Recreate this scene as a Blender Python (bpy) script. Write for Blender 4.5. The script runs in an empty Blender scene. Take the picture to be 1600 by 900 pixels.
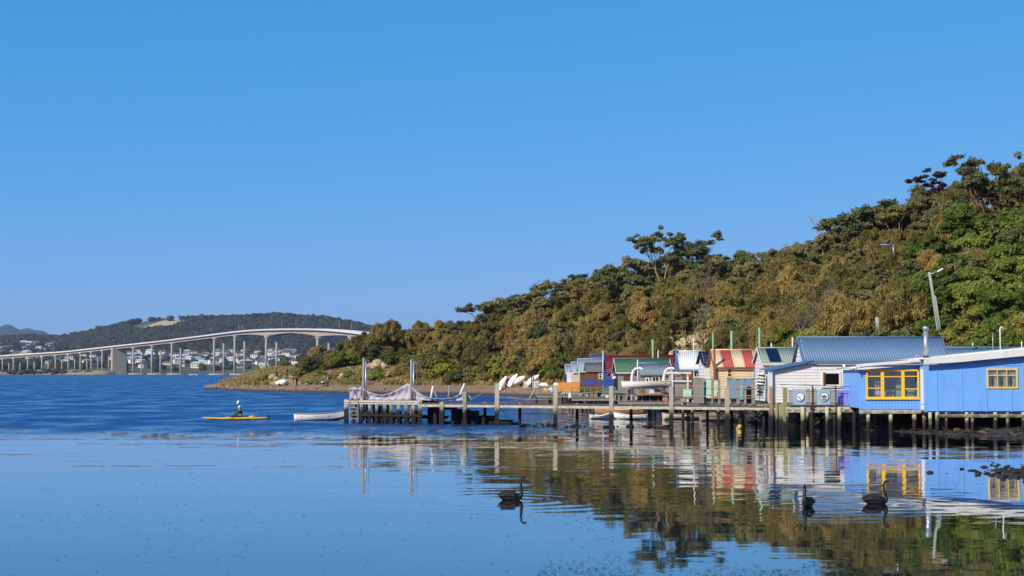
import bpy, math, random
import numpy as np
from mathutils import Vector, noise as mnoise
rnd = random.Random(7)
rng = np.random.default_rng(7)
R = math.radians
scene = bpy.context.scene
COL = scene.collection

# ------------------------------------------------------------------ camera, sky, sun, exposure
CAM_H, FPX, HOR = 3.7, 2400.0, 581.0
PITCH = math.atan((HOR - 450.0) / FPX)
cam_d = bpy.data.cameras.new('camera')
cam_d.lens = 36.0 * FPX / 1600.0
cam_d.sensor_width = 36.0
cam_d.clip_start = 0.5
cam_d.clip_end = 40000.0
cam = bpy.data.objects.new('camera', cam_d)
COL.objects.link(cam)
cam.location = (0, 0, CAM_H)
cam.rotation_euler = (math.pi / 2 + PITCH, 0, 0)
scene.camera = cam

SUN_EL = 31.0
SUN_AZ = 223.0            # degrees from +Y towards +X: behind the camera, to the left
sun_vec = Vector((math.sin(R(SUN_AZ)) * math.cos(R(SUN_EL)), math.cos(R(SUN_AZ)) * math.cos(R(SUN_EL)), math.sin(R(SUN_EL))))
world = bpy.data.worlds.new('World')
scene.world = world
world.use_nodes = True
wn, wl = world.node_tree.nodes, world.node_tree.links
bg = wn['Background']
sky = wn.new('ShaderNodeTexSky')
sky.sky_type = 'NISHITA'
sky.sun_disc = False
sky.sun_elevation = R(SUN_EL)
sky.sun_rotation = R(SUN_AZ)
sky.altitude = 0
sky.air_density = 0.5
sky.dust_density = 0.6
sky.ozone_density = 6.0
# one even colour curve over the whole sky (the photograph's rendering of blue)
sepc = wn.new('ShaderNodeSeparateColor'); comc = wn.new('ShaderNodeCombineColor')
wl.new(sky.outputs[0], sepc.inputs[0])
for i, (gam, gain) in enumerate(((1.33, 1.62), (0.42, 0.695), (0.28, 0.985))):
    a_ = wn.new('ShaderNodeMath'); a_.operation = 'MULTIPLY'; a_.inputs[1].default_value = 0.1
    p_ = wn.new('ShaderNodeMath'); p_.operation = 'POWER'; p_.inputs[1].default_value = gam
    g_ = wn.new('ShaderNodeMath'); g_.operation = 'MULTIPLY'; g_.inputs[1].default_value = gain * 10
    wl.new(sepc.outputs[i], a_.inputs[0]); wl.new(a_.outputs[0], p_.inputs[0]); wl.new(p_.outputs[0], g_.inputs[0]); wl.new(g_.outputs[0], comc.inputs[i])
wl.new(comc.outputs[0], bg.inputs['Color'])
bg.inputs['Strength'].default_value = 0.1
sun_d = bpy.data.lights.new('sun', 'SUN')
sun_d.energy = 5.0
sun_d.angle = R(0.53)
sun_d.color = (1.0, 0.93, 0.82)
sun = bpy.data.objects.new('sun', sun_d)
COL.objects.link(sun)
sun.rotation_euler = sun_vec.to_track_quat('Z', 'Y').to_euler()
sun.location = (0, 0, 100)
scene.view_settings.view_transform = 'Standard'
scene.view_settings.look = 'None'
scene.view_settings.exposure = 0.0
scene.view_settings.gamma = 1.0
scene.cycles.max_bounces = 6
scene.cycles.transparent_max_bounces = 8
scene.cycles.caustics_reflective = False
scene.cycles.caustics_refractive = False
scene.cycles.sample_clamp_indirect = 4.0

# ------------------------------------------------------------------ helpers
def W(px, py, Y):
    """The place at depth Y that the photograph shows at pixel (px, py)."""
    dx, dy = (px - 800.0) / FPX, (450.0 - py) / FPX
    d = (dx, math.cos(PITCH) - dy * math.sin(PITCH), math.sin(PITCH) + dy * math.cos(PITCH))
    t = Y / d[1]
    return Vector((d[0] * t, Y, CAM_H + d[2] * t))
def X(px, Y): return (px - 800.0) / FPX * Y
def Z(py, Y): return W(800, py, Y).z
def YW(py): return CAM_H * FPX / (py - HOR)          # depth of a point of the water seen at row py

def lin(c):
    return tuple((v / 12.92 if v <= 0.04045 else ((v + 0.055) / 1.055) ** 2.4) for v in c)

def smooth(a, b, v):
    t = np.clip((v - a) / (b - a), 0, 1)
    return t * t * (3 - 2 * t)

class NT:
    """a small wrapper for building node trees"""
    def __init__(s, name):
        s.m = bpy.data.materials.new(name)
        s.m.use_nodes = True
        s.n, s.l = s.m.node_tree.nodes, s.m.node_tree.links
        s.b = s.n['Principled BSDF']
    def node(s, t, **kw):
        nd = s.n.new(t)
        for k, v in kw.items(): setattr(nd, k, v)
        return nd
    def math(s, op, a, b=None, clamp=False):
        nd = s.n.new('ShaderNodeMath'); nd.operation = op; nd.use_clamp = clamp
        for i, v in enumerate((a, b)):
            if v is None: continue
            if isinstance(v, (int, float)): nd.inputs[i].default_value = v
            else: s.l.new(v, nd.inputs[i])
        return nd.outputs[0]
    def mix(s, f, a, b, blend='MIX'):
        nd = s.n.new('ShaderNodeMix'); nd.data_type = 'RGBA'; nd.blend_type = blend
        for i, v in ((0, f), (6, a), (7, b)):
            if isinstance(v, (int, float)): nd.inputs[i].default_value = v
            elif isinstance(v, tuple): nd.inputs[i].default_value = (*v[:3], 1)
            else: s.l.new(v, nd.inputs[i])
        return nd.outputs[2]
    def noise(s, scale, detail=3, vec=None, rough=0.55, mscale=None):
        nd = s.n.new('ShaderNodeTexNoise')
        nd.inputs['Scale'].default_value = scale
        nd.inputs['Detail'].default_value = detail
        nd.inputs['Roughness'].default_value = rough
        v = vec
        if mscale is not None:
            mp = s.n.new('ShaderNodeMapping'); mp.inputs['Scale'].default_value = mscale
            s.l.new(vec if vec is not None else s.pos(), mp.inputs[0]); v = mp.outputs[0]
        if v is not None: s.l.new(v, nd.inputs['Vector'])
        return nd
    def pos(s):
        if not hasattr(s, '_p'):
            s._p = s.n.new('ShaderNodeNewGeometry').outputs['Position']
        return s._p
    def ramp(s, fac, stops):
        nd = s.n.new('ShaderNodeValToRGB')
        e = nd.color_ramp.elements
        while len(e) < len(stops): e.new(0.5)
        for el, (p, c) in zip(e, stops):
            el.position = p; el.color = (*c[:3], 1)
        s.l.new(fac, nd.inputs[0])
        return nd.outputs[0]
    def rng(s, v, a, b, c=0.0, d=1.0, sm=True):
        nd = s.n.new('ShaderNodeMapRange')
        nd.interpolation_type = 'SMOOTHSTEP' if sm else 'LINEAR'
        for i, q in enumerate((a, b, c, d)): nd.inputs[i + 1].default_value = q
        s.l.new(v, nd.inputs[0])
        return nd.outputs[0]
    def bump(s, h, strength=0.3, dist=0.02):
        nd = s.n.new('ShaderNodeBump')
        nd.inputs['Strength'].default_value = strength
        nd.inputs['Distance'].default_value = dist
        s.l.new(h, nd.inputs['Height'])
        s.l.new(nd.outputs[0], s.b.inputs['Normal'])

_mc = {}
def mat(name, rgb, rough=0.7, var=0.25, scale=3.0, metal=0.0, bump=0.0, stretch=None, dirt=None, dirt_amt=0.5, spec=0.4):
    """painted / plain surface: base colour with mottling, optional grain direction and dirt colour"""
    if name in _mc: return _mc[name]
    t = NT(name)
    c = lin(rgb)
    n1 = t.noise(scale, 5, mscale=stretch or (1, 1, 1))
    col = t.mix(n1.outputs[0], tuple(v * (1 - var) for v in c), tuple(min(1, v * (1 + var * .8)) for v in c))
    if dirt:
        n2 = t.noise(scale * .35 if stretch else .9, 7, rough=0.72, mscale=stretch or (2.2, 2.2, .55))
        f = t.rng(n2.outputs[0], 0.5, 0.68, 0, dirt_amt)
        col = t.mix(f, col, lin(dirt))
    t.l.new(col, t.b.inputs['Base Color'])
    t.b.inputs['Roughness'].default_value = rough
    t.b.inputs['Metallic'].default_value = metal
    t.b.inputs['Specular IOR Level'].default_value = spec
    if bump: t.bump(n1.outputs[0], bump)
    _mc[name] = t.m
    return t.m

def org(o):
    v = Vector((0, 0, 0))
    while o is not None:
        v += Vector(o.location); o = o.parent
    return v

def tag(o, label=None, cat=None, group=None, kind=None):
    if label: o['label'] = label
    if cat: o['category'] = cat
    if group: o['group'] = group
    if kind: o['kind'] = kind
    return o

def empty(name, loc, label=None, cat=None, group=None):
    o = bpy.data.objects.new(name, None)
    o.location = loc; o.empty_display_size = 0.3
    COL.objects.link(o)
    return tag(o, label, cat, group)

def copy_thing(root, loc=None, rotz=None, scale=None, label=None):
    r = root.copy(); COL.objects.link(r)
    for ch in list(root.children):
        c = ch.copy(); COL.objects.link(c); c.parent = r
        for g in ch.children:
            d = g.copy(); COL.objects.link(d); d.parent = c
    if loc is not None: r.location = loc
    if rotz is not None: r.rotation_euler = (0, 0, rotz)
    if scale is not None: r.scale = scale
    if label: r['label'] = label
    return r

class MB:
    """collects shapes and links them as ONE mesh object"""
    def __init__(s): s.v, s.f, s.sm = [], [], []
    def add(s, vs, fs, smooth_=False):
        b = len(s.v)
        s.v.extend([tuple(v) for v in vs])
        s.f.extend([tuple(i + b for i in f) for f in fs])
        s.sm.extend([smooth_] * len(fs))
        return s
    def box(s, x0, x1, y0, y1, z0, z1):
        vs = [(x, y, z) for z in (z0, z1) for y in (y0, y1) for x in (x0, x1)]
        return s.add(vs, [(0, 2, 3, 1), (4, 5, 7, 6), (0, 1, 5, 4), (2, 6, 7, 3), (0, 4, 6, 2), (1, 3, 7, 5)])
    def hexa(s, b4, t4):
        """8 corners: bottom loop and top loop, each counter-clockwise from above"""
        vs = list(b4) + list(t4)
        return s.add(vs, [(3, 2, 1, 0), (4, 5, 6, 7), (0, 1, 5, 4), (1, 2, 6, 5), (2, 3, 7, 6), (3, 0, 4, 7)])
    def bar(s, a, b, w, h=None, up=(0, 0, 1)):
        a, b = Vector(a), Vector(b); h = h or w
        d = (b - a).normalized(); u = Vector(up)
        if abs(d.dot(u)) > .98: u = Vector((0, 1, 0))
        sx = d.cross(u).normalized() * (w / 2); sz = sx.normalized().cross(d).normalized() * (h / 2)
        vs = [p + i * sx + j * sz for p in (a, b) for i, j in ((-1, -1), (1, -1), (1, 1), (-1, 1))]
        return s.add(vs, [(0, 1, 2, 3), (7, 6, 5, 4), (0, 4, 5, 1), (1, 5, 6, 2), (2, 6, 7, 3), (3, 7, 4, 0)])
    def tube(s, pts, rad, n=8, cap=True, sq=1.0):
        """swept tube; rad one number or one per point"""
        pts = [Vector(p) for p in pts]
        if not hasattr(rad, '__len__'): rad = [rad] * len(pts)
        b = len(s.v); prev = None
        for i, p in enumerate(pts):
            if i == 0: d = pts[1] - pts[0]
            elif i == len(pts) - 1: d = pts[-1] - pts[-2]
            else: d = pts[i + 1] - pts[i - 1]
            d.normalize()
            if prev is None:
                u = Vector((0, 0, 1)) if abs(d.z) < .9 else Vector((1, 0, 0))
                sx = d.cross(u).normalized()
            else:
                sx = (prev - d * prev.dot(d))
                sx = sx.normalized() if sx.length > 1e-6 else d.orthogonal().normalized()
            prev = sx; sy = d.cross(sx)
            for k in range(n):
                a = 2 * math.pi * k / n
                s.v.append(tuple(p + (sx * math.cos(a) + sy * math.sin(a) * sq) * rad[i]))
        for i in range(len(pts) - 1):
            for k in range(n):
                a0 = b + i * n + k; a1 = b + i * n + (k + 1) % n
                s.f.append((a0, a1, a1 + n, a0 + n)); s.sm.append(True)
        if cap:
            s.f.append(tuple(b + k for k in reversed(range(n)))); s.sm.append(False)
            s.f.append(tuple(b + (len(pts) - 1) * n + k for k in range(n))); s.sm.append(False)
        return s
    def cyl(s, p, r, h, n=10, r2=None):
        p = Vector(p)
        return s.tube([p, p + Vector((0, 0, h))], [r, r if r2 is None else r2], n)
    def ball(s, c, r, seg=10, ring=7):
        c = Vector(c); rr = r if hasattr(r, '__len__') else (r, r, r)
        b = len(s.v)
        for i in range(ring + 1):
            th = math.pi * i / ring
            for k in range(seg):
                a = 2 * math.pi * k / seg
                s.v.append((c.x + rr[0] * math.sin(th) * math.cos(a), c.y + rr[1] * math.sin(th) * math.sin(a), c.z + rr[2] * math.cos(th)))
        for i in range(ring):
            for k in range(seg):
                a0 = b + i * seg + k; a1 = b + i * seg + (k + 1) % seg
                s.f.append((a0, a0 + seg, a1 + seg, a1)); s.sm.append(True)
        return s
    def quad(s, a, b, c, d): return s.add([a, b, c, d], [(0, 1, 2, 3)])
    def build(s, name, m, parent=None, label=None):
        me = bpy.data.meshes.new(name)
        o3 = org(parent) if parent is not None else Vector((0, 0, 0))
        me.from_pydata([(v[0] - o3.x, v[1] - o3.y, v[2] - o3.z) for v in s.v], [], s.f)
        me.polygons.foreach_set('use_smooth', s.sm)
        me.materials.append(m)
        o = bpy.data.objects.new(name, me)
        COL.objects.link(o)
        if parent is not None: o.parent = parent
        if label: o['label'] = label
        return o

def np_mesh(name, verts, faces, m, parent=None, attr=None, smooth_=False):
    """verts (N,3), faces (F,k) with k constant; attr: per-vertex float named tint"""
    me = bpy.data.meshes.new(name)
    F, k = faces.shape
    me.vertices.add(len(verts)); me.vertices.foreach_set('co', np.asarray(verts, dtype=np.float32).ravel())
    me.loops.add(F * k); me.loops.foreach_set('vertex_index', faces.astype(np.int32).ravel())
    me.polygons.add(F); me.polygons.foreach_set('loop_start', np.arange(0, F * k, k, dtype=np.int32))
    if smooth_: me.polygons.foreach_set('use_smooth', np.ones(F, dtype=bool))
    if attr is not None:
        a = me.attributes.new('tint', 'FLOAT', 'POINT')
        a.data.foreach_set('value', np.asarray(attr, dtype=np.float32))
    me.update(calc_edges=True)
    me.materials.append(m)
    o = bpy.data.objects.new(name, me)
    COL.objects.link(o)
    if parent is not None: o.parent = parent
    return o

ORD = ['leftmost', 'second', 'third', 'fourth', 'fifth', 'sixth', 'seventh', 'eighth', 'ninth', 'tenth', 'eleventh', 'twelfth',
       'thirteenth', 'fourteenth', 'fifteenth', 'sixteenth', 'seventeenth', 'eighteenth', 'nineteenth', 'twentieth']
def label_all(items, plural):
    """items: (object, px, phrase). Same phrase -> told apart by their order from the left."""
    by = {}
    for o, px, ph in items: by.setdefault(ph, []).append((px, o))
    for ph, l in by.items():
        l.sort(key=lambda q: q[0])
        if len(l) == 1: l[0][1]['label'] = ph; continue
        for i, (_, o) in enumerate(l):
            if i == 0: w = 'leftmost'
            elif i == len(l) - 1: w = 'rightmost'
            else: w = (ORD[i] if i < 20 else '%dth' % (i + 1)) + ' from left'
            o['label'] = ph + ', ' + w
# ------------------------------------------------------------------ water
def make_water():
    t = NT('bay_water')
    p = t.pos()
    sep = t.node('ShaderNodeSeparateXYZ'); t.l.new(p, sep.inputs[0])
    x, y = sep.outputs[0], sep.outputs[1]
    # where the breeze ruffles the surface: beyond the line of the jetty, out of its lee
    wob = t.noise(0.07, 5, rough=.65, mscale=(.45, 1, 1))
    yy = t.math('ADD', y, t.math('MULTIPLY', t.math('SUBTRACT', wob.outputs[0], 0.5), 34.0))
    far = t.rng(yy, 80.0, 106.0)
    lee = t.rng(x, -2.0, 8.0, 1.0, 0.16)
    ruff = t.math('MULTIPLY', far, lee)
    band = t.noise(0.03, 4, rough=0.6, mscale=(0.16, 1.0, 1))
    bandf = t.rng(band.outputs[0], 0.40, 0.62, 0.45, 1.25)
    patch = t.noise(0.12, 4, rough=0.6, mscale=(0.35, 1.3, 1))
    calm = t.math('MULTIPLY', t.rng(patch.outputs[0], 0.38, 0.66, 0.034, 0.085), t.rng(yy, 40, 68, 0.22, 1.0))
    # ripple slopes
    def slopes(scale, msc, det):
        n = t.noise(scale, det, rough=0.6, mscale=msc)
        vs = t.node('ShaderNodeVectorMath', operation='SUBTRACT')
        t.l.new(n.outputs['Color'], vs.inputs[0]); vs.inputs[1].default_value = (.5, .5, .5)
        return vs.outputs[0]
    def scl(v, f):
        vs = t.node('ShaderNodeVectorMath', operation='SCALE')
        t.l.new(v, vs.inputs[0])
        if isinstance(f, (int, float)): vs.inputs['Scale'].default_value = f
        else: t.l.new(f, vs.inputs['Scale'])
        return vs.outputs[0]
    def addv(a, b):
        vs = t.node('ShaderNodeVectorMath', operation='ADD'); t.l.new(a, vs.inputs[0]); t.l.new(b, vs.inputs[1]); return vs.outputs[0]
    s1 = slopes(3.0, (0.22, 1.0, 1), 3)
    s2 = slopes(0.5, (0.3, 1.0, 1), 3)
    s3 = slopes(0.8, (0.9, 0.22, 1), 5)
    total = addv(scl(addv(s1, s2), calm), scl(s3, t.math('MULTIPLY', t.math('MULTIPLY', ruff, bandf), 1.1)))
    # rings spreading from each swan and the kayak
    for (cx, cy, k, amp, reach) in RIPPLES:
        dv = t.node('ShaderNodeVectorMath', operation='SUBTRACT')
        t.l.new(p, dv.inputs[0]); dv.inputs[1].default_value = (cx, cy, 0)
        ln = t.node('ShaderNodeVectorMath', operation='LENGTH'); t.l.new(dv.outputs[0], ln.inputs[0])
        nm = t.node('ShaderNodeVectorMath', operation='NORMALIZE'); t.l.new(dv.outputs[0], nm.inputs[0])
        wv = t.noise(0.7, 2, p)
        ph = t.math('ADD', t.math('MULTIPLY', ln.outputs['Value'], k), t.math('MULTIPLY', wv.outputs[0], 5.0))
        a = t.math('MULTIPLY', t.math('SINE', ph), t.rng(ln.outputs['Value'], 0.5, reach, amp, 0.0))
        total = addv(total, scl(nm.outputs[0], a))
    xy = t.node('ShaderNodeVectorMath', operation='MULTIPLY'); t.l.new(total, xy.inputs[0]); xy.inputs[1].default_value = (-1, -1, 0)
    up = t.node('ShaderNodeVectorMath', operation='ADD'); t.l.new(xy.outputs[0], up.inputs[0]); up.inputs[1].default_value = (0, 0, 1)
    nz = t.node('ShaderNodeVectorMath', operation='NORMALIZE'); t.l.new(up.outputs[0], nz.inputs[0])
    t.l.new(nz.outputs[0], t.b.inputs['Normal'])
    deep = t.mix(ruff, lin((0.09, 0.13, 0.14)), lin((0.05, 0.26, 0.47)))
    t.l.new(deep, t.b.inputs['Base Color'])
    gust = t.noise(0.35, 4, rough=0.65, mscale=(0.55, 0.30, 1))
    gf = t.rng(gust.outputs[0], 0.36, 0.64, 0.16, 0.52)
    t.l.new(t.math('ADD', t.math('MULTIPLY', ruff, gf), 0.02), t.b.inputs['Roughness'])
    t.b.inputs['IOR'].default_value = 1.333
    t.l.new(t.math('MULTIPLY', t.math('SUBTRACT', 1.0, ruff), 0.7), t.b.inputs['Coat Weight'])
    t.b.inputs['Coat Roughness'].default_value = 0.02
    t.l.new(nz.outputs[0], t.b.inputs['Coat Normal'])
    t.b.inputs['Specular IOR Level'].default_value = 0.5
    m = MB()
    m.quad((-9000, -80, 0), (9000, -80, 0), (9000, 12000, 0), (-9000, 12000, 0))
    o = m.build('water', t.m)
    tag(o, kind='structure')

SW1 = (X(802, YW(780)), YW(780)); SW2 = (X(1259, YW(791)), YW(791)); SW3 = (X(1369, YW(786)), YW(786))
KY = YW(655.5); KX = X(369, KY)
RIPPLES = [(SW1[0], SW1[1], 6.0, 0.006, 8.0), (SW2[0], SW2[1], 7.0, 0.005, 6.0), (SW3[0], SW3[1], 7.0, 0.0035, 7.0)]
make_water()

# ------------------------------------------------------------------ near land (headland and hillside)
def itp(pts): 
    a = np.array(pts, float)
    return lambda v: np.interp(v, a[:, 0], a[:, 1])
fYF = itp([(318, 326), (335, 320), (400, 292), (440, 285), (520, 271), (560, 266), (650, 256), (760, 247), (850, 226), (911, 200), (989, 170), (1074, 140), (1120, 122), (1180, 111), (1217, 106.5), (1328, 99.5), (1400, 95.3), (1501, 90), (1600, 86), (1750, 80), (2300, 70)])
fY0 = itp([(318, 330), (440, 297), (560, 279), (760, 262), (900, 226), (1030, 192), (1240, 152), (1450, 133), (1700, 118), (2300, 95)])
fY1 = itp([(318, 336), (400, 322), (480, 320), (560, 320), (650, 306), (740, 292), (850, 272), (940, 256), (1030, 238), (1150, 226), (1240, 222), (1340, 215), (1440, 205), (1530, 196), (1600, 190), (1700, 184), (2300, 160)])
fZ1 = itp([(318, 0.6), (345, 1.3), (400, 3.6), (440, 4.7), (480, 5.4), (520, 5.8), (560, 7.2), (650, 7.0), (740, 9.5), (850, 13), (940, 13.5), (1030, 15.5), (1150, 15), (1240, 16), (1340, 19), (1440, 21.5), (1530, 23), (1600, 24), (1700, 28), (2300, 36)])
fZB = itp([(318, 0.2), (345, 0.7), (440, 1.25), (560, 1.35), (760, 1.4), (900, 1.3), (1050, 1.3), (1110, 1.25), (1450, 1.25), (1640, .85), (2300, 0.85)])
fW2 = itp([(318, 8), (560, 30), (700, 60), (900, 120), (2300, 160)])
def zland(px, Y):
    yf, y0, y1, z1, zb, w2 = fYF(px), fY0(px), fY1(px), fZ1(px), fZB(px), fW2(px)
    if Y <= yf: return -1.2 * min(1, (yf - Y) / 8.0)
    if Y <= y0 and px > 1050:      # the dark bank under the boathouses, flattening to mud at the right
        k = float(np.clip((px - 1050) / 60, 0, 1) * np.clip((1420 - px) / 90, 0, 1))
        t = (Y - yf)
        bank = 1.25 * min(1, t / 3.5) ** .75
        flat = (.30 * min(1, t / 7.0) ** .9 if px > 1150 else 1.25 * min(1, t / 11.0) ** .9) + (.95 * smooth(96.5, 99.5, Y) if px > 1150 else 0)
        return float(bank * k + flat * (1 - k))
    if Y <= y0:
        t = (Y - yf) / max(y0 - yf, .1)
        return float(zb * min(1.0, (Y - yf) / 10.0) ** 0.8 if y0 - yf > 10 else zb * t)
    n = mnoise.noise(Vector(((px - 800) / FPX * Y * .09, Y * .09, 3))) * 1.3 + mnoise.noise(Vector(((px - 800) / FPX * Y * .35, Y * .35, 3))) * .35
    if Y <= y1:
        t = (Y - y0) / (y1 - y0)
        return float(zb + (z1 - zb) * (t ** .85) + n * min(1, t * 4) * min(1, z1 / 8))
    t = (Y - y1) / w2
    return float(z1 + n * min(1, z1 / 8) - (z1 + 2) * smooth(0, 1, np.array(t)) )
def gland(x, y): return zland(800 + FPX * x / y, y)

def make_land():
    t = NT('hill_soil')
    p = t.pos()
    sep = t.node('ShaderNodeSeparateXYZ'); t.l.new(p, sep.inputs[0])
    z = sep.outputs[2]
    n1 = t.noise(0.25, 6, p, 0.65); n2 = t.noise(2.5, 5, p, 0.7); n3 = t.noise(0.08, 3, p)
    litter = t.ramp(n1.outputs[0], [(0.3, lin((.30, .25, .16))), (0.45, lin((.46, .38, .24))), (0.58, lin((.62, .53, .34))), (0.75, lin((.40, .38, .22)))])
    grassy = t.ramp(n2.outputs[0], [(0.3, lin((.42, .36, .20))), (0.55, lin((.64, .55, .36))), (0.75, lin((.72, .65, .48)))])
    sepx = sep.outputs[0]
    gm = t.rng(t.math('ADD', sepx, t.math('MULTIPLY', n3.outputs[0], 14)), 2, 22, 1, 0)
    hill = t.mix(gm, litter, grassy)
    sand = t.ramp(n2.outputs[0], [(0.3, lin((.38, .30, .22))), (0.5, lin((.54, .43, .32))), (0.7, lin((.66, .55, .43)))])
    zz = t.math('ADD', z, t.math('MULTIPLY', t.math('SUBTRACT', n2.outputs[0], .5), .5))
    wet = t.mix(t.rng(zz, 0.12, 0.6), lin((.24, .19, .14)), sand)
    rightm = t.rng(sepx, 4, 12)
    mudc = t.ramp(n2.outputs[0], [(0.3, lin((.10, .085, .07))), (0.55, lin((.22, .18, .14))), (0.75, lin((.36, .30, .24)))])
    wet2 = t.mix(rightm, wet, mudc)
    col = t.mix(t.rng(zz, 1.35, 1.7), wet2, hill)
    t.l.new(col, t.b.inputs['Base Color'])
    t.b.inputs['Roughness'].default_value = 0.9
    t.bump(n2.outputs[0], 0.6, 0.25)
    cols = list(np.arange(318, 560, 5)) + list(np.arange(560, 1700, 7)) + list(np.arange(1700, 2301, 30))
    NR = 96
    V, F = [], []
    for px in cols:
        yf, y0, y1, w2 = fYF(px), fY0(px), fY1(px), fW2(px)
        ys = np.concatenate([np.linspace(yf - 8, yf, 6)[:-1], np.linspace(yf, y0, 22)[:-1], np.linspace(y0, y1, 45)[:-1], np.linspace(y1, y1 + w2, 25)])
        for Y in ys:
            x = (px - 800) / FPX * Y
            zz_ = zland(px, Y)
            if zz_ > -.3 and Y < y0: zz_ += .10 * mnoise.noise(Vector((x * .9, Y * .9, 0))) + .06 * mnoise.noise(Vector((x * 3, Y * 3, 0)))
            V.append((x, Y, zz_))
        nr = len(ys)
    for i in range(len(cols) - 1):
        for j in range(nr - 1):
            a = i * nr + j
            F.append((a, a + nr, a + nr + 1, a + 1))
    o = np_mesh('hillside', np.array(V), np.array(F), t.m, smooth_=True)
    tag(o, kind='structure')
make_land()

# ------------------------------------------------------------------ far shore, hills, mountain
fFS = itp([(-400, 2300), (0, 2330), (160, 2420), (300, 2600), (700, 2600), (1500, 2700)])         # shoreline depth
fFR = itp([(-400, 500), (0, 526), (40, 524), (80, 526), (108, 524), (146, 516), (200, 504), (232, 498), (256, 496.5), (320, 495), (382, 494), (431, 490), (463, 493), (503, 495), (533, 500), (557, 504), (600, 515), (640, 526), (760, 530), (1100, 560), (1500, 570)])
YR = 4300.0
def zfar(px, Y):
    ys = fFS(px)
    zr = Z(float(fFR(px)), YR) - 6
    if Y < ys: return -2
    t = (Y - ys) / (YR - ys)
    if t < 1:
        base = 2.0 + 4 * min(1, (Y - ys) / 120.0)
        v = base + (zr - base) * (0.42 * t ** .7 + 0.58 * t ** 2.2)
        v += mnoise.noise(Vector((px * .02, Y * .004, 1))) * 7 * min(1, t * 3) * (1 - t)
        return float(v)
    return float(zr - (Y - YR) * .05)
def make_far():
    t = NT('far_hill_ground')
    n = t.noise(0.006, 6, rough=0.65); n2 = t.noise(0.03, 5, rough=.7)
    col = t.ramp(n.outputs[0], [(0.35, lin((.20, .23, .15))), (0.5, lin((.33, .33, .21))), (0.62, lin((.55, .50, .34))), (0.7, lin((.30, .31, .20)))])
    # the bare dry paddock near the top of the hill
    pc = W(246, 507, 3950)
    vs = t.node('ShaderNodeVectorMath', operation='SUBTRACT'); t.l.new(t.pos(), vs.inputs[0]); vs.inputs[1].default_value = (pc.x, pc.y, 0)
    sc = t.node('ShaderNodeVectorMath', operation='MULTIPLY'); t.l.new(vs.outputs[0], sc.inputs[0]); sc.inputs[1].default_value = (1 / 80.0, 1 / 520.0, 0)
    ln = t.node('ShaderNodeVectorMath', operation='LENGTH'); t.l.new(sc.outputs[0], ln.inputs[0])
    f = t.rng(t.math('ADD', ln.outputs['Value'], t.math('MULTIPLY', n2.outputs[0], .5)), 1.1, 1.35, 1, 0)
    dry = t.mix(n2.outputs[0], lin((.66, .56, .38)), lin((.84, .75, .55)))
    t.l.new(t.mix(f, col, dry), t.b.inputs['Base Color'])
    t.b.inputs['Roughness'].default_value = .95
    cols = np.concatenate([np.arange(-400, 0, 20), np.arange(0, 620, 4), np.arange(620, 1501, 20)])
    V, F = [], []
    rows = 60
    for px in cols:
        ys = fFS(px)
        for Y in np.concatenate([[ys - 40], np.linspace(ys, YR, rows - 8), YR + np.linspace(60, 900, 7)]):
            V.append(((px - 800) / FPX * Y, Y, zfar(px, Y)))
    for i in range(len(cols) - 1):
        for j in range(rows - 1):
            a = i * rows + j; F.append((a, a + rows, a + rows + 1, a + 1))
    tag(np_mesh('far_hill', np.array(V), np.array(F), t.m, smooth_=True), kind='structure')
    # mountain range, a long way off
    t2 = NT('mountain_forest_haze')
    n = t2.noise(0.012, 5, rough=.6)
    t2.l.new(t2.mix(n.outputs[0], lin((.10, .15, .16)), lin((.20, .25, .23))), t2.b.inputs['Base Color']); t2.b.inputs['Roughness'].default_value = 1  # forest colour set bluer, distance haze put into it
    prof = itp([(-500, 500), (-100, 506), (0, 509), (20, 508), (36, 511), (60, 515), (88, 525), (130, 538), (400, 560), (900, 575)])
    V, F = [], []
    cols = np.arange(-500, 901, 5); rows = 24
    for px in cols:
        zr = Z(float(prof(px)), 9500)
        for j in range(rows):
            u = j / (rows - 5)
            Y = 6500 + 3000 * u
            zz = (zr * u ** 1.3 if u <= 1 else zr * (1 - (u - 1) * 1.5)) - 5
            zz += mnoise.noise(Vector((px * .05, Y * .002, 5))) * 22 * min(1, u) + mnoise.noise(Vector((px * .4, Y * .02, 5))) * 6
            V.append(((px - 800) / FPX * Y, Y, zz))
    for i in range(len(cols) - 1):
        for j in range(rows - 1):
            a = i * rows + j; F.append((a, a + rows, a + rows + 1, a + 1))
    tag(np_mesh('mountain', np.array(V), np.array(F), t2.m, smooth_=True), kind='structure')
make_far()

# ------------------------------------------------------------------ foliage
def leaf_mat(name, c0, c1, c2=None, trans=0.25, rough=.6):
    t = NT(name)
    at = t.node('ShaderNodeAttribute', attribute_name='tint')
    oi = t.node('ShaderNodeObjectInfo')
    col = t.mix(at.outputs['Fac'], lin(c0), lin(c1))
    if c2 is not None: col = t.mix(t.rng(oi.outputs['Random'], .35, 1.0, 0, .75), col, lin(c2))
    h = t.node('ShaderNodeHueSaturation')
    t.l.new(t.rng(oi.outputs['Random'], 0, 1, .66, 1.3, False), h.inputs['Value'])
    t.l.new(col, h.inputs['Color'])
    col = h.outputs[0]
    t.l.new(col, t.b.inputs['Base Color'])
    t.b.inputs['Roughness'].default_value = rough
    t.b.inputs['Specular IOR Level'].default_value = .25
    tr = t.node('ShaderNodeBsdfTranslucent'); t.l.new(col, tr.inputs['Color'])
    mx = t.node('ShaderNodeMixShader'); mx.inputs[0].default_value = trans
    t.l.new(t.b.outputs[0], mx.inputs[1]); t.l.new(tr.outputs[0], mx.inputs[2])
    t.l.new(mx.outputs[0], t.n['Material Output'].inputs['Surface'])
    return t.m

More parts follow.
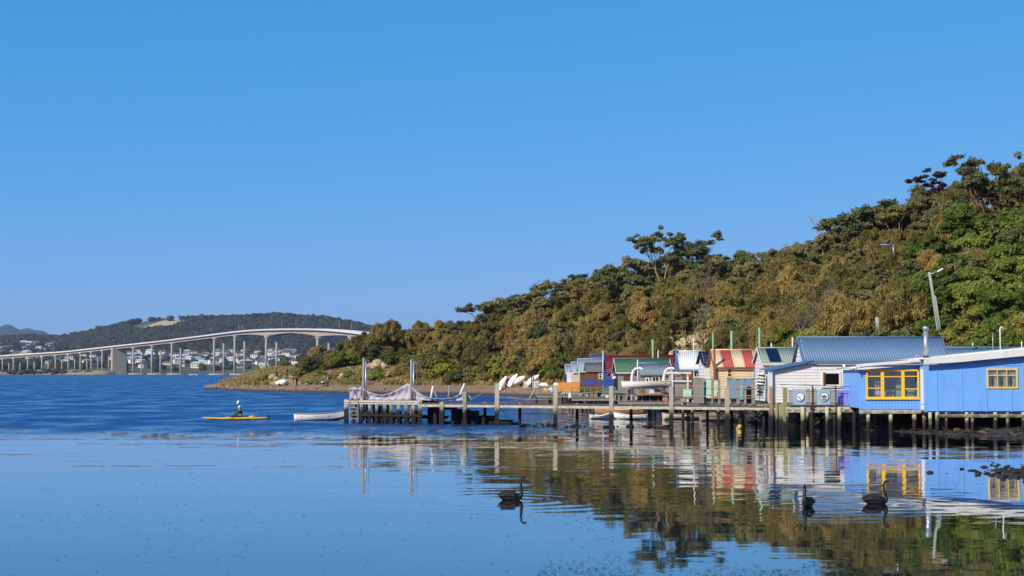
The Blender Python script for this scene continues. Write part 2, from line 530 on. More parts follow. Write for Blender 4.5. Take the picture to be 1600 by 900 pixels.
M_OLIVE = leaf_mat('sheoak_olive', (.40, .38, .19), (.67, .62, .34), (.65, .55, .32), .4)
M_ORANGE = leaf_mat('sheoak_rust', (.51, .41, .21), (.71, .58, .31), None, .4)
M_DARK = leaf_mat('gum_dark', (.33, .35, .21), (.55, .56, .33), (.54, .50, .31), .4)
M_GREEN = leaf_mat('wattle_green', (.36, .40, .16), (.62, .63, .27), (.60, .57, .27), .4)
M_BRIGHT = leaf_mat('bright_green', (.29, .38, .13), (.52, .60, .23), (.52, .54, .24), .4)
M_PURPLE = leaf_mat('gum_purple', (.22, .13, .12), (.38, .23, .18))
M_YELLOW = leaf_mat('yellow_bush', (.42, .46, .08), (.64, .64, .16))
M_BARK = mat('grey_bark', (.44, .38, .31), .9, .4, 6, bump=.5, stretch=(1, 1, .3))
M_PALEBARK = mat('pale_bark', (.62, .52, .42), .8, .35, 4, stretch=(1, 1, .3), dirt=(.36, .26, .2))
M_DEADBARK = mat('dead_bark', (.52, .47, .42), .9, .3, 5)

def leaves(cent, rad, n_per, size, aspect=1.0, droop=0.0, shell=.55, flat=1.0):
    """leaf-sized faces through a set of clumps. cent (K,3), rad (K,)"""
    K = len(cent)
    N = K * n_per
    ci = np.repeat(np.arange(K), n_per)
    d = rng.normal(size=(N, 3)); d /= np.linalg.norm(d, axis=1, keepdims=True)
    d[:, 2] = np.where(d[:, 2] < -.3, -d[:, 2] * .6, d[:, 2])
    rr = rad[ci] * (shell + (1 - shell) * rng.random(N)) * (1 + .12 * rng.normal(size=N) + (rng.random(N) < .14) * rng.random(N) * .55)
    pos = cent[ci] + d * rr[:, None] * np.array([1, 1, flat])
    nrm = d * .75 + rng.normal(size=(N, 3)) * .55 + np.array([0, 0, .25]); nrm /= np.linalg.norm(nrm, axis=1, keepdims=True)
    ref = rng.normal(size=(N, 3)) * (1 - droop) + np.array([0, 0, -1.6]) * droop
    u = ref - nrm * (ref * nrm).sum(1, keepdims=True); u /= np.linalg.norm(u, axis=1, keepdims=True) + 1e-9
    v = np.cross(nrm, u)
    s = size * (0.6 + .8 * rng.random(N))[:, None]
    a = u * s * aspect; b = v * s / max(aspect, 1) ** .55
    verts = np.stack([pos - a * .5, pos + b * .5 - a * .05, pos + a * .5, pos - b * .5 + a * .05], 1).reshape(-1, 3)
    faces = np.arange(N * 4).reshape(N, 4)
    tint = np.clip(rng.random(K)[ci] * .7 + rng.random(N) * .4 - .05, 0, 1)
    return verts, faces, np.repeat(tint, 4)

def branchy(mb, base, height, spread, seed, trunk_r, levels=3, lean=0.0, first=.45, kids=(3, 4)):
    """recursive limbs; returns the twig ends"""
    q = random.Random(seed); ends = []
    def grow(p, d, L, r, lv):
        pts = [p]; cur = p; dd = d.copy(); k = 4
        for i in range(k):
            w_ = .06 if lv == levels else .2
            dd = (dd + Vector((q.uniform(-w_, w_), q.uniform(-w_, w_), q.uniform(-.02, .14)))).normalized()
            cur = cur + dd * (L / k); pts.append(cur)
        rs = [r * (1 - .5 * i / k) for i in range(k + 1)]
        mb.tube(pts, rs, 6 if lv > 1 else 4, cap=(lv <= 1))
        if lv == 0: ends.append(cur); return
        n = q.randint(*kids)
        for i in range(n):
            a = 2 * math.pi * (i + q.random() * .6) / n + q.random()
            tilt = q.uniform(.45, .95) * spread
            nd = (dd * math.cos(tilt) + (dd.orthogonal().normalized() * math.cos(a) + dd.cross(dd.orthogonal().normalized()) * math.sin(a)) * math.sin(tilt)).normalized()
            nd.z = abs(nd.z) * .8 + .1; nd.normalize()
            st = pts[-1] if (i == 0 or q.random() < .45) else pts[q.choice((2, 3, 3))]
            grow(st, nd, L * q.uniform(.55, .82), r * .52, lv - 1)
    grow(Vector(base), Vector((lean, 0, 1)).normalized(), height * first, trunk_r, levels)
    return ends

def round_tree(name, seed, m, rx, h, leaf=.22, aspect=1.0, droop=0.0, lobes=21, n_leaf=21000, bark=None):
    """broad crown made of lobes of clumps on a short forked trunk. Unit: metres, base at origin"""
    global rng
    rng = np.random.default_rng(seed); q = random.Random(seed)
    root = empty(name, (0, 0, 0))
    mb = MB()
    ends = branchy(mb, (0, 0, -.8), h * .9, 1.0, seed, .05 * h * .5, 2, q.uniform(-.15, .15), .38, (3, 4))
    mb.build('trunk', bark or M_BARK, root)
    cents, rads = [], []
    for i in range(lobes):
        a = q.uniform(0, 2 * math.pi); el = math.asin(q.uniform(-.75, 1))
        rr = q.uniform(.45, .80)
        vs_ = 1.45 if droop > .3 else 1.0
        lc = np.array([rx * rr * math.cos(a) * math.cos(el), rx * rr * math.sin(a) * math.cos(el), h * .55 + h * .42 * rr * math.sin(el)])
        lr = q.uniform(.22, .38) * rx
        for k in range(9):
            d = rng.normal(size=3); d /= np.linalg.norm(d); d[2] = abs(d[2]) * .9 - .15
            cents.append(lc + d * lr * .72 * np.array([1, 1, vs_])); rads.append(lr * q.uniform(.26, .46))
    for k in range(14):
        cents.append(np.array([q.uniform(-.4, .4) * rx, q.uniform(-.4, .4) * rx, h * q.uniform(.4, .75)])); rads.append(rx * .25)
    for e in ends[:8]: cents.append(np.array(e)); rads.append(rx * .2)
    v, f, tn = leaves(np.array(cents), np.array(rads), n_leaf // len(cents), leaf, aspect, droop)
    np_mesh('crown', v, f, m, root, tn)
    return root

def gum_tree(name, seed, m, h, spread=.9, leaf=.2, levels=3, first=.42, n_per=110, cl=.75, flat=.6, bark=None, lean=0.0, bare=0.0, kids=(2, 4)):
    global rng
    rng = np.random.default_rng(seed); q = random.Random(seed)
    root = empty(name, (0, 0, 0))
    mb = MB()
    ends = branchy(mb, (0, 0, -.8), h, spread, seed, .022 * h, levels, lean, first, kids)
    mb.build('trunk', bark or M_PALEBARK, root)
    if m is None: return root
    ends = [e for e in ends if q.random() >= bare]
    cents, rads = [], []
    for e in ends:
        for k in range(3):
            cents.append(np.array(e) + np.array([q.uniform(-.6, .6), q.uniform(-.6, .6), q.uniform(-.25, .35)]) * cl); rads.append(cl * q.uniform(.45, .95))
    v, f, tn = leaves(np.array(cents), np.array(rads), n_per, leaf, 1.6, .3, .3, flat)
    np_mesh('crown', v, f, m, root, tn)
    return root

def put_far_away(root):     # a pattern tree stands on its first spot, so nothing is left over
    return root
AG = dict(levels=4, n_per=40, cl=.55, flat=.8, kids=(2, 3))
PROTOS = {
    'olive': [round_tree('sheoak_tree', 11 + i, M_OLIVE, 2.9, 6.6, .27, 3.2, .6, 24, 33000) for i in range(4)],
    'rust': [round_tree('sheoak_tree', 21 + i, M_ORANGE, 2.7, 5.6, .25, 3.0, .5, 22, 28000) for i in range(2)],
    'dark': [gum_tree('gum_tree', 31, M_DARK, 8.5, .80, .19, first=.30, **AG), gum_tree('gum_tree', 33, M_DARK, 7.5, .85, .19, first=.28, **AG), gum_tree('gum_tree', 37, M_DARK, 8.0, .75, .19, first=.30, **AG),
             round_tree('gum_tree', 35, M_DARK, 3.2, 6.8, .20, 1.8, .3, 24, 30000), round_tree('gum_tree', 36, M_DARK, 2.9, 7.2, .20, 1.8, .3, 20, 22000)],
    'green': [round_tree('wattle_tree', 41 + i, M_GREEN, 2.8, 5.8, .18, 1.6, .2, 22, 30000) for i in range(2)],
    'bright': [round_tree('broadleaf_tree', 51 + i, M_BRIGHT, 3.2, 6.4, .20, 1.3, .1, 24, 32000) for i in range(3)],
}
TALL = {
    'gumA': gum_tree('gum_tree', 66, M_DARK, 12.5, .60, .19, 4, .34, 44, .52, .85, kids=(3, 3), bare=.1),
    'gumB': gum_tree('gum_tree', 68, M_DARK, 11.5, .60, .19, 4, .34, 44, .52, .85, kids=(2, 4), bare=.1),
    'gumC': gum_tree('gum_tree', 63, M_DARK, 13.5, .72, .19, 4, .32, 50, .56, .85, kids=(3, 3), bare=.04),
    'purple': gum_tree('gum_tree', 71, M_PURPLE, 8.5, .8, .17, 3, .42, 90, .55, .45, kids=(3, 4)),
    'dead': gum_tree('dead_tree', 81, None, 6.5, .7, .2, 4, .32, bark=M_DEADBARK, kids=(2, 3)),
    'dead2': gum_tree('dead_tree', 84, None, 6.0, .85, .2, 4, .30, bark=M_DEADBARK, kids=(3, 4)),
}
used = set()
def plant(proto, x, y, z, s=1.0, rz=None, sz=None):
    if proto.name in used: o = copy_thing(proto)
    else: used.add(proto.name); o = proto
    o.location = (x, y, z); o.rotation_euler = (0, 0, rnd.uniform(0, 6.28) if rz is None else rz)
    o.scale = (s, s, sz or s)
    return o

LANDM = [(470, 'above the gravel point'), (560, 'left of the beach slope'), (640, 'above the draped net'), (730, 'above the middle of the beach'),
         (820, 'above the beached dinghies'), (890, 'above the orange wall'), (945, 'above the pale blue roof'), (1000, 'above the green roof'), (1058, 'above the grey shed roof'),
         (1108, 'above the white ribbed roof'), (1186, 'above the striped roof'), (1250, 'above the speckled grey roof'), (1330, 'above big blue roof left end'),
         (1400, 'above big blue roof middle'), (1470, 'above the steel flue'), (1540, 'right of the leaning pole'), (5000, 'at the far right')]
def where(px): return next(t for lim, t in LANDM if px < lim)
KINDTXT = {'olive': 'olive brown she-oak', 'rust': 'rusty orange she-oak', 'dark': 'dark green gum tree', 'green': 'yellow green wattle', 'bright': 'bright green broadleaf tree'}
trees = []
def forest():
    cand = []
    spots = []
    q = random.Random(5)
    def ok(px, Y, dmin):
        x = X(px, Y)
        for (a, b) in spots:
            if (a - x) ** 2 + (b - Y) ** 2 < dmin * dmin: return False
        return True
    tries = 0
    while tries < 9000:
        tries += 1
        px = q.uniform(470, 1760); t = q.random()
        lo = float(np.interp(px, [470, 560, 640, 720, 780, 1750], [.30, .45, .42, .2, .03, .0]))
        if t < lo: continue
        Y = fY0(px) + (fY1(px) + 6 - fY0(px)) * t
        if 1028 < px < 1130 and t < .38: continue
        if not ok(px, Y, 3.1): continue
        spots.append((X(px, Y), Y))
        cand.append((px, Y, t))
    print('forest', len(cand))
    for px, Y, t in cand:
        u = q.random()
        if px > 1430 and t < .62: k = 'bright' if u < .55 else ('green' if u < .75 else 'olive' if u < .9 else 'dark')
        elif t > .72: k = 'dark' if u < .62 else ('olive' if u < .88 else 'green')
        elif px < 700: k = 'green' if u < .45 else ('olive' if u < .75 else 'dark')
        else: k = 'olive' if u < .50 else ('rust' if u < .58 else 'dark' if u < .82 else 'green')
        s = q.uniform(.68, 1.12)
        if px < 700: s *= .78
        if px < 540: s *= .8
        if k == 'dark' and t > .8: s *= .9
        proto = q.choice(PROTOS[k])
        z = zland(px, Y)
        o = plant(proto, X(px, Y), Y, z - .2 - .6 * s * (k != 'dark'), s, None, s * q.uniform(.85, 1.12))
        trees.append((o, px, Y, t, k))
forest()
EXTRA = [  # px, py of the foot, kind, height above ground in pixels, depth
]
def tall(kind, px, ytop, Y, hgt, txt, rz=0.0):
    z = Z(ytop, Y) - hgt
    base = TALL[kind]
    h0 = max(v[2] for v in [list(c) for ch in base.children for c in ch.bound_box])
    o = plant(base, X(px, Y), Y, z, hgt / h0, rz)
    o['label'] = txt; o['category'] = 'tree'
    return o
tall('gumA', 1036, 350, 232, 13.5, 'tall open gum tree standing above the hillside, left of centre of the slope', .4)
tall('gumB', 1082, 356, 234, 12.5, 'tall slender gum just right of the highest gum on the middle skyline', 2.2)
tall('gumB', 1560, 222, 170, 15.5, 'tallest gum with bare limbs against the sky at the far right', 1.2)
tall('gumC', 1528, 268, 184, 9.5, 'slimmer gum just left of the tallest gum at the far right', 2.0)
tall('gumA', 1592, 236, 176, 14.0, 'tall gum at the right edge of the skyline', 3.2)
tall('purple', 1470, 262, 198, 9.0, 'small purple-leaved gum on the skyline left of the tallest gum', 1.0)
tall('dead', 1288, 328, 214, 7.5, 'bare dead tree on the skyline above the big blue roof', .3)
tall('dead2', 862, 434, 268, 6.5, 'bare grey dead tree on the skyline above the upturned dinghies', .3)
tall('dead2', 1222, 375, 222, 6.5, 'bare twiggy dead tree on skyline above the speckled grey roof', 2.3)
tall('dead', 1335, 430, 170, 6.0, 'grey bare dead tree halfway up slope left of the leaning pole', 2.0)
# the rust coloured tree that stands out, the round tree at the head of the beach, the dark thicket on the point
def lone(kind, i, px, ytop, Y, wpx, txt, hs=1.0):
    p = PROTOS[kind][i]
    s = wpx * Y / FPX / 6.6
    h0 = 6.3 * s * hs
    o = plant(p, X(px, Y), Y, min(Z(ytop, Y) - h0, zland(px, Y) - .15 * h0), s, None, s * hs * 1.05)
    o['label'] = txt; o['category'] = 'tree'
lone('rust', 0, 1368, 418, 163, 70, 'bright rust orange she-oak standing out below the street lamp')
lone('olive', 2, 570, 506, 300, 54, 'olive tree between the bridge end and the large golden one', 1.2)
lone('olive', 0, 600, 483, 300, 78, 'large round golden olive tree at the left end of the wooded slope', .95)
lone('olive', 1, 655, 507, 298, 62, 'smaller olive tree just right of the large round golden one', 1.0)
lone('green', 1, 684, 503, 300, 56, 'olive green tree between the smaller olive tree and the thin crowned one', 1.1)
lone('dark', 3, 628, 512, 304, 56, 'dark tree wedged between the large round golden tree and its neighbour', 1.0)
lone('green', 1, 713, 488, 285, 44, 'grey green tree with thin crown between the round tree and hill', 1.2)
for i, (px, yt, Y, w, txt) in enumerate([(484, 545, 300, 42, 'dark thicket tree at the left end of the point'), (515, 540, 303, 46, 'dark round thicket tree in the middle of the point'), (545, 530, 306, 44, 'taller green thicket tree near the bridge end')]):
    lone('dark' if i < 2 else 'green', 3 if i < 2 else 0, px, yt, Y, w, txt, .8)
lone('bright', 1, 1592, 306, 160, 92, 'tall bright green tree at the right edge below the tallest gum', 1.3)
lone('bright', 2, 1578, 372, 150, 96, 'bright green tree at the right edge, halfway up the slope', 1.0)
lone('bright', 0, 1540, 432, 146, 100, 'broad bright green tree right of the leaning pole', 1.0)
lone('bright', 1, 1500, 440, 148, 90, 'broad green tree just right of the leaning pole', .95)
lone('bright', 2, 532, 536, 300, 40, 'fresh green tree on the point right of the dark thicket', .9)
lone('bright', 0, 560, 523, 300, 44, 'fresh green tree in front of the bridge end', .85)
lone('green', 0, 578, 534, 292, 34, 'low yellow green tree beside the fresh green one', .8)
items = []
airy = PROTOS['dark'][:3] + [TALL['gumA'], TALL['gumB']]
q_ = random.Random(77)
for n_, (px, yt) in enumerate(((760, 470), (778, 463), (800, 461), (822, 458), (842, 447), (880, 434), (900, 427), (922, 432), (945, 430), (962, 424), (980, 409), (996, 399), (1060, 392), (1112, 396), (1128, 398), (1148, 396), (1168, 402), (1186, 392), (1206, 400), (1232, 384), (1252, 378),
                  (1268, 374), (1302, 360), (1322, 350), (1338, 330), (1356, 324), (1378, 318), (1402, 309), (1424, 300), (1442, 290), (1458, 296), (1486, 294), (1508, 300))):
    Y = float(fY1(px)) - q_.uniform(0, 7); z = zland(px, Y); H = max(Z(yt, Y) - z, 4.6) * q_.uniform(.97, 1.04)
    base = q_.choice(airy[:3]) if H < 9 else q_.choice(airy); h0 = max(c[2] for ch in base.children for c in ch.bound_box)
    o = plant(base, X(px, Y), Y, Z(yt, Y) - H, H / h0 * 1.08, None, H / h0)
    items.append((o, px, 'slender airy gum on the skyline ' + where(px))); o['category'] = 'tree'; o['group'] = 'trees on the hillside'
for n_, (px, py, H) in enumerate(((1100, 440, 6), (1130, 452, 5.5), (1110, 480, 5), (1195, 470, 6), (1225, 445, 6.5), (1248, 478, 6), (1268, 505, 5), (1290, 492, 6), (1312, 470, 6), (1325, 500, 5), (1212, 510, 5), (1180, 520, 4.5), (905, 520, 5), (868, 505, 5), (1390, 470, 5), (1500, 330, 5), (1060, 420, 6), (1085, 500, 4.5), (1345, 330, 4))):
    k = 'dead' if n_ % 2 else 'dead2'; t = (581 - py) / (581 - Z(0, 1) * 0 - 581 + 1e-9) if False else 0
    # find where the slope shows behind this pixel
    Yb = min(np.linspace(fY0(px), fY1(px), 80), key=lambda Y_: abs(HOR - (zland(px, Y_) + H * .6 - CAM_H) * FPX / Y_ - py))
    base = TALL[k]; h0 = max(c[2] for ch in base.children for c in ch.bound_box)
    o = plant(base, X(px, Yb - 2.5), Yb - 2.5, zland(px, Yb - 2.5), H / h0)
    items.append((o, px, 'bare grey twiggy tree on the slope ' + where(px))); o['category'] = 'tree'; o['group'] = 'trees on the hillside'
for o, px, Y, t, k in trees:
    band = 'low on slope' if t < .25 else 'on mid slope' if t < .55 else 'high on slope' if t < .82 else 'on the skyline'
    items.append((o, px, '%s %s %s' % (KINDTXT[k], band, where(px))))
    o['category'] = 'tree'; o['group'] = 'trees on the hillside'
label_all(items, 'its kind there')
# ------------------------------------------------------------------ far woodland, suburb and bridge
def ico(sub=1):
    import bmesh
    bm = bmesh.new(); bmesh.ops.create_icosphere(bm, subdivisions=sub, radius=1)
    v = np.array([x.co[:] for x in bm.verts]); f = np.array([[q.index for q in x.verts] for x in bm.faces]); bm.free()
    return v, f
ICO_V, ICO_F = ico(2)
def in_paddock(px, py): return ((px - 246) / 44) ** 2 + ((py - 506 - (px - 246) * -.10) / 9) ** 2 < 1
houses_at = []
def far_suburb():
    q = random.Random(3)
    walls = [('white', (.86, .85, .82)), ('cream', (.80, .76, .66)), ('brick', (.50, .38, .32)), ('grey', (.62, .62, .60))]
    roofs = [('grey', (.36, .37, .38)), ('red', (.46, .30, .25)), ('pale', (.74, .75, .76)), ('brown', (.36, .27, .22)), ('green', (.45, .58, .47))]
    protos = {}
    items = []
    def proto(wi, ri, two):
        k = (wi, ri, two)
        if k in protos: return protos[k], False
        root = empty('far_house', (0, 0, 0))
        w, d, h = 7.5, 5.0, 6.2 if two else 3.4
        MB().box(-w, w, -d, d, -6, h).build('wall', mat('far_wall_' + walls[wi][0], walls[wi][1], .8, .08, .2), root)
        m = MB(); e = .9; r = 2.6
        m.add([(-w - e, -d - e, h), (w + e, -d - e, h), (w + e, d + e, h), (-w - e, d + e, h), (-w + 3, 0, h + r), (w - 3, 0, h + r)],
              [(0, 1, 5, 4), (1, 2, 5), (2, 3, 4, 5), (3, 0, 4), (3, 2, 1, 0)])
        m.build('roof', mat('far_roof_' + roofs[ri][0], roofs[ri][1], .6, .1, .2), root)
        for lv in range(2 if two else 1):
            for cx in (-4.6, 0.2, 4.6):
                MB().box(cx - 1.1, cx + 1.1, -d - .08, -d + .05, 1.0 + lv * 3, 2.4 + lv * 3).build('window', mat('far_glass', (.12, .15, .18), .2, .1), root)
        protos[k] = root
        return root, True
    spots = []
    def add(px, t, big=1.0):
        ys = float(fFS(px)); Y = ys + (YR - ys) * t
        for (a, b) in houses_at:
            if abs(a - X(px, Y)) < 17 and abs(b - Y) < 26: return
        wi = q.choices(range(4), (8, 3, 1, 3))[0]; ri = q.choices(range(5), (6, 2, 4, 2, 1))[0]; two = q.random() < .5
        base, new = proto(wi, ri, two)
        o = base if new else copy_thing(base)
        o.location = (X(px, Y), Y, zfar(px, Y) + .5)
        o.rotation_euler = (0, 0, q.uniform(-.7, .7)); s = q.uniform(.85, 1.25) * big; o.scale = (s, s, s)
        houses_at.append((X(px, Y), Y))
        o['category'] = 'house'; o['group'] = 'houses on the far shore'
        seg = 'left of wall pier' if px < 120 else 'near wall pier' if px < 210 else 'beyond wide pier gap' if px < 333 else 'beyond the tall piers' if px < 420 else 'beyond the main span'
        hgt = 'at shore' if t < .10 else 'low on hill' if t < .3 else 'high on hill'
        items.append((o, px, '%s %s house, %s roof, %s, %s' % (walls[wi][0], 'two-storey' if two else 'low', roofs[ri][0], hgt, seg)))
    n = 0
    while n < 900 and len(houses_at) < 175:
        n += 1
        u = q.random()
        if u < .24: add(q.uniform(-15, 90), q.uniform(.22, .80), 1.1)
        elif u < .34: add(q.uniform(60, 200), q.uniform(.10, .35))
        elif u < .60: add(q.uniform(200, 340), q.uniform(.03, .36))
        else: add(q.uniform(330, 600), q.uniform(.03, .38))
    label_all(items, '')
far_suburb()

def far_woods():
    q = np.random.default_rng(4)
    N = 8200
    P = []
    hs = np.array(houses_at)
    tries = 0
    while len(P) < N and tries < 40000:
        tries += 1
        px = q.uniform(-120, 640); t = q.random() ** .75 * 1.03
        ys = float(fFS(px)); Y = ys + (YR - ys) * t
        z = zfar(px, Y); py = HOR - (z - CAM_H) * FPX / Y
        if in_paddock(px, py) and t > .5: continue
        if t < .40 or (px < 100 and t < .8):
            x = X(px, Y)
            if len(hs) and (((hs[:, 0] - x) ** 2 < 13 ** 2) & (hs[:, 1] - Y > -10) & (hs[:, 1] - Y < 85)).any(): continue
            if q.random() < .12: continue
        r = q.uniform(4.5, 8.5) * (1.0 if t > .35 else .85)
        P.append((X(px, Y), Y, z + r * .45, r))
    for px in np.arange(-40, 640, 1.5):      # the crest
        r = q.uniform(4.5, 10)
        py = float(fFR(px))
        if 212 < px < 285 and q.random() < .75: continue
        P.append((X(px, YR), YR + q.uniform(-60, 30), Z(py, YR) - 6 + r * .2, r))
    P = np.array(P); K = len(P)
    n = len(ICO_V)
    ph = q.uniform(0, 6.28, (K, 3))
    d = ICO_V[None] * (1 + .22 * np.sin(ICO_V[None, :, [1]] * 5 + ph[:, None, [0]]) + .18 * np.sin(ICO_V[None, :, [0]] * 7 + ph[:, None, [1]]) + .16 * q.normal(size=(K, n, 1)))
    V = P[:, None, :3] + d * P[:, None, 3:4] * np.array([1, 1, .8])
    F = ICO_F[None] + (np.arange(K) * n)[:, None, None]
    tint = np.repeat(q.random(K), n)
    t = NT('far_foliage')
    at = t.node('ShaderNodeAttribute', attribute_name='tint')
    no = t.noise(.15, 3, t.pos())
    c = t.mix(at.outputs['Fac'], lin((.13, .14, .11)), lin((.27, .265, .18)))
    c = t.mix(t.rng(no.outputs[0], .35, .7, 0, .6), c, lin((.20, .18, .13)))
    t.l.new(c, t.b.inputs['Base Color']); t.b.inputs['Roughness'].default_value = 1; t.b.inputs['Specular IOR Level'].default_value = .1
    o = np_mesh('far_woodland', V.reshape(-1, 3), F.reshape(-1, 3), t.m, None, tint)
    tag(o, 'dark bushland covering the far hill behind the bridge', 'woodland', kind='stuff')
    # low scrub on the left shore in front of the bridge
    P = []
    for i in range(260):
        px = q.uniform(-60, 168); Y = 2040 + 300 * q.random()
        P.append((X(px, Y), Y, q.uniform(1.5, 4.0), q.uniform(2.2, 5.0)))
    P = np.array(P); K = len(P)
    V = P[:, None, :3] + ICO_V[None] * (1 + .25 * q.normal(size=(K, n, 1))) * P[:, None, 3:4] * np.array([1.3, 1, .7])
    F = ICO_F[None] + (np.arange(K) * n)[:, None, None]
    o = np_mesh('shore_scrub', V.reshape(-1, 3), F.reshape(-1, 3), t.m, None, np.repeat(q.random(K), n))
    tag(o, 'dark low scrub on the grassy far shore under the bridge approach', 'scrub', kind='stuff')
far_woods()

def shore_spit():
    t = NT('far_shore_grass')
    n = t.noise(.03, 5, t.pos(), .7)
    c = t.ramp(n.outputs[0], [(.3, lin((.40, .42, .22))), (.5, lin((.58, .53, .34))), (.7, lin((.68, .62, .42)))])
    t.l.new(c, t.b.inputs['Base Color']); t.b.inputs['Roughness'].default_value = .95
    V, F = [], []
    cols = np.arange(-300, 200, 5); prof = [(-20, -1), (0, .2), (6, 1.6), (40, 3.6), (120, 5.5), (220, 6.5), (420, 4)]
    for px in cols:
        y0 = 2030 + 40 * math.sin(px * .03) + (max(0, px - 165) ** 1.3) * 2
        for dy, z in prof:
            Y = y0 + dy
            V.append((X(px, Y), Y, z * (1 + .25 * mnoise.noise(Vector((px * .07, dy * .02, 0)))) * (1 if px < 178 else .3)))
    k = len(prof)
    for i in range(len(cols) - 1):
        for j in range(k - 1):
            a = i * k + j; F.append((a, a + k, a + k + 1, a + 1))
    tag(np_mesh('far_shore', np.array(V), np.array(F), t.m, smooth_=True), kind='structure')
shore_spit()

M_CONC = mat('bridge_concrete', (.64, .60, .53), .8, .12, .08, dirt=(.50, .48, .44), dirt_amt=.4)
M_CONCW = mat('parapet_white', (.80, .80, .79), .7, .06, .05)
_fd = itp([(-60, 561), (0, 556.2), (100, 549.7), (170, 541.8), (250, 533.2), (288, 528.4), (320, 524.4), (350, 520.4), (380, 517.0), (407, 515.2), (449, 514.2), (491, 514.4), (530, 517), (554, 520), (620, 528), (700, 540)])
def fDK(px): return float(np.mean(_fd(np.linspace(px - 16, px + 16, 9))))
def bridge_Y(px):
    if px <= 195: return 2205 + (195 - px) * .75
    s = np.interp(px, [195, 207, 494, 700], [2205, 2178, 1600, 1330])
    return float(s)
def bpt(px):
    Y = bridge_Y(px)
    return Vector((X(px, Y), Y, Z(float(fDK(px)), Y)))
def bdir(px):
    d = bpt(px + 4) - bpt(px - 4); d.z = 0; d.normalize()
    return d, Vector((-d.y, d.x, 0))        # along, away from us
def bridge():
    root = empty('road_bridge', (bpt(300).x, bpt(300).y, 0), 'long arched concrete road bridge crossing the water at left', 'bridge')
    def strip(name, o0, o1, z0, z1, m, extra=None, pxs=np.arange(-56, 600, 7)):
        V, F = [], []
        for px in pxs:
            p = bpt(px); u, n = bdir(px)
            e = extra(px) if extra else 0
            for (o, z) in ((o0, z0 - e), (o1, z0 - e), (o1, z1), (o0, z1)):
                w = p + n * o; V.append((w.x, w.y, w.z + z))
        for i in range(len(pxs) - 1):
            for j in range(4):
                a = i * 4 + j; b = i * 4 + (j + 1) % 4
                F.append((a, b, b + 4, a + 4))
        F += [(0, 3, 2, 1), tuple(len(V) - 4 + q for q in range(4))]
        m_ = MB(); m_.add(V, F); return m_.build(name, m, root)
    def haunch(px):
        e = 0
        for c, w in ((414, 40), (494, 46)): e = max(e, 3.2 * max(0, 1 - abs(px - c) / w) ** 1.6)
        return e
    strip('road_deck', .2, 17.3, -1.6, -.7, mat('deck_edge_shadow', (.34, .33, .31), .9, .15, .08))  # slab coloured dark to paint the shadow below the parapet
    strip('parapet', -.4, .15, -.9, .75, M_CONCW)
    strip('parapet', 17.4, 17.9, -.9, .75, M_CONCW)
    for o in (2.2, 6.4, 10.6, 14.8): strip('girder', o, o + 1.1, -4.0, -1.51, M_CONC, haunch)
    def pier(px, top=0):
        p = bpt(px); u, n = bdir(px)
        for k, off in enumerate((1.6, 14.2)):
            c = p + n * off
            r = 1.45 if px > 195 else 1.15
            pr = MB(); pr.tube([(c.x, c.y, -3), (c.x, c.y, p.z - 4.05 - haunch(px))], [r, r * .92], 8).build('pier_column', M_CONC, root)
        a = p + n * -.3; b = p + n * 16.5
        zt = p.z - 4.02 - haunch(px)
        MB().bar((a.x, a.y, zt - .8), (b.x, b.y, zt - .8), 2.6, 1.6).build('crosshead', M_CONCW, root)
        if px > 195:
            c = p + n * 8
            m_ = MB(); L = 15
            q0 = c - n * L; q1 = c + n * L
            m_.tube([(c.x, c.y, -2), (c.x, c.y, 1.5)], [13, 12.4], 16).build('pile_cap', M_CONC, root)
    for px in (-18, 3.6, 20.6, 43, 65, 86, 106, 125, 142, 159, 207, 236, 267, 333, 365, 414, 494, 545): pier(px)
    p = bpt(176); u, n = bdir(200)
    a = p + n * -.8; b = a + n * 21
    MB().bar((a.x, a.y, p.z / 2 - 3), (b.x, b.y, p.z / 2 - 3), 7.5, p.z + 2.0).build('wall_pier', M_CONC, root)
    # lamp columns along the deck
    lamps = []
    M_ST = mat('galvanised', (.62, .64, .66), .45, .1, metal=.6)
    proto = None
    for i, px in enumerate((28, 70, 122, 164, 193, 204, 244, 286, 329, 358, 372, 418, 461.5, 506.6, 548)):
        p = bpt(px); u, n = bdir(px)
        c = p + n * (0.6 if i % 2 == 0 else 16.9)
        if proto is None:
            o = proto = empty('street_lamp', (0, 0, 0))
            MB().tube([(0, 0, -1), (0, 0, 10.2)], [.22, .15], 6).build('pole', M_ST, o)
            MB().bar((0, 0, 10.1), (0.9, .9, 10.4), .22).build('lamp_arm', M_ST, o)
            MB().bar((0.6, .6, 10.38), (1.5, 1.5, 10.4), .5, .2).build('lamp_head', M_ST, o)
        else: o = copy_thing(proto)
        o.location = c
        o['category'] = 'street lamp'; o['group'] = 'lamp columns along the bridge'
        lamps.append((o, px, 'thin lamp column on the bridge deck ' + ('left of the wall-like pier' if px < 170 else 'above the slender left piers' if px < 300 else 'above the tall piers' if px < 400 else 'along the crown of the bridge')))
    label_all(lamps, '')
    # a lorry and a car crossing
    def vehicle(px, off, L, H, name, col, txt, cat):
        p = bpt(px) + bdir(px)[1] * off; u, n = bdir(px)
        o = empty(name, (p.x, p.y, p.z - .88), txt, cat)
        m = mat('vehicle_' + name, col, .4, .05)
        MB().box(-L / 2, L / 2 - L * .24, -1.2, 1.2, .7, H).build('cargo_body' if name == 'lorry' else 'body', m, o)
        g = MB(); g.hexa([(L / 2 - L * .22, -1.15, .6), (L / 2, -1.15, .6), (L / 2, 1.15, .6), (L / 2 - L * .22, 1.15, .6)],
                         [(L / 2 - L * .22, -1.05, H * .82), (L / 2 - .5, -1.05, H * .82), (L / 2 - .5, 1.05, H * .82), (L / 2 - L * .22, 1.05, H * .82)])
        g.build('cab', m, o)
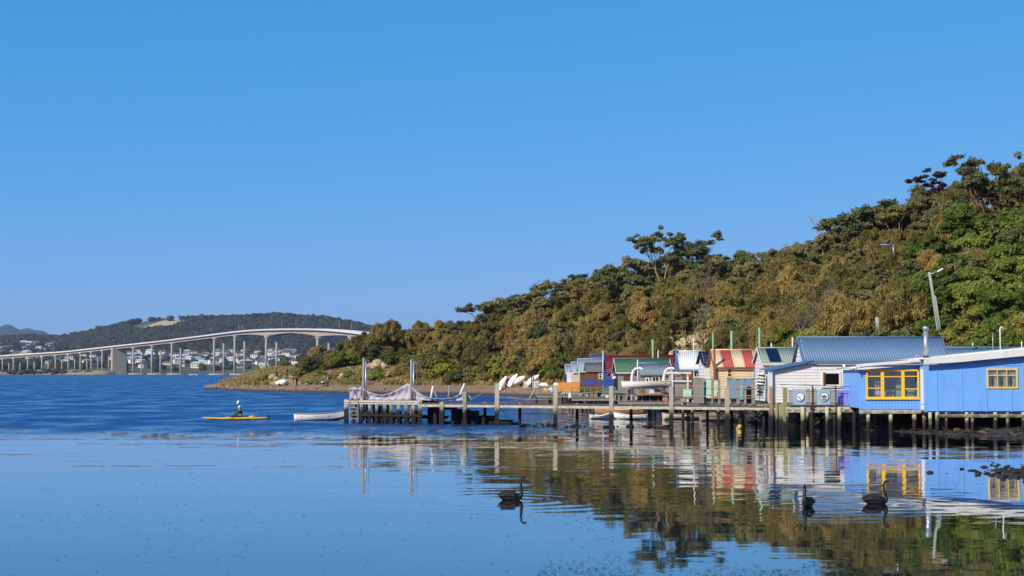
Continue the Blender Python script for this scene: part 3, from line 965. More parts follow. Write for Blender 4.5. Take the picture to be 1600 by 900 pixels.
        for wx in (-L * .36, L * .36):
            for wy in (-1.1, 1.1):
                MB().tube([(wx, wy - .15, .48), (wx, wy + .15, .48)], .48, 10).build('wheel', mat('tyre', (.06, .06, .06), .9), o)
        o.rotation_euler = (0, 0, math.atan2(u.y, u.x))
    vehicle(513, 3.5, 11.5, 3.9, 'lorry', (.92, .90, .84), 'white box lorry crossing near the crown of the bridge', 'lorry')
    vehicle(252, 4.0, 6.0, 2.6, 'delivery_van', (.9, .9, .9), 'white van on the bridge above the slender left piers', 'van')
bridge()
# ------------------------------------------------------------------ building kit
def timber(name, rgb, wet=True, tide=1.0):
    """weathered round or sawn timber, with the tide's dark stain up to the height it reaches"""
    if name in _mc: return _mc[name]
    t = NT(name)
    p = t.pos()
    n = t.noise(5, 5, p, .7, (1, 1, .25)) if False else t.noise(5, 5, rough=.7, mscale=(1, 1, .22))
    c = lin(rgb)
    col = t.mix(n.outputs[0], tuple(v * .55 for v in c), tuple(min(1, v * 1.35) for v in c))
    if wet:
        sep = t.node('ShaderNodeSeparateXYZ'); t.l.new(p, sep.inputs[0])
        n2 = t.noise(2.2, 4, p, .6)
        zz = t.math('ADD', sep.outputs[2], t.math('MULTIPLY', t.math('SUBTRACT', n2.outputs[0], .5), .9))
        col = t.mix(t.rng(zz, .95 * tide, 1.4 * tide), lin((.36, .35, .24)), col)
        col = t.mix(t.rng(zz, .80 * tide, 1.08 * tide), lin((.085, .075, .06)), col)
    t.l.new(col, t.b.inputs['Base Color'])
    t.b.inputs['Roughness'].default_value = .85
    t.bump(n.outputs[0], .4)
    _mc[name] = t.m
    return t.m
M_POST = timber('pale_post', (.70, .66, .58))
M_POSTG = timber('green_post', (.60, .60, .44))
M_PILE = timber('house_pile', (.72, .70, .55), True, .78)
M_PILEG = timber('mossy_house_pile', (.52, .52, .37), True, .72)
M_BEAM = timber('pale_beam', (.72, .70, .62))
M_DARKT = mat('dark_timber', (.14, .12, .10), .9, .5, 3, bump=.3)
M_DECK = mat('deck_timber', (.42, .38, .33), .85, .4, 3, bump=.3, stretch=(3, .3, 1))
M_GREYT = mat('grey_timber', (.55, .53, .49), .85, .4, 4, bump=.3, stretch=(1, 1, .2))
M_BROWNT = mat('brown_timber', (.42, .29, .20), .8, .45, 3, bump=.3, stretch=(1, 1, .3), dirt=(.2, .15, .11))
M_WHITE = mat('white_paint', (.86, .85, .82), .55, .07, 1.5, dirt=(.66, .64, .58), dirt_amt=.35)
M_WHITE2 = mat('white_trim', (.86, .86, .83), .5, .07, 2, dirt=(.70, .68, .62), dirt_amt=.35)
M_CREAM = mat('cream_paint', (.86, .77, .58), .6, .08, 2, dirt=(.66, .56, .40), dirt_amt=.35)
M_BLUE = mat('blue_paint', (.44, .66, .91), .55, .07, .9, dirt=(.40, .58, .80), dirt_amt=.55)
M_BLUE2 = mat('light_blue_paint', (.44, .60, .72), .6, .12, 2, dirt=(.5, .55, .55))
M_DBLUE = mat('deep_blue_paint', (.22, .29, .56), .5, .12, 2)
M_YEL = mat('yellow_paint', (.98, .76, .13), .45, .04, 2)
M_YEL2 = mat('pale_yellow_paint', (.92, .76, .34), .45, .04, 2)
M_ROOFBLUE = mat('blue_steel_roof', (.39, .49, .60), .5, .12, .8, metal=.1, dirt=(.40, .46, .52), dirt_amt=.6)
M_ROOFSP = mat('speckled_roof', (.56, .60, .55), .6, .30, 9, dirt=(.40, .44, .40), dirt_amt=.6)
M_ROOFGREEN = mat('green_roof', (.30, .44, .32), .7, .18, 2.5, dirt=(.38, .50, .40), dirt_amt=.5)
M_ROOFRED = mat('red_roof', (.50, .15, .14), .55, .15, 2, dirt=(.42, .14, .11))
M_ROOFMAR = mat('maroon_roof', (.36, .11, .11), .6, .15, 2)
M_ROOFLB = mat('pale_blue_roof', (.60, .64, .68), .5, .14, 2, dirt=(.48, .52, .56))
M_ROOFGB = mat('grey_blue_roof', (.48, .53, .56), .55, .16, 2, stretch=(3, 1, 1), dirt=(.36, .42, .46))
M_STRIPER = mat('striped_red_sheet', (.72, .31, .25), .6, .12, 2, dirt=(.60, .30, .25), dirt_amt=.4)
M_STRIPEC = mat('striped_cream_sheet', (.86, .75, .58), .6, .10, 2, dirt=(.70, .60, .46), dirt_amt=.4)
M_SLATE = mat('slate_shingle', (.42, .42, .42), .8, .35, 6, dirt=(.28, .28, .27))
M_BLACK = mat('black_void', (.03, .03, .035), .7, .2)
M_GLASS = mat('window_glass', (.06, .07, .08), .08, .1, 1, spec=.8)
M_STEEL = mat('galvanised_steel', (.66, .68, .70), .38, .12, 3, metal=.6)
M_PGREEN = mat('mint_paint', (.62, .82, .66), .6, .1, 2)
M_PINK = mat('pink_trim', (.82, .70, .64), .6, .08, 2)
M_LAV = mat('lavender_plastic', (.56, .54, .80), .4, .06, 1)
M_ORG = mat('orange_paint', (.88, .60, .30), .6, .1, 2, dirt=(.72, .44, .16))
M_NAVY = mat('navy_paint', (.08, .12, .26), .5, .1, 2)
M_ROPE = mat('rope', (.55, .52, .46), .9, .2, 8)
M_RUSTR = mat('rust_trim', (.55, .31, .22), .7, .15, 3)

def corr(mb, A, B, C, D, pitch=.16, amp=.022, th=.03):
    """corrugated sheet, A-B along the eave, D-C along the ridge"""
    A, B, C, D = map(Vector, (A, B, C, D))
    n = (B - A).cross(D - A).normalized()
    L = (B - A).length; k = max(2, int(L / pitch)) * 4
    V, F = [], []
    for i in range(k + 1):
        t = i / k; o = n * (amp * math.sin(i * math.pi / 2))
        a = A.lerp(B, t) + o; d = D.lerp(C, t) + o
        V += [a, d, a - n * th, d - n * th]
    for i in range(k):
        b = i * 4
        F += [(b, b + 4, b + 5, b + 1), (b + 2, b + 3, b + 7, b + 6), (b, b + 2, b + 6, b + 4), (b + 1, b + 5, b + 7, b + 3)]
    F += [(0, 1, 3, 2), (k * 4, k * 4 + 2, k * 4 + 3, k * 4 + 1)]
    return mb.add(V, F, True)

def spans_minus(a, b, holes, z0, z1):
    out = [(a, b)]
    for (h0, h1, hz0, hz1) in holes:
        if hz1 <= z0 + .01 or hz0 >= z1 - .01: continue
        nx = []
        for (p, q) in out:
            if h1 <= p or h0 >= q: nx.append((p, q)); continue
            if h0 > p: nx.append((p, h0))
            if h1 < q: nx.append((h1, q))
        out = nx
    return [s for s in out if s[1] - s[0] > .04]

def boards(parent, m, O, u, n, z0, z1, span, pitch=.2, holes=(), th=.022, name='weatherboard'):
    """lapped boards: every board an object. O at u=0, z taken absolute; span(z) -> (a, b)"""
    O, u, n = Vector(O), Vector(u).normalized(), Vector(n).normalized()
    z = z0
    while z < z1 - .02:
        zt = min(z + pitch, z1)
        a, b = span((z + zt) / 2) if callable(span) else span
        for (p, q) in spans_minus(a, b, holes, z, zt):
            def pt(s, zz, o): w = O + u * s + n * o; return (w.x, w.y, zz)
            o0, o1 = th + .022, th
            vs = [pt(p, z, 0), pt(q, z, 0), pt(q, zt + .01, 0), pt(p, zt + .01, 0), pt(p, z, o0), pt(q, z, o0), pt(q, zt + .01, o1 - .014), pt(p, zt + .01, o1 - .014)]
            MB().add(vs, [(0, 3, 2, 1), (4, 5, 6, 7), (0, 1, 5, 4), (3, 7, 6, 2), (0, 4, 7, 3), (1, 2, 6, 5)]).build(name, m, parent)
        z = zt

def palings(parent, m, O, u, n, L, z0, z1, w=.12, gap=.02, th=.03, holes=(), name='paling', jitter=0.0, q=None, top=None):
    O, u, n = Vector(O), Vector(u).normalized(), Vector(n).normalized()
    s = 0
    while s < L - .03:
        e = min(s + w, L)
        tz = z1 + (q.uniform(-jitter, jitter) if q else 0)
        if top: tz = top(s)
        zs = [(z0, tz)]
        for (h0, h1, hz0, hz1) in holes:
            if h0 < (s + e) / 2 < h1: zs = [(a, b) for a, b in ((z0, hz0), (hz1, tz)) if b - a > .03]
        for (a, b) in zs:
            c = O + u * s; d = O + u * e; cn, dn = c + n * th, d + n * th
            MB().hexa([(cn.x, cn.y, a), (dn.x, dn.y, a), (d.x, d.y, a), (c.x, c.y, a)], [(cn.x, cn.y, b), (dn.x, dn.y, b), (d.x, d.y, b), (c.x, c.y, b)]).build(name, m, parent)
        s = e + gap

def window(parent, px0, px1, py0, py1, Y, fm, cols=1, transom=None, sash=.05, frame=.09, depth=.10, glass=None, sill=True, name='window', seps=None, colw=None):
    """a framed opening in a wall that faces us at depth Y"""
    x0, x1, z0, z1 = X(px0, Y), X(px1, Y), Z(py1, Y), Z(py0, Y)
    fr = MB(); y0, y1 = Y - .07, Y + .05
    fr.box(x0, x0 + frame, y0, y1, z0, z1).box(x1 - frame, x1, y0, y1, z0, z1)
    fr.box(x0 + frame, x1 - frame, y0 + .004, y1, z1 - frame, z1).box(x0 + frame, x1 - frame, y0 + .004, y1, z0, z0 + frame)
    f = fr.build(name, fm, parent)
    xs = [x0 + frame] + ([X(s, Y) for s in seps] if seps else [x0 + frame + (x1 - x0 - 2 * frame) * k / cols for k in range(1, cols)]) + [x1 - frame]
    cw = colw or sash
    for s in xs[1:-1]: MB().box(s - cw / 2, s + cw / 2, y0 + .01, y1 - .01, z0 + frame, z1 - frame).build('mullion', fm, f)
    for i in range(len(xs) - 1):
        a = xs[i] + (cw / 2 if i else 0); b = xs[i + 1] - (cw / 2 if i < len(xs) - 2 else 0)
        tr = transom[i] if isinstance(transom, list) else transom
        for ty in (tr if isinstance(tr, (tuple, list)) else ([tr] if tr else [])):
            tz = Z(ty, Y); MB().box(a, b, y0 + .03, y1 - .03, tz - sash / 2, tz + sash / 2).build('glazing_bar', fm, f)
        MB().box(a, b, Y - .012, Y + .004, z0 + frame, z1 - frame).build('pane', glass or M_GLASS, f)
    if sill: MB().box(x0 - .06, x1 + .06, Y - .14, Y - .002, z0 - .07, z0 - .001).build('sill', fm, f)
    return f, (x0, x1, z0, z1)

def glass_clear():
    t = NT('clear_glass')
    t.n.remove(t.b)
    g = t.node('ShaderNodeBsdfGlossy'); g.inputs['Roughness'].default_value = .03
    tr = t.node('ShaderNodeBsdfTransparent'); tr.inputs[0].default_value = (.88, .92, .9, 1)
    mx = t.node('ShaderNodeMixShader')
    mx.inputs[0].default_value = .10; t.l.new(tr.outputs[0], mx.inputs[1]); t.l.new(g.outputs[0], mx.inputs[2])
    t.l.new(mx.outputs[0], t.n['Material Output'].inputs['Surface'])
    return t.m
M_CLEAR = glass_clear()

def gable_house(name, label, px0, px1, Y, run, py_e, py_r, zb, wall_m, roof, cat='boathouse', barge=None, gable_m=None, over=.22, pitch=.2, holes=(), wall='boards', gopen=False, group=None, floor_m=None, stumps=True, px_r0=None, barge_r=True, lap=True):
    """a boathouse whose ridge runs across the view; its gable faces the bay (left).
    run: depth of half the roof. roof: [(px_left, px_right, material)] at the eave, or one material."""
    Ye = Y - over; Yr = Y + run; Yb = Y + 2 * run
    x0, x1 = X(px0, Y), X(px1, Y)
    ze, zr = Z(py_e, Ye), Z(py_r, Yr)
    root = empty(name, (x0, Y, zb), label, cat, group)
    dz = (zr - ze) / (Yr - Ye)
    zw = ze + dz * over - .05                       # wall top at the front wall
    th = .10
    MB().box(x0 + th, x1 - th, Y, Y + th, zb, zw).build('front_wall', wall_m, root)
    MB().box(x0 + th, x1 - th, Yb - th, Yb, zb, zw).build('back_wall', wall_m, root)
    for k, xx in enumerate((x0, x1 - th)):
        m_ = MB(); pr = [(Y, zb), (Yb, zb), (Yb, zw), (Yr, zr - .05), (Y, zw)]
        vs = [(xx, a, b) for a, b in pr] + [(xx + th, a, b) for a, b in pr]
        m_.add(vs, [(4, 3, 2, 1, 0), (5, 6, 7, 8, 9)] + [(i, (i + 1) % 5, (i + 1) % 5 + 5, i + 5) for i in range(5)])
        m_.build('gable_wall' if k == 0 else 'end_wall', (M_BLACK if gopen and k == 0 else (gable_m or wall_m)), root)  # an open gable's dark inside is painted black onto the wall
    if wall == 'boards':
        boards(root, wall_m, (x0, Y, 0), (1, 0, 0), (0, -1, 0), zb, zw, (0, x1 - x0), pitch, [(a - x0, b - x0, c, d) for a, b, c, d in holes])
    elif wall == 'palings':
        palings(root, wall_m, (x0, Y, 0), (1, 0, 0), (0, -1, 0), x1 - x0, zb, zw, .22, .012, .025, [(a - x0, b - x0, c, d) for a, b, c, d in holes], name='wall_board')
    if not gopen:
        gm = gable_m or wall_m
        def sp(z):
            if z <= zw: return (0, 2 * run)
            f = (z - zw) / max(zr - zw, .01) * run
            return (f, 2 * run - f)
        boards(root, gm, (x0, Y, 0), (0, 1, 0), (-1, 0, 0), zb, zr - .12, sp, pitch * 1.3)
    ov = .18
    rr = roof if isinstance(roof, list) else [(None, None, roof)]
    for (a, b, m) in rr:
        xa = x0 - ov if a is None else X(a, Ye); xb = x1 + ov if b is None else X(b, Ye)
        corr(MB(), (xa, Ye, ze), (xb, Ye, ze), (xb, Yr, zr), (xa, Yr, zr)).build('roof_sheet', m, root)
    xa, xb = x0 - ov, x1 + ov
    corr(MB(), (xb, Yb + over, ze), (xa, Yb + over, ze), (xa, Yr, zr), (xb, Yr, zr)).build('roof_sheet', rr[-1][2], root)
    bar = MB().tube([(xa, Yr, zr + .03), (xb, Yr, zr + .03)], .06, 6).build('ridge_cap', rr[0][2], root)
    bm_ = barge or M_WHITE2
    for xx in (xa - .03,) + ((xb + .03,) if barge_r else ()):
        b = MB()
        b.bar((xx, Ye - .02, ze - .05), (xx, Yr, zr - .03), .04, .17).bar((xx, Yb + over, ze - .05), (xx, Yr + .002, zr - .03), .042, .17)
        b.build('barge_board', bm_, root)
    MB().box(xa, xb, Ye - .07, Ye - .01, ze - .13, ze - .03).build('gutter', bm_, root)
    MB().box(x0 - .05, x1 + .05, Y - .06, Yb, zb - .22, zb - .003).build('floor_frame', floor_m or M_DARKT, root)
    if stumps:
        k = max(2, int((x1 - x0) / 1.6))
        for i in range(k + 1):
            for yy in (Y + .15, Yb - .15):
                xx = x0 + .12 + (x1 - x0 - .24) * i / k
                MB().cyl((xx, yy, -.6), .11, zb - .22 + .6, 7).build('stump', M_PILE, root)
    return root, dict(x0=x0, x1=x1, Y=Y, ze=ze, zr=zr, zw=zw, zb=zb, Yr=Yr, Ye=Ye)

# ------------------------------------------------------------------ the row of boathouses, nearest last
def hole(px0, px1, py0, py1, Y): return (X(px0, Y), X(px1, Y), Z(py1, Y), Z(py0, Y))
# far left pair
h, g = gable_house('boathouse', 'tiny blue and white boathouse at the far left end of the row', 886, 897, 190, 2.0, 583, 570, 1.5, M_DBLUE, M_ROOFLB, gable_m=M_DBLUE, wall='palings')
for k, px in enumerate((887.2, 890.5, 894)):
    xx = X(px, 189.8); MB().box(xx - .12, xx + .12, 189.72, 189.9, 1.5, g['zw']).build('white_strip', M_WHITE2, h)
h, g = gable_house('boathouse', 'narrow pale pink boathouse second from the left end of the row', 896, 905, 184, 2.0, 581, 566, 1.5, M_PINK, M_ROOFLB, gable_m=M_PINK)
h, g = gable_house('boathouse', 'dark slate-roofed shed peeping up behind the pale blue roof', 925, 946, 196, 1.8, 562, 554, 1.5, M_GREYT, mat('dark_slate_roof', (.30, .36, .44), .6, .1), barge=M_GREYT)
h, g = gable_house('boathouse', 'boathouse with pale blue roof, mint gable and brown timber front', 906, 945, 178, 2.1, 580, 561, 1.5, M_BROWNT, M_ROOFLB, gable_m=M_PGREEN, holes=[hole(919, 926, 583, 595, 178)], wall='palings')
window(h, 919, 926, 583, 594, 178, M_WHITE, 1, sill=False)
h, g = gable_house('shed', 'small grey shingle-roofed shed in front of the pale blue roof', 917, 942, 172, 1.4, 579, 567, 1.5, M_BROWNT, M_SLATE, cat='shed', barge=M_GREYT, wall='palings', holes=[hole(935, 941, 583, 592, 172)])
window(h, 935, 941, 583, 592, 172, M_WHITE2, 1, 587, sill=False)
h, g = gable_house('boathouse', 'long red-roofed boathouse with royal blue boards and gable', 950, 1064, 166, 3.0, 582, 555.5, 1.5, M_DBLUE, M_ROOFRED, gable_m=M_DBLUE, barge=M_DBLUE)
h, g = gable_house('boathouse', 'green-roofed boathouse with gable painted black as an opening and white barge boards', 965, 1051, 151, 2.7, 581.5, 560.5, 1.6, M_GREYT, M_ROOFGREEN, gopen=True, wall='palings', holes=[hole(974, 988, 586, 598, 151)])
window(h, 974, 988, 586, 598, 151, M_BROWNT, 1, glass=mat('brown_blind', (.42, .24, .14), .7))
h, g = gable_house('boathouse', 'maroon-roofed boathouse with pale pink gable boards, half hidden by the white parapet', 1054, 1090, 143, 2.4, 585, 561.5, 1.6, M_PINK, M_ROOFMAR, gable_m=M_PINK, barge=M_PINK)
h, g = gable_house('shed', 'shed with weathered grey blue roof behind the hanging white boat', 1001, 1044, 139, 1.9, 584, 568, 1.6, M_GREYT, M_ROOFGB, cat='shed', barge=M_GREYT, wall='palings', holes=[hole(1008, 1014, 590, 603, 139), hole(1018, 1030, 588, 600, 139)])
window(h, 1008, 1014, 590, 602, 139, M_WHITE2, 1, sill=False); window(h, 1018, 1030, 588, 599, 139, M_WHITE, 2, sill=False)
h, g = gable_house('boathouse', 'boathouse with steep white ribbed roof and blue edge posts', 1064, 1101, 131, 1.6, 577, 549, 1.6, M_BROWNT, mat('white_rib_roof', (.88, .86, .82), .45, .05, 1), barge=M_BLUE2, wall='palings', holes=[hole(1083, 1094, 580, 590, 131)])
window(h, 1083, 1094, 580, 590, 131, M_WHITE2, 2, sill=False)
xx = X(1060, 130.6)
MB().box(xx - .08, xx + .06, 132.3, 132.5, 1.6, Z(546, 132.4)).build('edge_post', mat('mid_blue_paint', (.34, .47, .64), .6, .1), h)
h, g = gable_house('boathouse', 'white weatherboard boathouse with small dark slate roof beside the striped roof', 1100.5, 1122, 124, 1.9, 568, 550, 1.6, M_WHITE, mat('dark_navy_roof', (.14, .17, .28), .5, .1), barge=M_NAVY)
# striped roof
h, g = gable_house('boathouse', 'cream weatherboard boathouse under a red and cream striped roof', 1118.5, 1184, 118, 1.9, 573.5, 547, 1.65, M_CREAM,
                   [(1116, 1130.5, M_STRIPEC), (1130.5, 1147, M_STRIPER), (1147, 1164.5, M_STRIPEC), (1164.5, 1180.5, M_STRIPER), (1180.5, 1188, M_STRIPEC)],
                   barge=M_RUSTR, gable_m=M_CREAM, holes=[hole(1135, 1144, 577, 590, 118)], pitch=.19)
window(h, 1135, 1144, 577, 590, 118, M_CREAM, 1, 583, sill=False, glass=mat('brown_blind2', (.33, .19, .12), .6))
MB().box(X(1119, 118) - .25, X(1119, 118) - .1, 117.7, 117.85, 1.65, Z(545, 118)).build('corner_post', M_RUSTR, h)
MB().box(X(1177, 117.9), X(1181, 117.9), 117.85, 117.92, 1.65, Z(578, 118)).build('corner_board', M_BLUE2, h)
palings(h, M_BLUE2, (X(1135, 118), 117.95, 0), (1, 0, 0), (0, -1, 0), X(1176, 118) - X(1135, 118), 1.68, Z(592, 118), .2, .01, .03, name='blue_board')
# speckled grey
h, g = gable_house('boathouse', 'boathouse with speckled grey-green roof, dark skylight and white gable', 1193, 1262, 108.5, 1.9, 567, 544, 1.65, M_WHITE, M_ROOFSP, gable_m=M_WHITE, pitch=.2)
zz0, zz1 = g['ze'], g['zr']; Ya, Yb_ = g['Ye'], g['Yr']
xa, xb = X(1204, 108), X(1222, 108)
def onroof(x, f, e): return (x, Ya + (Yb_ - Ya) * f, zz0 + (zz1 - zz0) * f + e)
MB().hexa([onroof(xa, .04, .03), onroof(xb, .04, .03), onroof(xb, .93, .03), onroof(xa, .93, .03)], [onroof(xa, .04, .07), onroof(xb, .04, .07), onroof(xb, .93, .07), onroof(xa, .93, .07)]).build('skylight', mat('dark_skylight', (.05, .08, .18), .2, .1), h)
# white house with the big blue roof
WY = 103.0
h, g = gable_house('boathouse', 'white weatherboard boathouse with long steep blue corrugated roof', 1258, 1478, WY, 1.75, 565, 527.5, 1.65, M_WHITE, M_ROOFBLUE, barge=M_ROOFBLUE,
                   gable_m=M_WHITE, holes=[hole(1283, 1313, 580, 604, WY)], pitch=.2)
window(h, 1283, 1313, 580.5, 604, WY, M_WHITE2, 1, frame=.13, glass=mat('dark_pane', (.05, .05, .055), .3))
MB().box(X(1285, WY), X(1288.5, WY), WY - .09, WY - .075, Z(603, WY), Z(582, WY)).build('open_sash', M_BROWNT, h)
# low front room running towards the bay, its blue roof falling to the left
xl, xr_ = X(1207, WY), X(1258, WY)
def rt(s): return Z(576.5, WY) + (Z(566.5, WY) - Z(576.5, WY)) * s / (xr_ - xl)
m_ = MB(); m_.hexa([(xl, WY, 1.65), (xr_ - .01, WY, 1.65), (xr_ - .01, WY + 3.4, 1.65), (xl, WY + 3.4, 1.65)], [(xl, WY, rt(0)), (xr_ - .01, WY, rt(xr_ - xl)), (xr_ - .01, WY + 3.4, rt(xr_ - xl)), (xl, WY + 3.4, rt(0))])
m_.build('front_room', M_WHITE, h)
z = 1.65
while z < rt(xr_ - xl) - .05:
    zt = min(z + .2, rt(xr_ - xl)); a = xl
    if (z + zt) / 2 > rt(0): a = xl + (xr_ - xl) * ((z + zt) / 2 - rt(0)) / (rt(xr_ - xl) - rt(0))
    if xr_ - a > .1:
        MB().hexa([(a, WY - .045, z), (xr_ - .01, WY - .045, z), (xr_ - .01, WY - .002, z), (a, WY - .002, z)], [(a, WY - .012, zt), (xr_ - .01, WY - .012, zt), (xr_ - .01, WY - .002, zt), (a, WY - .002, zt)]).build('weatherboard', M_WHITE, h)
    z = zt
corr(MB(), (xl - .35, WY + 3.6, rt(0) - .02), (xl - .35, WY - .35, rt(0) - .02), (xr_ + .5, WY - .35, rt(xr_ - xl) + .13), (xr_ + .5, WY + 3.6, rt(xr_ - xl) + .13)).build('roof_sheet', M_ROOFBLUE, h)
MB().hexa([(xl - .4, WY - .42, rt(0) - .14), (xr_ + .02, WY - .42, rt(xr_ - xl) - .04), (xr_ + .02, WY - .36, rt(xr_ - xl) - .04), (xl - .4, WY - .36, rt(0) - .14)],
          [(xl - .4, WY - .42, rt(0) + .05), (xr_ + .02, WY - .42, rt(xr_ - xl) + .15), (xr_ + .02, WY - .36, rt(xr_ - xl) + .15), (xl - .4, WY - .36, rt(0) + .05)]).build('fascia', mat('blue_fascia', (.30, .42, .60), .5, .06), h)
for px in (1200, 1203.5): MB().box(X(px, WY) - .05, X(px, WY) + .05, WY - .3, WY - .2, 1.6, rt(0) - .1).build('verandah_post', M_WHITE2, h)
MB().tube([(X(1316, WY), WY - .2, Z(569, WY)), (X(1320, WY), WY - .25, Z(578, WY)), (X(1336, WY), WY - .35, Z(575, WY))], .09, 8).build('downpipe', M_WHITE2, h)
MB().box(X(1317, WY), X(1320, WY), WY - .09, WY - .05, 1.7, Z(570, WY)).build('corner_board', M_WHITE2, h)
for px in (1322, 1327): MB().box(X(px, WY) - .04, X(px, WY) + .04, WY - .15, WY - .1, 1.7, Z(578, WY)).build('trellis_post', M_WHITE2, h)
# second blue roof far right
h, g = gable_house('boathouse', 'blue corrugated boathouse roof seen just over the blue house, right of the flue', 1478, 1640, 107.5, 1.6, 556, 543.5, 1.65, M_ROOFBLUE, M_ROOFBLUE, barge=M_NAVY, wall=None)
MB().tube([(X(1517, 109), 108.6, g['zr'] - .1), (X(1517, 109), 108.6, g['zr'] + .42)], .07, 8).build('vent_pipe', M_STEEL, h)

# ------------------------------------------------------------------ the blue house on piles
def blue_house():
    YR_, YL = 93.0, 94.6
    zb = Z(643.5, YR_)
    xr0, xr1 = X(1447.5, YR_), X(1745, YR_)
    root = empty('blue_house', (xr0, YR_, zb), 'bright blue boathouse with yellow windows and white fascia, nearest on the right', 'boathouse')
    def ztop(px): return np.interp(px, [1447, 1600, 1745], [Z(571, YR_), Z(557, YR_), Z(544, YR_)])
    T = lambda px: float(ztop(px))
    D = 7.0
    m = MB(); m.hexa([(xr0, YR_ + .03, zb), (xr1, YR_ + .03, zb), (xr1, YR_ + D, zb), (xr0, YR_ + D, zb)], [(xr0, YR_ + .03, T(1447)), (xr1, YR_ + .03, T(1745)), (xr1, YR_ + D, T(1745)), (xr0, YR_ + D, T(1447))])
    # wall with a real opening: built from pieces round the window
    wx0, wx1, wz0, wz1 = X(1540, YR_), X(1588.5, YR_), Z(607, YR_), Z(575.5, YR_)
    def zt(x): return T(800 + FPX * x / YR_)
    edges = [xr0, X(1462.5, YR_), X(1501.5, YR_), X(1539.3, YR_), X(1578.5, YR_), X(1598, YR_), X(1637, YR_), X(1676, YR_), X(1715, YR_), xr1]
    for i in range(len(edges) - 1):
        a, b = edges[i], edges[i + 1]
        segs = [(a, b, zb, None)]
        if b > wx0 and a < wx1:
            segs = []
            if a < wx0: segs.append((a, wx0, zb, None))
            if b > wx1: segs.append((wx1, b, zb, None))
            segs.append((max(a, wx0), min(b, wx1), zb, wz0)); segs.append((max(a, wx0), min(b, wx1), wz1, None))
        q = MB()
        for (s, e, lo, hi) in segs:
            if e - s < .02: continue
            h0 = hi if hi else zt(s); h1 = hi if hi else zt(e)
            q.hexa([(s, YR_, lo), (e, YR_, lo), (e, YR_ + .06, lo), (s, YR_ + .06, lo)], [(s, YR_, h0), (e, YR_, h1), (e, YR_ + .06, h1), (s, YR_ + .06, h0)])
        q.build('wall_panel', M_BLUE, root)
        if i:
            hi = zt(a)
            for (lo, h_) in ([(zb, wz0 - .1), (wz1 + .02, hi)] if wx0 < a < wx1 else [(zb, hi)]):
                MB().box(a - .035, a + .035, YR_ - .03, YR_ - .001, lo, h_).build('batten', M_BLUE, root)
    MB().box(X(1539, YR_), X(1700, YR_), YR_ - .028, YR_ - .002, Z(571, YR_), Z(569.3, YR_)).build('batten', M_BLUE, root)
    MB().box(xr0, xr0 + .08, YR_ + .06, YR_ + D, zb, T(1447)).build('side_wall', M_BLUE, root)
    MB().box(xr0 + .08, xr1, YR_ + D - .1, YR_ + D, zb, T(1447)).build('back_wall', M_BLUE, root)
    MB().box(xr0, xr1, YR_ + .002, YR_ + D, zb - .12, zb - .002).build('floor', M_DARKT, root)
    MB().box(xr0, xr1, YR_ - .02, YR_ - .001, zb - .03, zb + .05).build('base_trim', mat('navy_trim', (.10, .20, .50), .6), root)
    # right window with curtains
    f, _ = window(root, 1540, 1588.5, 575.5, 607, YR_, M_YEL2, 3, 586.5, sash=.045, frame=.10, glass=M_CLEAR, sill=False)
    t = NT('curtain'); n = t.noise(8, 3, mscale=(3, 1, .15))
    t.l.new(t.mix(n.outputs[0], lin((.62, .60, .48)), lin((.90, .88, .76))), t.b.inputs['Base Color'])
    w3 = (wx1 - wx0 - .2) / 3
    for k in range(3):
        for side in (0, 1):
            xa = wx0 + .1 + w3 * k + (0.02 if side == 0 else w3 * .52)
            V, F = [], []
            nn = 14
            for i in range(nn + 1):
                for j in range(5):
                    zc = wz0 + .05 + (wz1 - wz0 - .1) * j / 4
                    pinch = 1 - (.45 * math.exp(-((j - 1.4) ** 2) / 1.2))
                    xx = xa + (w3 * .50) * ((i / nn - (.0 if side == 0 else 1.0)) * pinch + (.0 if side == 0 else 1.0))
                    V.append((xx, YR_ + .12 + .035 * math.sin(i * 1.9), zc))
            for i in range(nn):
                for j in range(4): F.append((i * 5 + j, (i + 1) * 5 + j, (i + 1) * 5 + j + 1, i * 5 + j + 1))
            MB().add(V, F, True).build('curtain', t.m, f)
    # left, slightly recessed room with the big yellow window
    xl0, xl1 = X(1341, YL), X(1437, YL)
    zl = Z(639.5, YL)
    def zlt(x): return float(np.interp(800 + FPX * x / YL, [1341, 1437], [Z(578, YL), Z(570, YL)]))
    hx0, hx1, hz0, hz1 = X(1353, YL), X(1433.5, YL), Z(621, YL), Z(578, YL)
    zk = Z(623.5, YL)
    q = MB()
    q.hexa([(xl0, YL, zk), (hx0, YL, zk), (hx0, YL + .08, zk), (xl0, YL + .08, zk)], [(xl0, YL, zlt(xl0)), (hx0, YL, zlt(hx0)), (hx0, YL + .08, zlt(hx0)), (xl0, YL + .08, zlt(xl0))])
    q.hexa([(hx1, YL, zk), (xl1, YL, zk), (xl1, YL + .08, zk), (hx1, YL + .08, zk)], [(hx1, YL, zlt(hx1)), (xl1, YL, zlt(xl1)), (xl1, YL + .08, zlt(xl1)), (hx1, YL + .08, zlt(hx1))])
    q.box(hx0, hx1, YL, YL + .08, zk, hz0)
    q.hexa([(hx0, YL, hz1), (hx1, YL, hz1), (hx1, YL + .08, hz1), (hx0, YL + .08, hz1)], [(hx0, YL, zlt(hx0)), (hx1, YL, zlt(hx1)), (hx1, YL + .08, zlt(hx1)), (hx0, YL + .08, zlt(hx0))])
    q.build('front_wall', M_BLUE, root)
    palings(root, M_BLUE, (xl0, YL + .01, 0), (1, 0, 0), (0, -1, 0), xl1 - xl0, zl, zk, .19, .012, .04, name='skirting_board')
    MB().box(xl0, xl1, YL + .02, YL + .08, zl, zk).build('skirting_back', M_BLUE, root)
    inner = mat('partition_face', (.62, .62, .56), .8, .05)
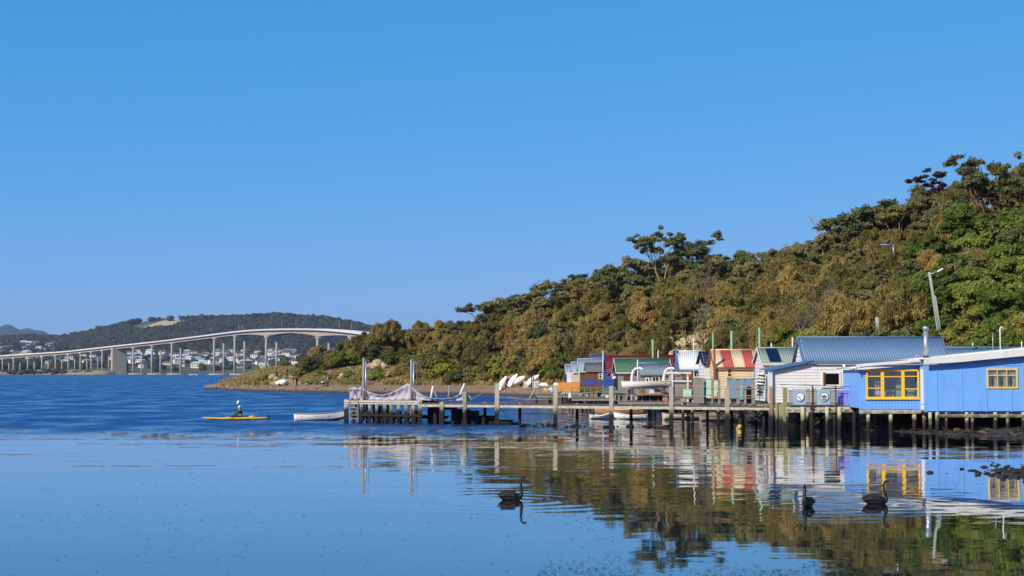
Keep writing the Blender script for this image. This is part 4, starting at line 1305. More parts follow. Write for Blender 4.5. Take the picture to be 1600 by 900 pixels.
    MB().box(xl0 + .08, xl1 + .4, YL + 1.25, YL + 1.33, zl, zlt(xl0)).build('sun_catch_partition', inner, root)  # partition added close behind the glass to catch the sun
    MB().box(xl0, xl0 + .08, YL + .08, YL + 4.5, zl, zlt(xl0)).build('side_wall', M_BLUE, root)
    MB().box(xl0, xl1, YL + .09, YL + 4.5, zl, zl + .08).build('room_floor', M_DECK, root)
    MB().box(X(1356, YL + 2), X(1374, YL + 2), YL + .6, YL + 1.1, zk + .1, zk + .5).build('bench', M_WHITE2, root)
    for px in (1359, 1363, 1367, 1371): MB().box(X(px, YL + 2) - .03, X(px, YL + 2) + .03, YL + .55, YL + .6, zk + .3, Z(596, YL)).build('bench_slat', M_WHITE2, root)
    MB().box(X(1392, YL + 2), X(1404, YL + 2), YL + .95, YL + 1.2, zl + .1, Z(585, YL + 2)).build('cabinet', mat('pale_cabinet', (.66, .70, .64), .6, .1), root)
    f, _ = window(root, 1352, 1434.5, 577.3, 622.5, YL, M_YEL, 3, [(588, 606.5), 588.5, (588, 607.5)], sash=.055, frame=.10, glass=M_CLEAR, seps=(1377.5, 1409.5), colw=.19)
    # louvred recess between the rooms
    lx0, lx1 = X(1437.3, 93.9), X(1448, 93.9)
    MB().box(lx0, lx1, 94.0, 94.08, Z(640, 94), Z(571, 94)).build('recess_back', M_BLUE, root)
    for k in range(4):
        xx = lx0 + (lx1 - lx0) * (k + .5) / 4
        MB().box(xx - .055, xx + .055, 93.88, 93.97, Z(632, 94), Z(577, 94)).build('slat', M_WHITE2, root)
    MB().box(lx0, lx1, 93.86, 93.98, Z(640, 94), Z(633, 94)).build('threshold', M_WHITE2, root)
    # roofs: the low one on the left and the high one on the right, white fascias in front
    def roof(pts, Yf, nm, dep, th_px, mroof):
        """pts: (px, py top)"""
        fa = MB()
        for (a, b) in zip(pts[:-1], pts[1:]):
            xa, xb = X(a[0], Yf), X(b[0], Yf); za, zb_ = Z(a[1], Yf), Z(b[1], Yf)
            ta, tb = a[2] * Yf / FPX, b[2] * Yf / FPX
            fa.hexa([(xa, Yf, za - ta), (xb, Yf, zb_ - tb), (xb, Yf + .05, zb_ - tb), (xa, Yf + .05, za - ta)], [(xa, Yf, za), (xb, Yf, zb_), (xb, Yf + .05, zb_), (xa, Yf + .05, za)])
        fa.build('fascia', M_WHITE2, root)
        a, b = pts[0], pts[-1]
        xa, xb = X(a[0], Yf), X(b[0], Yf)
        m = MB(); corr(m, (xa, Yf + .05, Z(a[1], Yf) - .04), (xb, Yf + .05, Z(b[1], Yf) - .04), (xb, Yf + dep, Z(b[1], Yf) - .06), (xa, Yf + dep, Z(a[1], Yf) - .06), .3, .02, .05)
        m.build('roof_sheet', mroof, root)
    roof([(1336, 573.5, 6), (1338, 569, 4.5), (1432, 561.5, 4.5)], YL - .55, 'L', 5.5, 5, M_WHITE)
    roof([(1443, 559, 10), (1500, 555, 10.5), (1600, 545, 11), (1745, 530, 11.5)], YR_ - .5, 'R', 8, 10, M_WHITE)
    roof([(1424, 562.5, 3.5), (1447, 559.5, 5)], YL - .95, 'M', 4, 5, M_WHITE)
    MB().box(X(1426, 93.8), X(1450, 93.8), 93.7, 94.4, Z(566.5, 93.8) , Z(564.8, 93.8)).build('soffit', M_WHITE, root)
    # floor beams and piles
    MB().box(X(1462, 92.9), xr1, YR_ - .12, YR_ + .02, zb - .34, zb - .14).build('bearer', M_BEAM, root)
    MB().box(X(1341, YL), X(1448, YL), YL - .06, YL + .06, zl - .26, zl - .03).build('bearer', M_BEAM, root)
    k = 0
    x = X(1465, 93)
    while x < xr1:
        MB().box(x - .05, x + .05, YR_ - .06, YR_ + D, zb - .14, zb - .12).build('joist', M_BEAM, root); x += .62
    q = random.Random(9)
    for px, py, w in ((1355, 672.5, 6), (1390, 673, 6), (1427, 673, 6.5), (1442, 672, 6), (1452, 672, 5.5), (1462.5, 674, 6), (1476, 675, 4.5), (1509, 675.5, 6), (1517, 676, 5), (1552.5, 673, 6.5), (1572.5, 675, 5), (1597, 674, 6.5), (1636, 676, 5.5), (1680, 676, 6)):
        Yp = YL + .1 if px < 1445 else YR_ + .02
        x = X(px, Yp); r = w * Yp / FPX / 2
        MB().tube([(x, Yp, -.7), (x + q.uniform(-.03, .03), Yp, (zl if px < 1445 else zb) - .02)], [r * 1.1, r], 9).build('pile', M_PILEG if w < 5.2 else M_PILE, root)
    for i in range(15):
        Yp = YL + q.uniform(1.5, 5); x = q.uniform(X(1345, Yp), X(1620, Yp)); 
        MB().tube([(x, Yp, -.7), (x, Yp, zb - .1)], .11, 7).build('pile', M_POST, root)
    MB().bar((X(1468, 93.2), 93.25, .5), (X(1476, 93.2), 93.2, .05), .1).bar((X(1468, 93.2), 93.25, .55), (X(1478, 93.2), 93.3, 1.1), .1).build('brace', M_BEAM, root)
    return root
blue_house()
# the flue on the blue house is its own thing
Yf = 94.2
fl = empty('flue', (X(1446.5, Yf), Yf, Z(560, Yf)), 'tall shiny steel flue rising from the blue house roof', 'flue')
MB().tube([(X(1446.5, Yf), Yf, Z(560, Yf) - .1), (X(1446.5, Yf), Yf, Z(517, Yf))], .155, 14).build('pipe', M_STEEL, fl)
MB().tube([(X(1446.5, Yf), Yf, Z(516, Yf)), (X(1446.5, Yf), Yf, Z(510, Yf))], .20, 14).build('cowl', M_STEEL, fl)
MB().tube([(X(1446.5, Yf), Yf, Z(517.2, Yf)), (X(1446.5, Yf), Yf, Z(515.5, Yf))], .12, 10).build('neck', M_BLACK, fl)
MB().tube([(X(1446.5, Yf), Yf, Z(560, Yf) - .05), (X(1446.5, Yf), Yf, Z(557, Yf))], .2, 12).build('flashing', M_DARKT, fl)
MB().tube([(X(1444, Yf), Yf, Z(543, Yf)), (X(1424, Yf), Yf - .2, Z(562, Yf))], .016, 5).build('stay', M_STEEL, fl)
def pole(name, px, py0, py1, Y, r, m, label, cat='pole', hook=0):
    o = empty(name, (X(px, Y), Y, Z(py1, Y)), label, cat)
    z0, z1 = Z(py1, Y), Z(py0, Y); x = X(px, Y)
    pts = [(x, Y, z0), (x, Y, z1)]
    if hook: pts += [(x + .04, Y, z1 + .07), (x + .12, Y, z1 + .09), (x + .18, Y, z1 + .03)]
    MB().tube(pts, r, 8).build('shaft', m, o)
    return o
pole('vent_pipe', 1562.5, 513, 549, 94.5, .036, M_WHITE2, 'white vent pipe with curled top on the blue house roof', 'vent pipe', 1)
pole('mast', 1551, 520, 550, 95.5, .028, M_STEEL, 'thin grey aerial pole left of the curled vent pipe', 'pole')
pole('mast', 1596, 533, 547, 94.5, .03, M_WHITE2, 'short leaning white rod at the right end of the blue house roof', 'pole')
MG = timber('copper_pole', (.52, .66, .52), wet=False)
for px, y0, Y, w, txt in ((1020, 531, 160, 3.4, 'green weathered pole behind the green roof'), (1114, 521, 126, 2.6, 'green pole at left corner of the striped roof'), (1143, 517, 130, 4, 'stout green pole behind the striped roof'),
                          (1186.5, 512, 114, 3.6, 'tallest green pole between striped and speckled roofs'), (1062, 538, 133, 2.2, 'short blue pole left of the white ribbed roof')):
    pole('timber_pole', px, y0, 600, Y, w * Y / FPX / 2, MG if px != 1062 else M_NAVY, txt)
for px, y0, Y, txt in ((942, 548, 166, 'thin white pole beside the red roof'), (996, 562, 140, 'short white pole at the left end of the grey blue roof'), (1083.5, 528, 122, 'very thin white flagpole in front of the white ribbed roof'), (1028, 547, 165, 'thin white pole behind the green roof'),
                       (1172, 532, 128, 'thin rusty pole behind the striped roof'), (1205, 536, 112, 'small white finial post on speckled roof'), (1238, 527, 111, 'thin dark aerial between speckled and blue roofs')):
    pole('mast', px, y0, 615 if Y > 115 and px not in (1172,) else 560, Y, .05 if px not in (1083.5,) else .035, M_RUSTR if px == 1172 else M_WHITE2, txt)
# ------------------------------------------------------------------ jetty, platform, decks
JA, JB = Vector((X(540, 111), 111, 0)), Vector((X(1228, 98), 98, 0))
JD = (JB - JA).normalized(); JN = Vector((-JD.y, JD.x, 0))
def J(px):
    """the point of the jetty's front face seen in column px"""
    k = (px - 800) / FPX
    t = (k * JA.y - JA.x) / (JD.x - k * JD.y)
    return JA + JD * t
JZ = 1.66
qj = random.Random(12)
def jpost(root, px, ytop, w=6, m=None, dn=0.0, z1=None, name='post', lean=0.0, sq=True):
    p = J(px) + JN * dn
    z = Z(ytop, p.y) if z1 is None else z1
    r = w * p.y / FPX
    mm = MB()
    if sq: mm.bar((p.x, p.y, -.8), (p.x + lean, p.y, z), r, r * .95)
    else: mm.tube([(p.x, p.y, -.8), (p.x + lean, p.y, z)], [r * .54, r * .5], 10)
    return mm.build(name, m or M_POST, root)
def jetty():
    root = empty('jetty', (J(900).x, J(900).y, 0), 'long weathered timber jetty crossing the view in front of the boathouses', 'jetty')
    for px, yt, w, m in ((691, 628, 6, M_POST), (726.5, 613, 5.5, M_POSTG), (777, 599, 6.6, M_POST), (868, 601.5, 6.2, M_POST), (955, 603, 6.2, M_POST), (1048.5, 603, 6.0, M_POST), (1135.5, 605, 6.4, M_POST)):
        jpost(root, px, yt, w, m, -.05)
    o = jpost(root, 1205, 605, 7, timber('rusty_post', (.56, .42, .34)), -.05, sq=False); o['label'] = 'reddish brown post crusted with mussels'
    for px, yt, w in ((1213, 629, 4.2), (1218.5, 631, 4.4), (1222.5, 629, 4.6)): jpost(root, px, yt, w, M_PILEG, -.1, sq=False)
    o = jpost(root, 1228, 606, 6.2, timber('moss_post', (.56, .55, .40), True, .6), -.35); o['label'] = 'tall yellow green corner post'
    # back row
    for px in (745, 800, 890, 975, 1065, 1150, 1210): jpost(root, px, 0, 5, M_POST, 1.35, JZ - .1, sq=False)
    # bearers along the front, one length between each pair of posts
    stops = [655, 691, 726.5, 777, 868, 955, 1048.5, 1135.5, 1205, 1228]
    for a, b in zip(stops[:-1], stops[1:]):
        p, q = J(a) + JD * .14, J(b) - JD * .14
        MB().bar((p.x, p.y, JZ - .30), (q.x, q.y, JZ - .30 + qj.uniform(-.015, .015)), .09, .24).build('bearer', M_BEAM, root)
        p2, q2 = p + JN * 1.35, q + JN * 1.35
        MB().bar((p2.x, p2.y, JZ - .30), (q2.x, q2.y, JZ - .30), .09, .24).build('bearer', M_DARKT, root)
    # deck planks: too fine to tell apart edge-on, real boards all the same
    m = MB(); L = (J(1228) - J(655)).length; s = 0; o0 = J(655)
    while s < L:
        a = o0 + JD * s - JN * .14; b = a + JN * (1.65 + qj.uniform(-.06, .06)); z = JZ - .16 + qj.uniform(-.012, .012)
        m.bar((a.x, a.y, z), (b.x, b.y, z), .17, .05); s += .19
    tag(m.build('planking', M_DECK, root), kind='stuff')
    # braces under the right half
    for px, d in ((1135.5, 1), (1135.5, -1), (1160, 1), (1060, 1), (1183, -1)):
        a = J(px) + JN * .5; b = a + JD * (1.3 * d)
        MB().bar((a.x, a.y, .55), (b.x, b.y, JZ - .35), .1).build('brace', M_BEAM, root)
    for px in (1150, 1151.5, 1188): jpost(root, px, 0, 5, M_POST, .7, JZ - .2, sq=False)
    o = MB(); p = J(1151) + JN * .55; o.tube([(p.x, p.y, .02), (p.x, p.y, .28)], .13, 10).build('yellow_collar', mat('dull_yellow', (.80, .70, .28), .7, .2, 6), root)
    # handrail bars
    for a, b, z in ((1048.5, 1135.5, 1.12), (1135.5, 1205, 1.12), (1048.5, 1135.5, .48), (1135.5, 1205, .52)):
        p, q = J(a), J(b); MB().bar((p.x, p.y - .02, JZ + z), (q.x, q.y - .02, JZ + z * .98), .045).build('handrail', M_GREYT, root)
    return root
jetty_root = jetty()
def rope(px0, y0, px1, y1, sag, txt, dn=0.0):
    a = J(px0) + JN * dn; b = J(px1) + JN * dn; za, zb = Z(y0, a.y), Z(y1, b.y)
    pts = [(a.x + (b.x - a.x) * t, a.y + (b.y - a.y) * t, za + (zb - za) * t - sag * 4 * t * (1 - t)) for t in np.linspace(0, 1, 12)]
    o = MB().tube(pts, .022, 5).build('rope', M_ROPE); tag(o, txt, 'rope', 'ropes strung along the jetty')
rope(868, 608, 955, 605, .35, 'sagging rope between the jetty posts left of the hanging boat')
rope(777, 602, 868, 612, .22, 'rope from the tallest left jetty post to the next post right')
rope(735, 625, 777, 602, .0, 'taut slanting line up to the tallest left jetty post')
rope(955, 608, 1048, 606, .45, 'long sagging rope under the hanging white boat')
rope(1048, 614, 1080, 622, .2, 'short rope right of the hanging white boat')
rope(790, 621, 868, 623, .1, 'low slack line just above the left jetty deck')

def platform():
    root = empty('landing_platform', (J(600).x, J(600).y, 0), 'square pile landing platform with many close posts at the jetty end', 'landing stage')
    for px, w, yt in ((541.5, 6, 624), (553.5, 4.5, 627), (565.5, 5, 622), (578, 4.6, 627), (589, 4.6, 627), (601, 4.6, 627), (611.5, 5, 627), (623, 4.6, 627), (634.5, 5, 627), (646, 5, 627), (656.5, 6.5, 624)):
        jpost(root, px, yt, w, M_POST, 0)
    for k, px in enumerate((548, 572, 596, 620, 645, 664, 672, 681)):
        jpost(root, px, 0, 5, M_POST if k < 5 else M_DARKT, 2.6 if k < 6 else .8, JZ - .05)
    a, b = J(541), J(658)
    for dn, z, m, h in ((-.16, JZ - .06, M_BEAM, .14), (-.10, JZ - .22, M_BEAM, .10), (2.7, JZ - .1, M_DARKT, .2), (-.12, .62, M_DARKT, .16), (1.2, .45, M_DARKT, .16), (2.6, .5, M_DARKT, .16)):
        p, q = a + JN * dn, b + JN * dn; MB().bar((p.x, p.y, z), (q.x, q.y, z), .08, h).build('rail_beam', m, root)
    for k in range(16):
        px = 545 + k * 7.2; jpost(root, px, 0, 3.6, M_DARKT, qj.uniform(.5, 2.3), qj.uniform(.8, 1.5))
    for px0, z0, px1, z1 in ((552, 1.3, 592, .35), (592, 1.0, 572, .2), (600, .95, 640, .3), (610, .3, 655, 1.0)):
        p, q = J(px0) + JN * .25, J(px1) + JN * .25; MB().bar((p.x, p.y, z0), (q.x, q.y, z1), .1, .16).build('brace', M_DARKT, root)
    m = MB(); s = 0; L = (b - a).length
    while s < L:
        p = a + JD * s; q = p + JN * 2.8; z = JZ - .02
        m.bar((p.x, p.y, z), (q.x, q.y, z), .17, .045); s += .195
    tag(m.build('planking', M_DECK, root), kind='stuff')
    # mussel crust round the feet
    for px in (541.5, 565.5, 589, 611.5, 634.5, 656.5, 601, 623):
        p = J(px)
        mm = MB()
        for k in range(9): mm.ball((p.x + qj.uniform(-.15, .15), p.y + qj.uniform(-.15, .1), qj.uniform(0, .35)), qj.uniform(.05, .11), 6, 4)
        mm.build('mussel_crust', M_DARKT, root)
platform()
# ladder
ld = empty('ladder', (J(553).x, J(553).y - .25, 0), 'timber ladder down the left end of the landing platform', 'ladder')
for px in (549, 562): 
    p = J(px) - JN * .2; MB().bar((p.x, p.y, .1), (p.x, p.y, JZ + 1.0 if px == 549 else JZ + .1), .07).build('stile', M_GREYT, ld)
for k in range(6):
    p, q = J(549) - JN * .2, J(562) - JN * .2; z = .35 + k * .26; MB().bar((p.x, p.y, z), (q.x, q.y, z), .045).build('rung', M_GREYT, ld)
# masts
def mast(px, yt, txt, twin=4):
    p = J(px) + JN * .15; z = Z(yt, p.y)
    o = empty('mast', (p.x, p.y, 0), txt, 'mast')
    MB().tube([(p.x, p.y, .2), (p.x, p.y, z)], [.11, .09], 8).build('shaft', M_GREYT, o)
    q = J(px + twin) + JN * .1
    MB().tube([(q.x, q.y, JZ - .3), (q.x, q.y, z - .25)], .06, 8).build('pipe', M_STEEL, o)
    MB().tube([(q.x, q.y, z - .25), (q.x + .1, q.y, z - .15), (q.x + .22, q.y, z - .3), (q.x + .24, q.y, JZ + .9)], .025, 6).build('line', M_ROPE, o)
    MB().box(p.x - .07, p.x + .07, p.y - .07, p.y + .07, z, z + .08).build('cap', M_DARKT, o)
mast(567, 559, 'left of the two tall grey masts on the landing platform')
mast(641.5, 561, 'right of the two tall grey masts on the landing platform')
# netting
def net():
    m = NT('net_cloth'); n = m.noise(6, 4, rough=.7)
    c = m.mix(n.outputs[0], lin((.72, .71, .74)), lin((.92, .91, .93)))
    m.l.new(c, m.b.inputs['Base Color']); m.b.inputs['Roughness'].default_value = .9
    m.bump(n.outputs[0], .5, .05)
    tr = m.node('ShaderNodeBsdfTranslucent'); m.l.new(c, tr.inputs[0]); mx = m.node('ShaderNodeMixShader'); mx.inputs[0].default_value = .35
    m.l.new(m.b.outputs[0], mx.inputs[1]); m.l.new(tr.outputs[0], mx.inputs[2]); m.l.new(mx.outputs[0], m.n['Material Output'].inputs['Surface'])
    root = empty('draped_net', (J(640).x, J(640).y, JZ), 'pale lavender netting draped between the two tall masts', 'net')
    for top in ([(546, 606), (552, 605), (558, 606), (565, 604.5)], [(568, 607), (576, 612), (588, 616), (600, 617), (612, 613), (624, 607), (632, 602), (638, 598), (641, 601), (645, 606), (652, 612), (662, 618), (672, 622), (690, 623), (706, 622), (716, 617), (724, 612.5), (728, 612), (732, 617), (737, 623)]):
        pts = np.array(top, float); xs = np.linspace(pts[0, 0], pts[-1, 0], 60 if len(top) > 5 else 12)
        ys = np.interp(xs, pts[:, 0], pts[:, 1]); V, F = [], []
        R_ = 6
        for i, (px, py) in enumerate(zip(xs, ys)):
            p = J(px); zt = Z(py, p.y); zb = JZ + .03
            for j in range(R_):
                f = j / (R_ - 1); bulge = .10 * math.sin(px * .55 + j * 1.3) + .22 * math.sin(f * 3.14)
                z = zt + (zb - zt) * f
                if z < zb: z = zb
                V.append((p.x + .05 * math.sin(px * 1.1 + j), p.y + .05 + bulge * .7 + (0.5 * f if px < 566 else .25 * f), z))
        for i in range(len(xs) - 1):
            for j in range(R_ - 1): F.append((i * R_ + j, (i + 1) * R_ + j, (i + 1) * R_ + j + 1, i * R_ + j + 1))
        o = MB().add(V, F, True).build('net_panel', m.m, root)
        sol = o.modifiers.new('thick', 'SOLIDIFY'); sol.thickness = .02
net()
for k, (a, b, txt, m) in enumerate((((669, 625), (671, 603), 'short leaning white pole just right of the right mast', M_WHITE), ((697, 625), (697, 602), 'upright pale post among leaning poles on the jetty', M_GREYT),
                          ((713, 622), (720.5, 599), 'leaning white pipe near the end of the net', M_WHITE2), ((679, 622), (673, 611), 'thin diagonal stay by the leaning white pole', M_GREYT), ((823, 625), (831, 606), 'leaning weathered stick on the jetty deck', M_POST))):
    p, q = J(a[0]) + JN * .4, J(b[0]) + JN * .6
    o = MB().tube([(p.x, p.y, Z(a[1], p.y)), (q.x, q.y, Z(b[1], q.y))], .075 if k < 3 else .05, 8).build('leaning_pole', m); tag(o, txt, 'pole')
# old stepped slipway timbers in the shade under the jetty
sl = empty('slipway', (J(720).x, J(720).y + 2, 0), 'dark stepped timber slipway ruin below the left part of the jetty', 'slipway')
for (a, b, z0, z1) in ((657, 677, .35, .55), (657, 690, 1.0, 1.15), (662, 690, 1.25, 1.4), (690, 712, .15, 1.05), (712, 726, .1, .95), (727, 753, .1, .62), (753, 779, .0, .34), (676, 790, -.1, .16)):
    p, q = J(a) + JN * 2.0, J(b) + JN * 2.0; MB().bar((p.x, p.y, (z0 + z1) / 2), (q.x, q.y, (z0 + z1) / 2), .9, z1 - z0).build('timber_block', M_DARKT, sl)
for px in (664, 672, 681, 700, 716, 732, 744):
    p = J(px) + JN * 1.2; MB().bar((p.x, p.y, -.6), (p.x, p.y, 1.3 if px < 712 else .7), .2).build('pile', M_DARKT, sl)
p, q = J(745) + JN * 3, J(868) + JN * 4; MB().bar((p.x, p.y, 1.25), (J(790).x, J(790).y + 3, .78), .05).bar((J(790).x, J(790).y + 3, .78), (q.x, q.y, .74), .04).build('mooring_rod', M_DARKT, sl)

# decks behind the jetty
def deck(px0, px1, Y, dep, z, txt, rail=None, railm=None, rh=1.0, posts=6, pm=None):
    x0, x1 = X(px0, Y), X(px1, Y)
    root = empty('timber_deck', (x0, Y, z), txt, 'deck')
    m = MB(); s = x0
    while s < x1: m.box(s, min(s + .17, x1), Y - .08, Y + dep, z - .04, z); s += .185
    tag(m.build('planking', M_DECK, root), kind='stuff')
    MB().box(x0, x1, Y - .05, Y + .03, z - .26, z - .045).build('edge_beam', M_BEAM if railm is None else M_GREYT, root)
    n = max(2, int((x1 - x0) / 1.4))
    for i in range(n + 1):
        for yy in (Y + .1, Y + dep - .1):
            xx = x0 + .1 + (x1 - x0 - .2) * i / n; MB().cyl((xx, yy, -.6), .10, z + .55, 7).build('pile', M_POST, root)
    if rail:
        for zz in rail: MB().box(x0, x1, Y + .0, Y + .05, z + zz - .03, z + zz + .03).build('rail', railm or M_GREYT, root)
        for i in range(posts + 1):
            xx = x0 + (x1 - x0 - .08) * i / posts; MB().box(xx, xx + .08, Y - .01, Y + .06, z, z + rh).build('rail_post', railm or M_GREYT, root)
    return root, x0, x1
GRN = mat('green_rail_paint', (.40, .52, .42), .7, .15, 3)
deck(893, 962, 150, 9, 1.15, 'green-railed deck below the pale blue and green boathouses', (.55, 1.0), GRN, 1.05, 7)
deck(965, 1078, 134, 5, 1.15, 'cluttered deck under the hanging white boat', (.5,), M_GREYT, .6, 9)
deck(838, 905, 172, 8, 1.1, 'low deck in front of the orange wall and dinghies', (.5, .95), M_GREYT, 1.0, 8)
dk, dx0, dx1 = deck(1079, 1204, 104.5, 6, 1.55, 'grey timber deck in front of the striped and white boathouses')
# upright fence on that deck: tall grey posts with thin rails
fe = empty('deck_fence', (dx0, 104.4, 1.55), 'weathered grey deck fence of tall posts and wire rails before the striped boathouse', 'fence')
for px, w, y0 in ((1101, 3, 592), (1112, 2.2, 590), (1123, 3.6, 591), (1139.5, 3.4, 592), (1152.5, 5, 592), (1163.5, 3.6, 592), (1176, 5, 592), (1201, 3.2, 592.5)):
    xx = X(px, 104.4); r = w * 104.4 / FPX / 2; MB().box(xx - r, xx + r, 104.34, 104.46, 1.5, Z(y0, 104.4)).build('post', M_GREYT, fe)
MB().box(X(1135, 104.4), X(1196, 104.4), 104.30, 104.33, Z(592.8, 104.4), Z(591, 104.4)).build('top_rail', M_GREYT, fe)
for y in (607.5, 622): MB().box(X(1079, 104.4), X(1203, 104.4), 104.30, 104.335, Z(y + .6, 104.4), Z(y - .6, 104.4)).build('rail', M_GREYT, fe)
# wide vertical board screen
sc_ = empty('board_screen', (X(1082, 104), 104, 1.55), 'tall screen of wide weathered grey boards standing on the deck', 'screen')
palings(sc_, M_GREYT, (X(1082.5, 104), 104, 0), (1, 0, 0), (0, -1, 0), X(1099, 104) - X(1082.5, 104), 1.6, Z(590.5, 104), .17, .012, .04, jitter=.02, q=qj, name='board')
# things on the deck
def locker(px0, px1, py0, py1, Y, m, name, txt, cat, D=.5):
    x0, x1, z0, z1 = X(px0, Y), X(px1, Y), Z(py1, Y), Z(py0, Y)
    root = empty(name, (x0, Y, z0), txt, cat)
    MB().box(x0, x1, Y, Y + D, z0 + .06, z1 - .04).build('body', m, root)
    k = max(2, int((z1 - z0) / .22))
    for i in range(k):
        za = z0 + .1 + (z1 - z0 - .2) * i / k; MB().box(x0 + .03, x1 - .03, Y - .025, Y - .001, za, za + (z1 - z0 - .2) / k - .03).build('drawer_front', m, root)
    MB().box(x0 - .03, x1 + .03, Y - .05, Y + D + .03, z1 - .04, z1).build('lid', m, root)
    for xx in (x0 + .04, x1 - .1): MB().box(xx, xx + .06, Y + .02, Y + .1, z0, z0 + .06).build('foot', M_DARKT, root)
    return root
M_MINT = mat('pale_mint_paint', (.72, .86, .78), .5, .06, 2); M_PYG = mat('pale_green_yellow', (.82, .86, .62), .5, .06, 2)
locker(1099.5, 1112, 592, 619, 105.6, M_MINT, 'cabinet', 'pale mint cabinet with drawers on the grey deck', 'cabinet')
locker(1115, 1123, 594, 622, 105.6, M_PYG, 'cabinet', 'pale yellow green cabinet beside the mint cabinet', 'cabinet')
locker(1068, 1080, 608, 622, 106.5, M_MINT, 'cabinet', 'small pale mint cabinet left of the board screen', 'cabinet')
locker(1153, 1161, 600, 626, 106.0, mat('teal_box', (.55, .72, .74), .5, .05, 2), 'cabinet', 'blue green narrow cabinet left of the covered barbecue', 'cabinet')
# covered barbecue
bq = empty('barbecue', (X(1168.5, 105.5), 105.5, 1.55), 'barbecue under a black cover on the grey deck', 'barbecue')
Yq = 105.5; xc = X(1168.5, Yq)
mm = MB(); prof = [(0.34, 1.6), (.36, 1.9), (.33, 2.4), (.30, 2.6), (.20, 2.72), (.05, 2.76)]
V = []; F = []
for (r, z) in prof:
    for k in range(14):
        a = 2 * math.pi * k / 14; V.append((xc + r * math.cos(a) * (1 + .05 * math.sin(3 * a + z * 4)), Yq + r * .8 * math.sin(a), z - .0 + (.04 * math.sin(4 * a) if z < 1.7 else 0)))
for i in range(len(prof) - 1):
    for k in range(14): F.append((i * 14 + k, i * 14 + (k + 1) % 14, (i + 1) * 14 + (k + 1) % 14, (i + 1) * 14 + k))
F.append(tuple((len(prof) - 1) * 14 + k for k in range(14)))
mm.add(V, F, True).build('cover', mat('black_vinyl', (.05, .055, .06), .45, .2, 4, bump=.3), bq)
for sx in (-.2, .2): MB().cyl((xc + sx, Yq, 1.55), .03, .3, 6).build('leg', M_STEEL, bq)
# folded striped umbrella: black and white bands round a leaning bundle
um = empty('umbrella', (X(1187, 105.2), 105.2, 1.55), 'closed black and white striped umbrella standing by the white boathouse', 'umbrella')
Yu = 105.2
def upt(t): return Vector((X(1186 + 4.5 * t, Yu), Yu, Z(619, Yu) + (Z(583.5, Yu) - Z(619, Yu)) * t))
prof = lambda t: .19 + .07 * math.sin(t * 3.0)
for k in range(14):
    t0, t1 = k / 14, (k + 1) / 14
    pts = [upt(t0), upt((t0 + t1) / 2), upt(t1)]
    MB().tube(pts, [prof(t0), prof((t0 + t1) / 2) * 1.04, prof(t1)], 12).build('stripe', M_WHITE2 if k % 2 else M_BLACK, um)
MB().tube([(X(1186, Yu), Yu, 1.55), upt(0)], .03, 6).build('shaft', M_STEEL, um)
# right-hand platform before the white boathouse, with its picket rail
dk2, rx0, rx1 = deck(1227, 1342, 97.2, 4.5, Z(634, 97.2), 'timber landing in front of the white boathouse with picket rail')
DZ = Z(634, 97.2)
for px, w, m in ((1253, 6.5, M_PILE), (1291, 6, M_PILE), (1310, 6.5, M_PILE), (1267, 5, M_DARKT), (1333, 5, M_DARKT)):
    p = X(px, 97.0); r = w * 97 / FPX / 2; MB().tube([(p, 97.0, -.7), (p, 97.0, DZ - .06)], [r * 1.1, r], 9).build('pile', m, dk2)
for a in range(1232, 1340, 13):
    x = X(a, 97); MB().bar((x, 97.1, DZ - .12), (x + .35, 96.95, DZ - .36), .12, .06).build('knee_brace', M_BEAM, dk2)
MB().box(X(1230, 97), X(1342, 97), 97.0, 97.1, DZ - .42, DZ - .30).build('lower_beam', M_BEAM, dk2)
pf = empty('picket_fence', (rx0, 97, DZ), 'rail of weathered grey pickets with dark top bar on the landing', 'fence')
MB().tube([(X(1218, 97), 96.95, Z(600.5, 97)), (X(1343, 97), 96.95, Z(605, 97))], .022, 6).build('top_rail', M_RUSTR if False else mat('rusty_iron', (.24, .17, .14), .8, .3, 4), pf)
for px in (1268, 1304.5): MB().box(X(px, 97) - .035, X(px, 97) + .035, 96.9, 96.97, DZ - .5, Z(602.5, 97)).build('iron_post', _mc['rusty_iron'], pf)
MB().box(X(1231, 97), X(1304, 97), 97.02, 97.06, Z(612, 97), Z(610.5, 97)).build('rail', M_GREYT, pf)
MB().box(X(1231, 97), X(1304, 97), 97.02, 97.06, Z(630, 97), Z(628.5, 97)).build('rail', M_GREYT, pf)
px = 1231.5
while px < 1304:
    if not (1238 < px < 1258 or 1275.5 < px < 1296):
        w = qj.uniform(1.3, 1.9); a, b = X(px, 97), X(px + w, 97)
        MB().box(a, b, 96.985, 97.015, Z(633, 97), Z(qj.uniform(606.5, 609.5), 97)).build('picket', M_GREYT, pf)
        px += w + .55
    else: px += 1
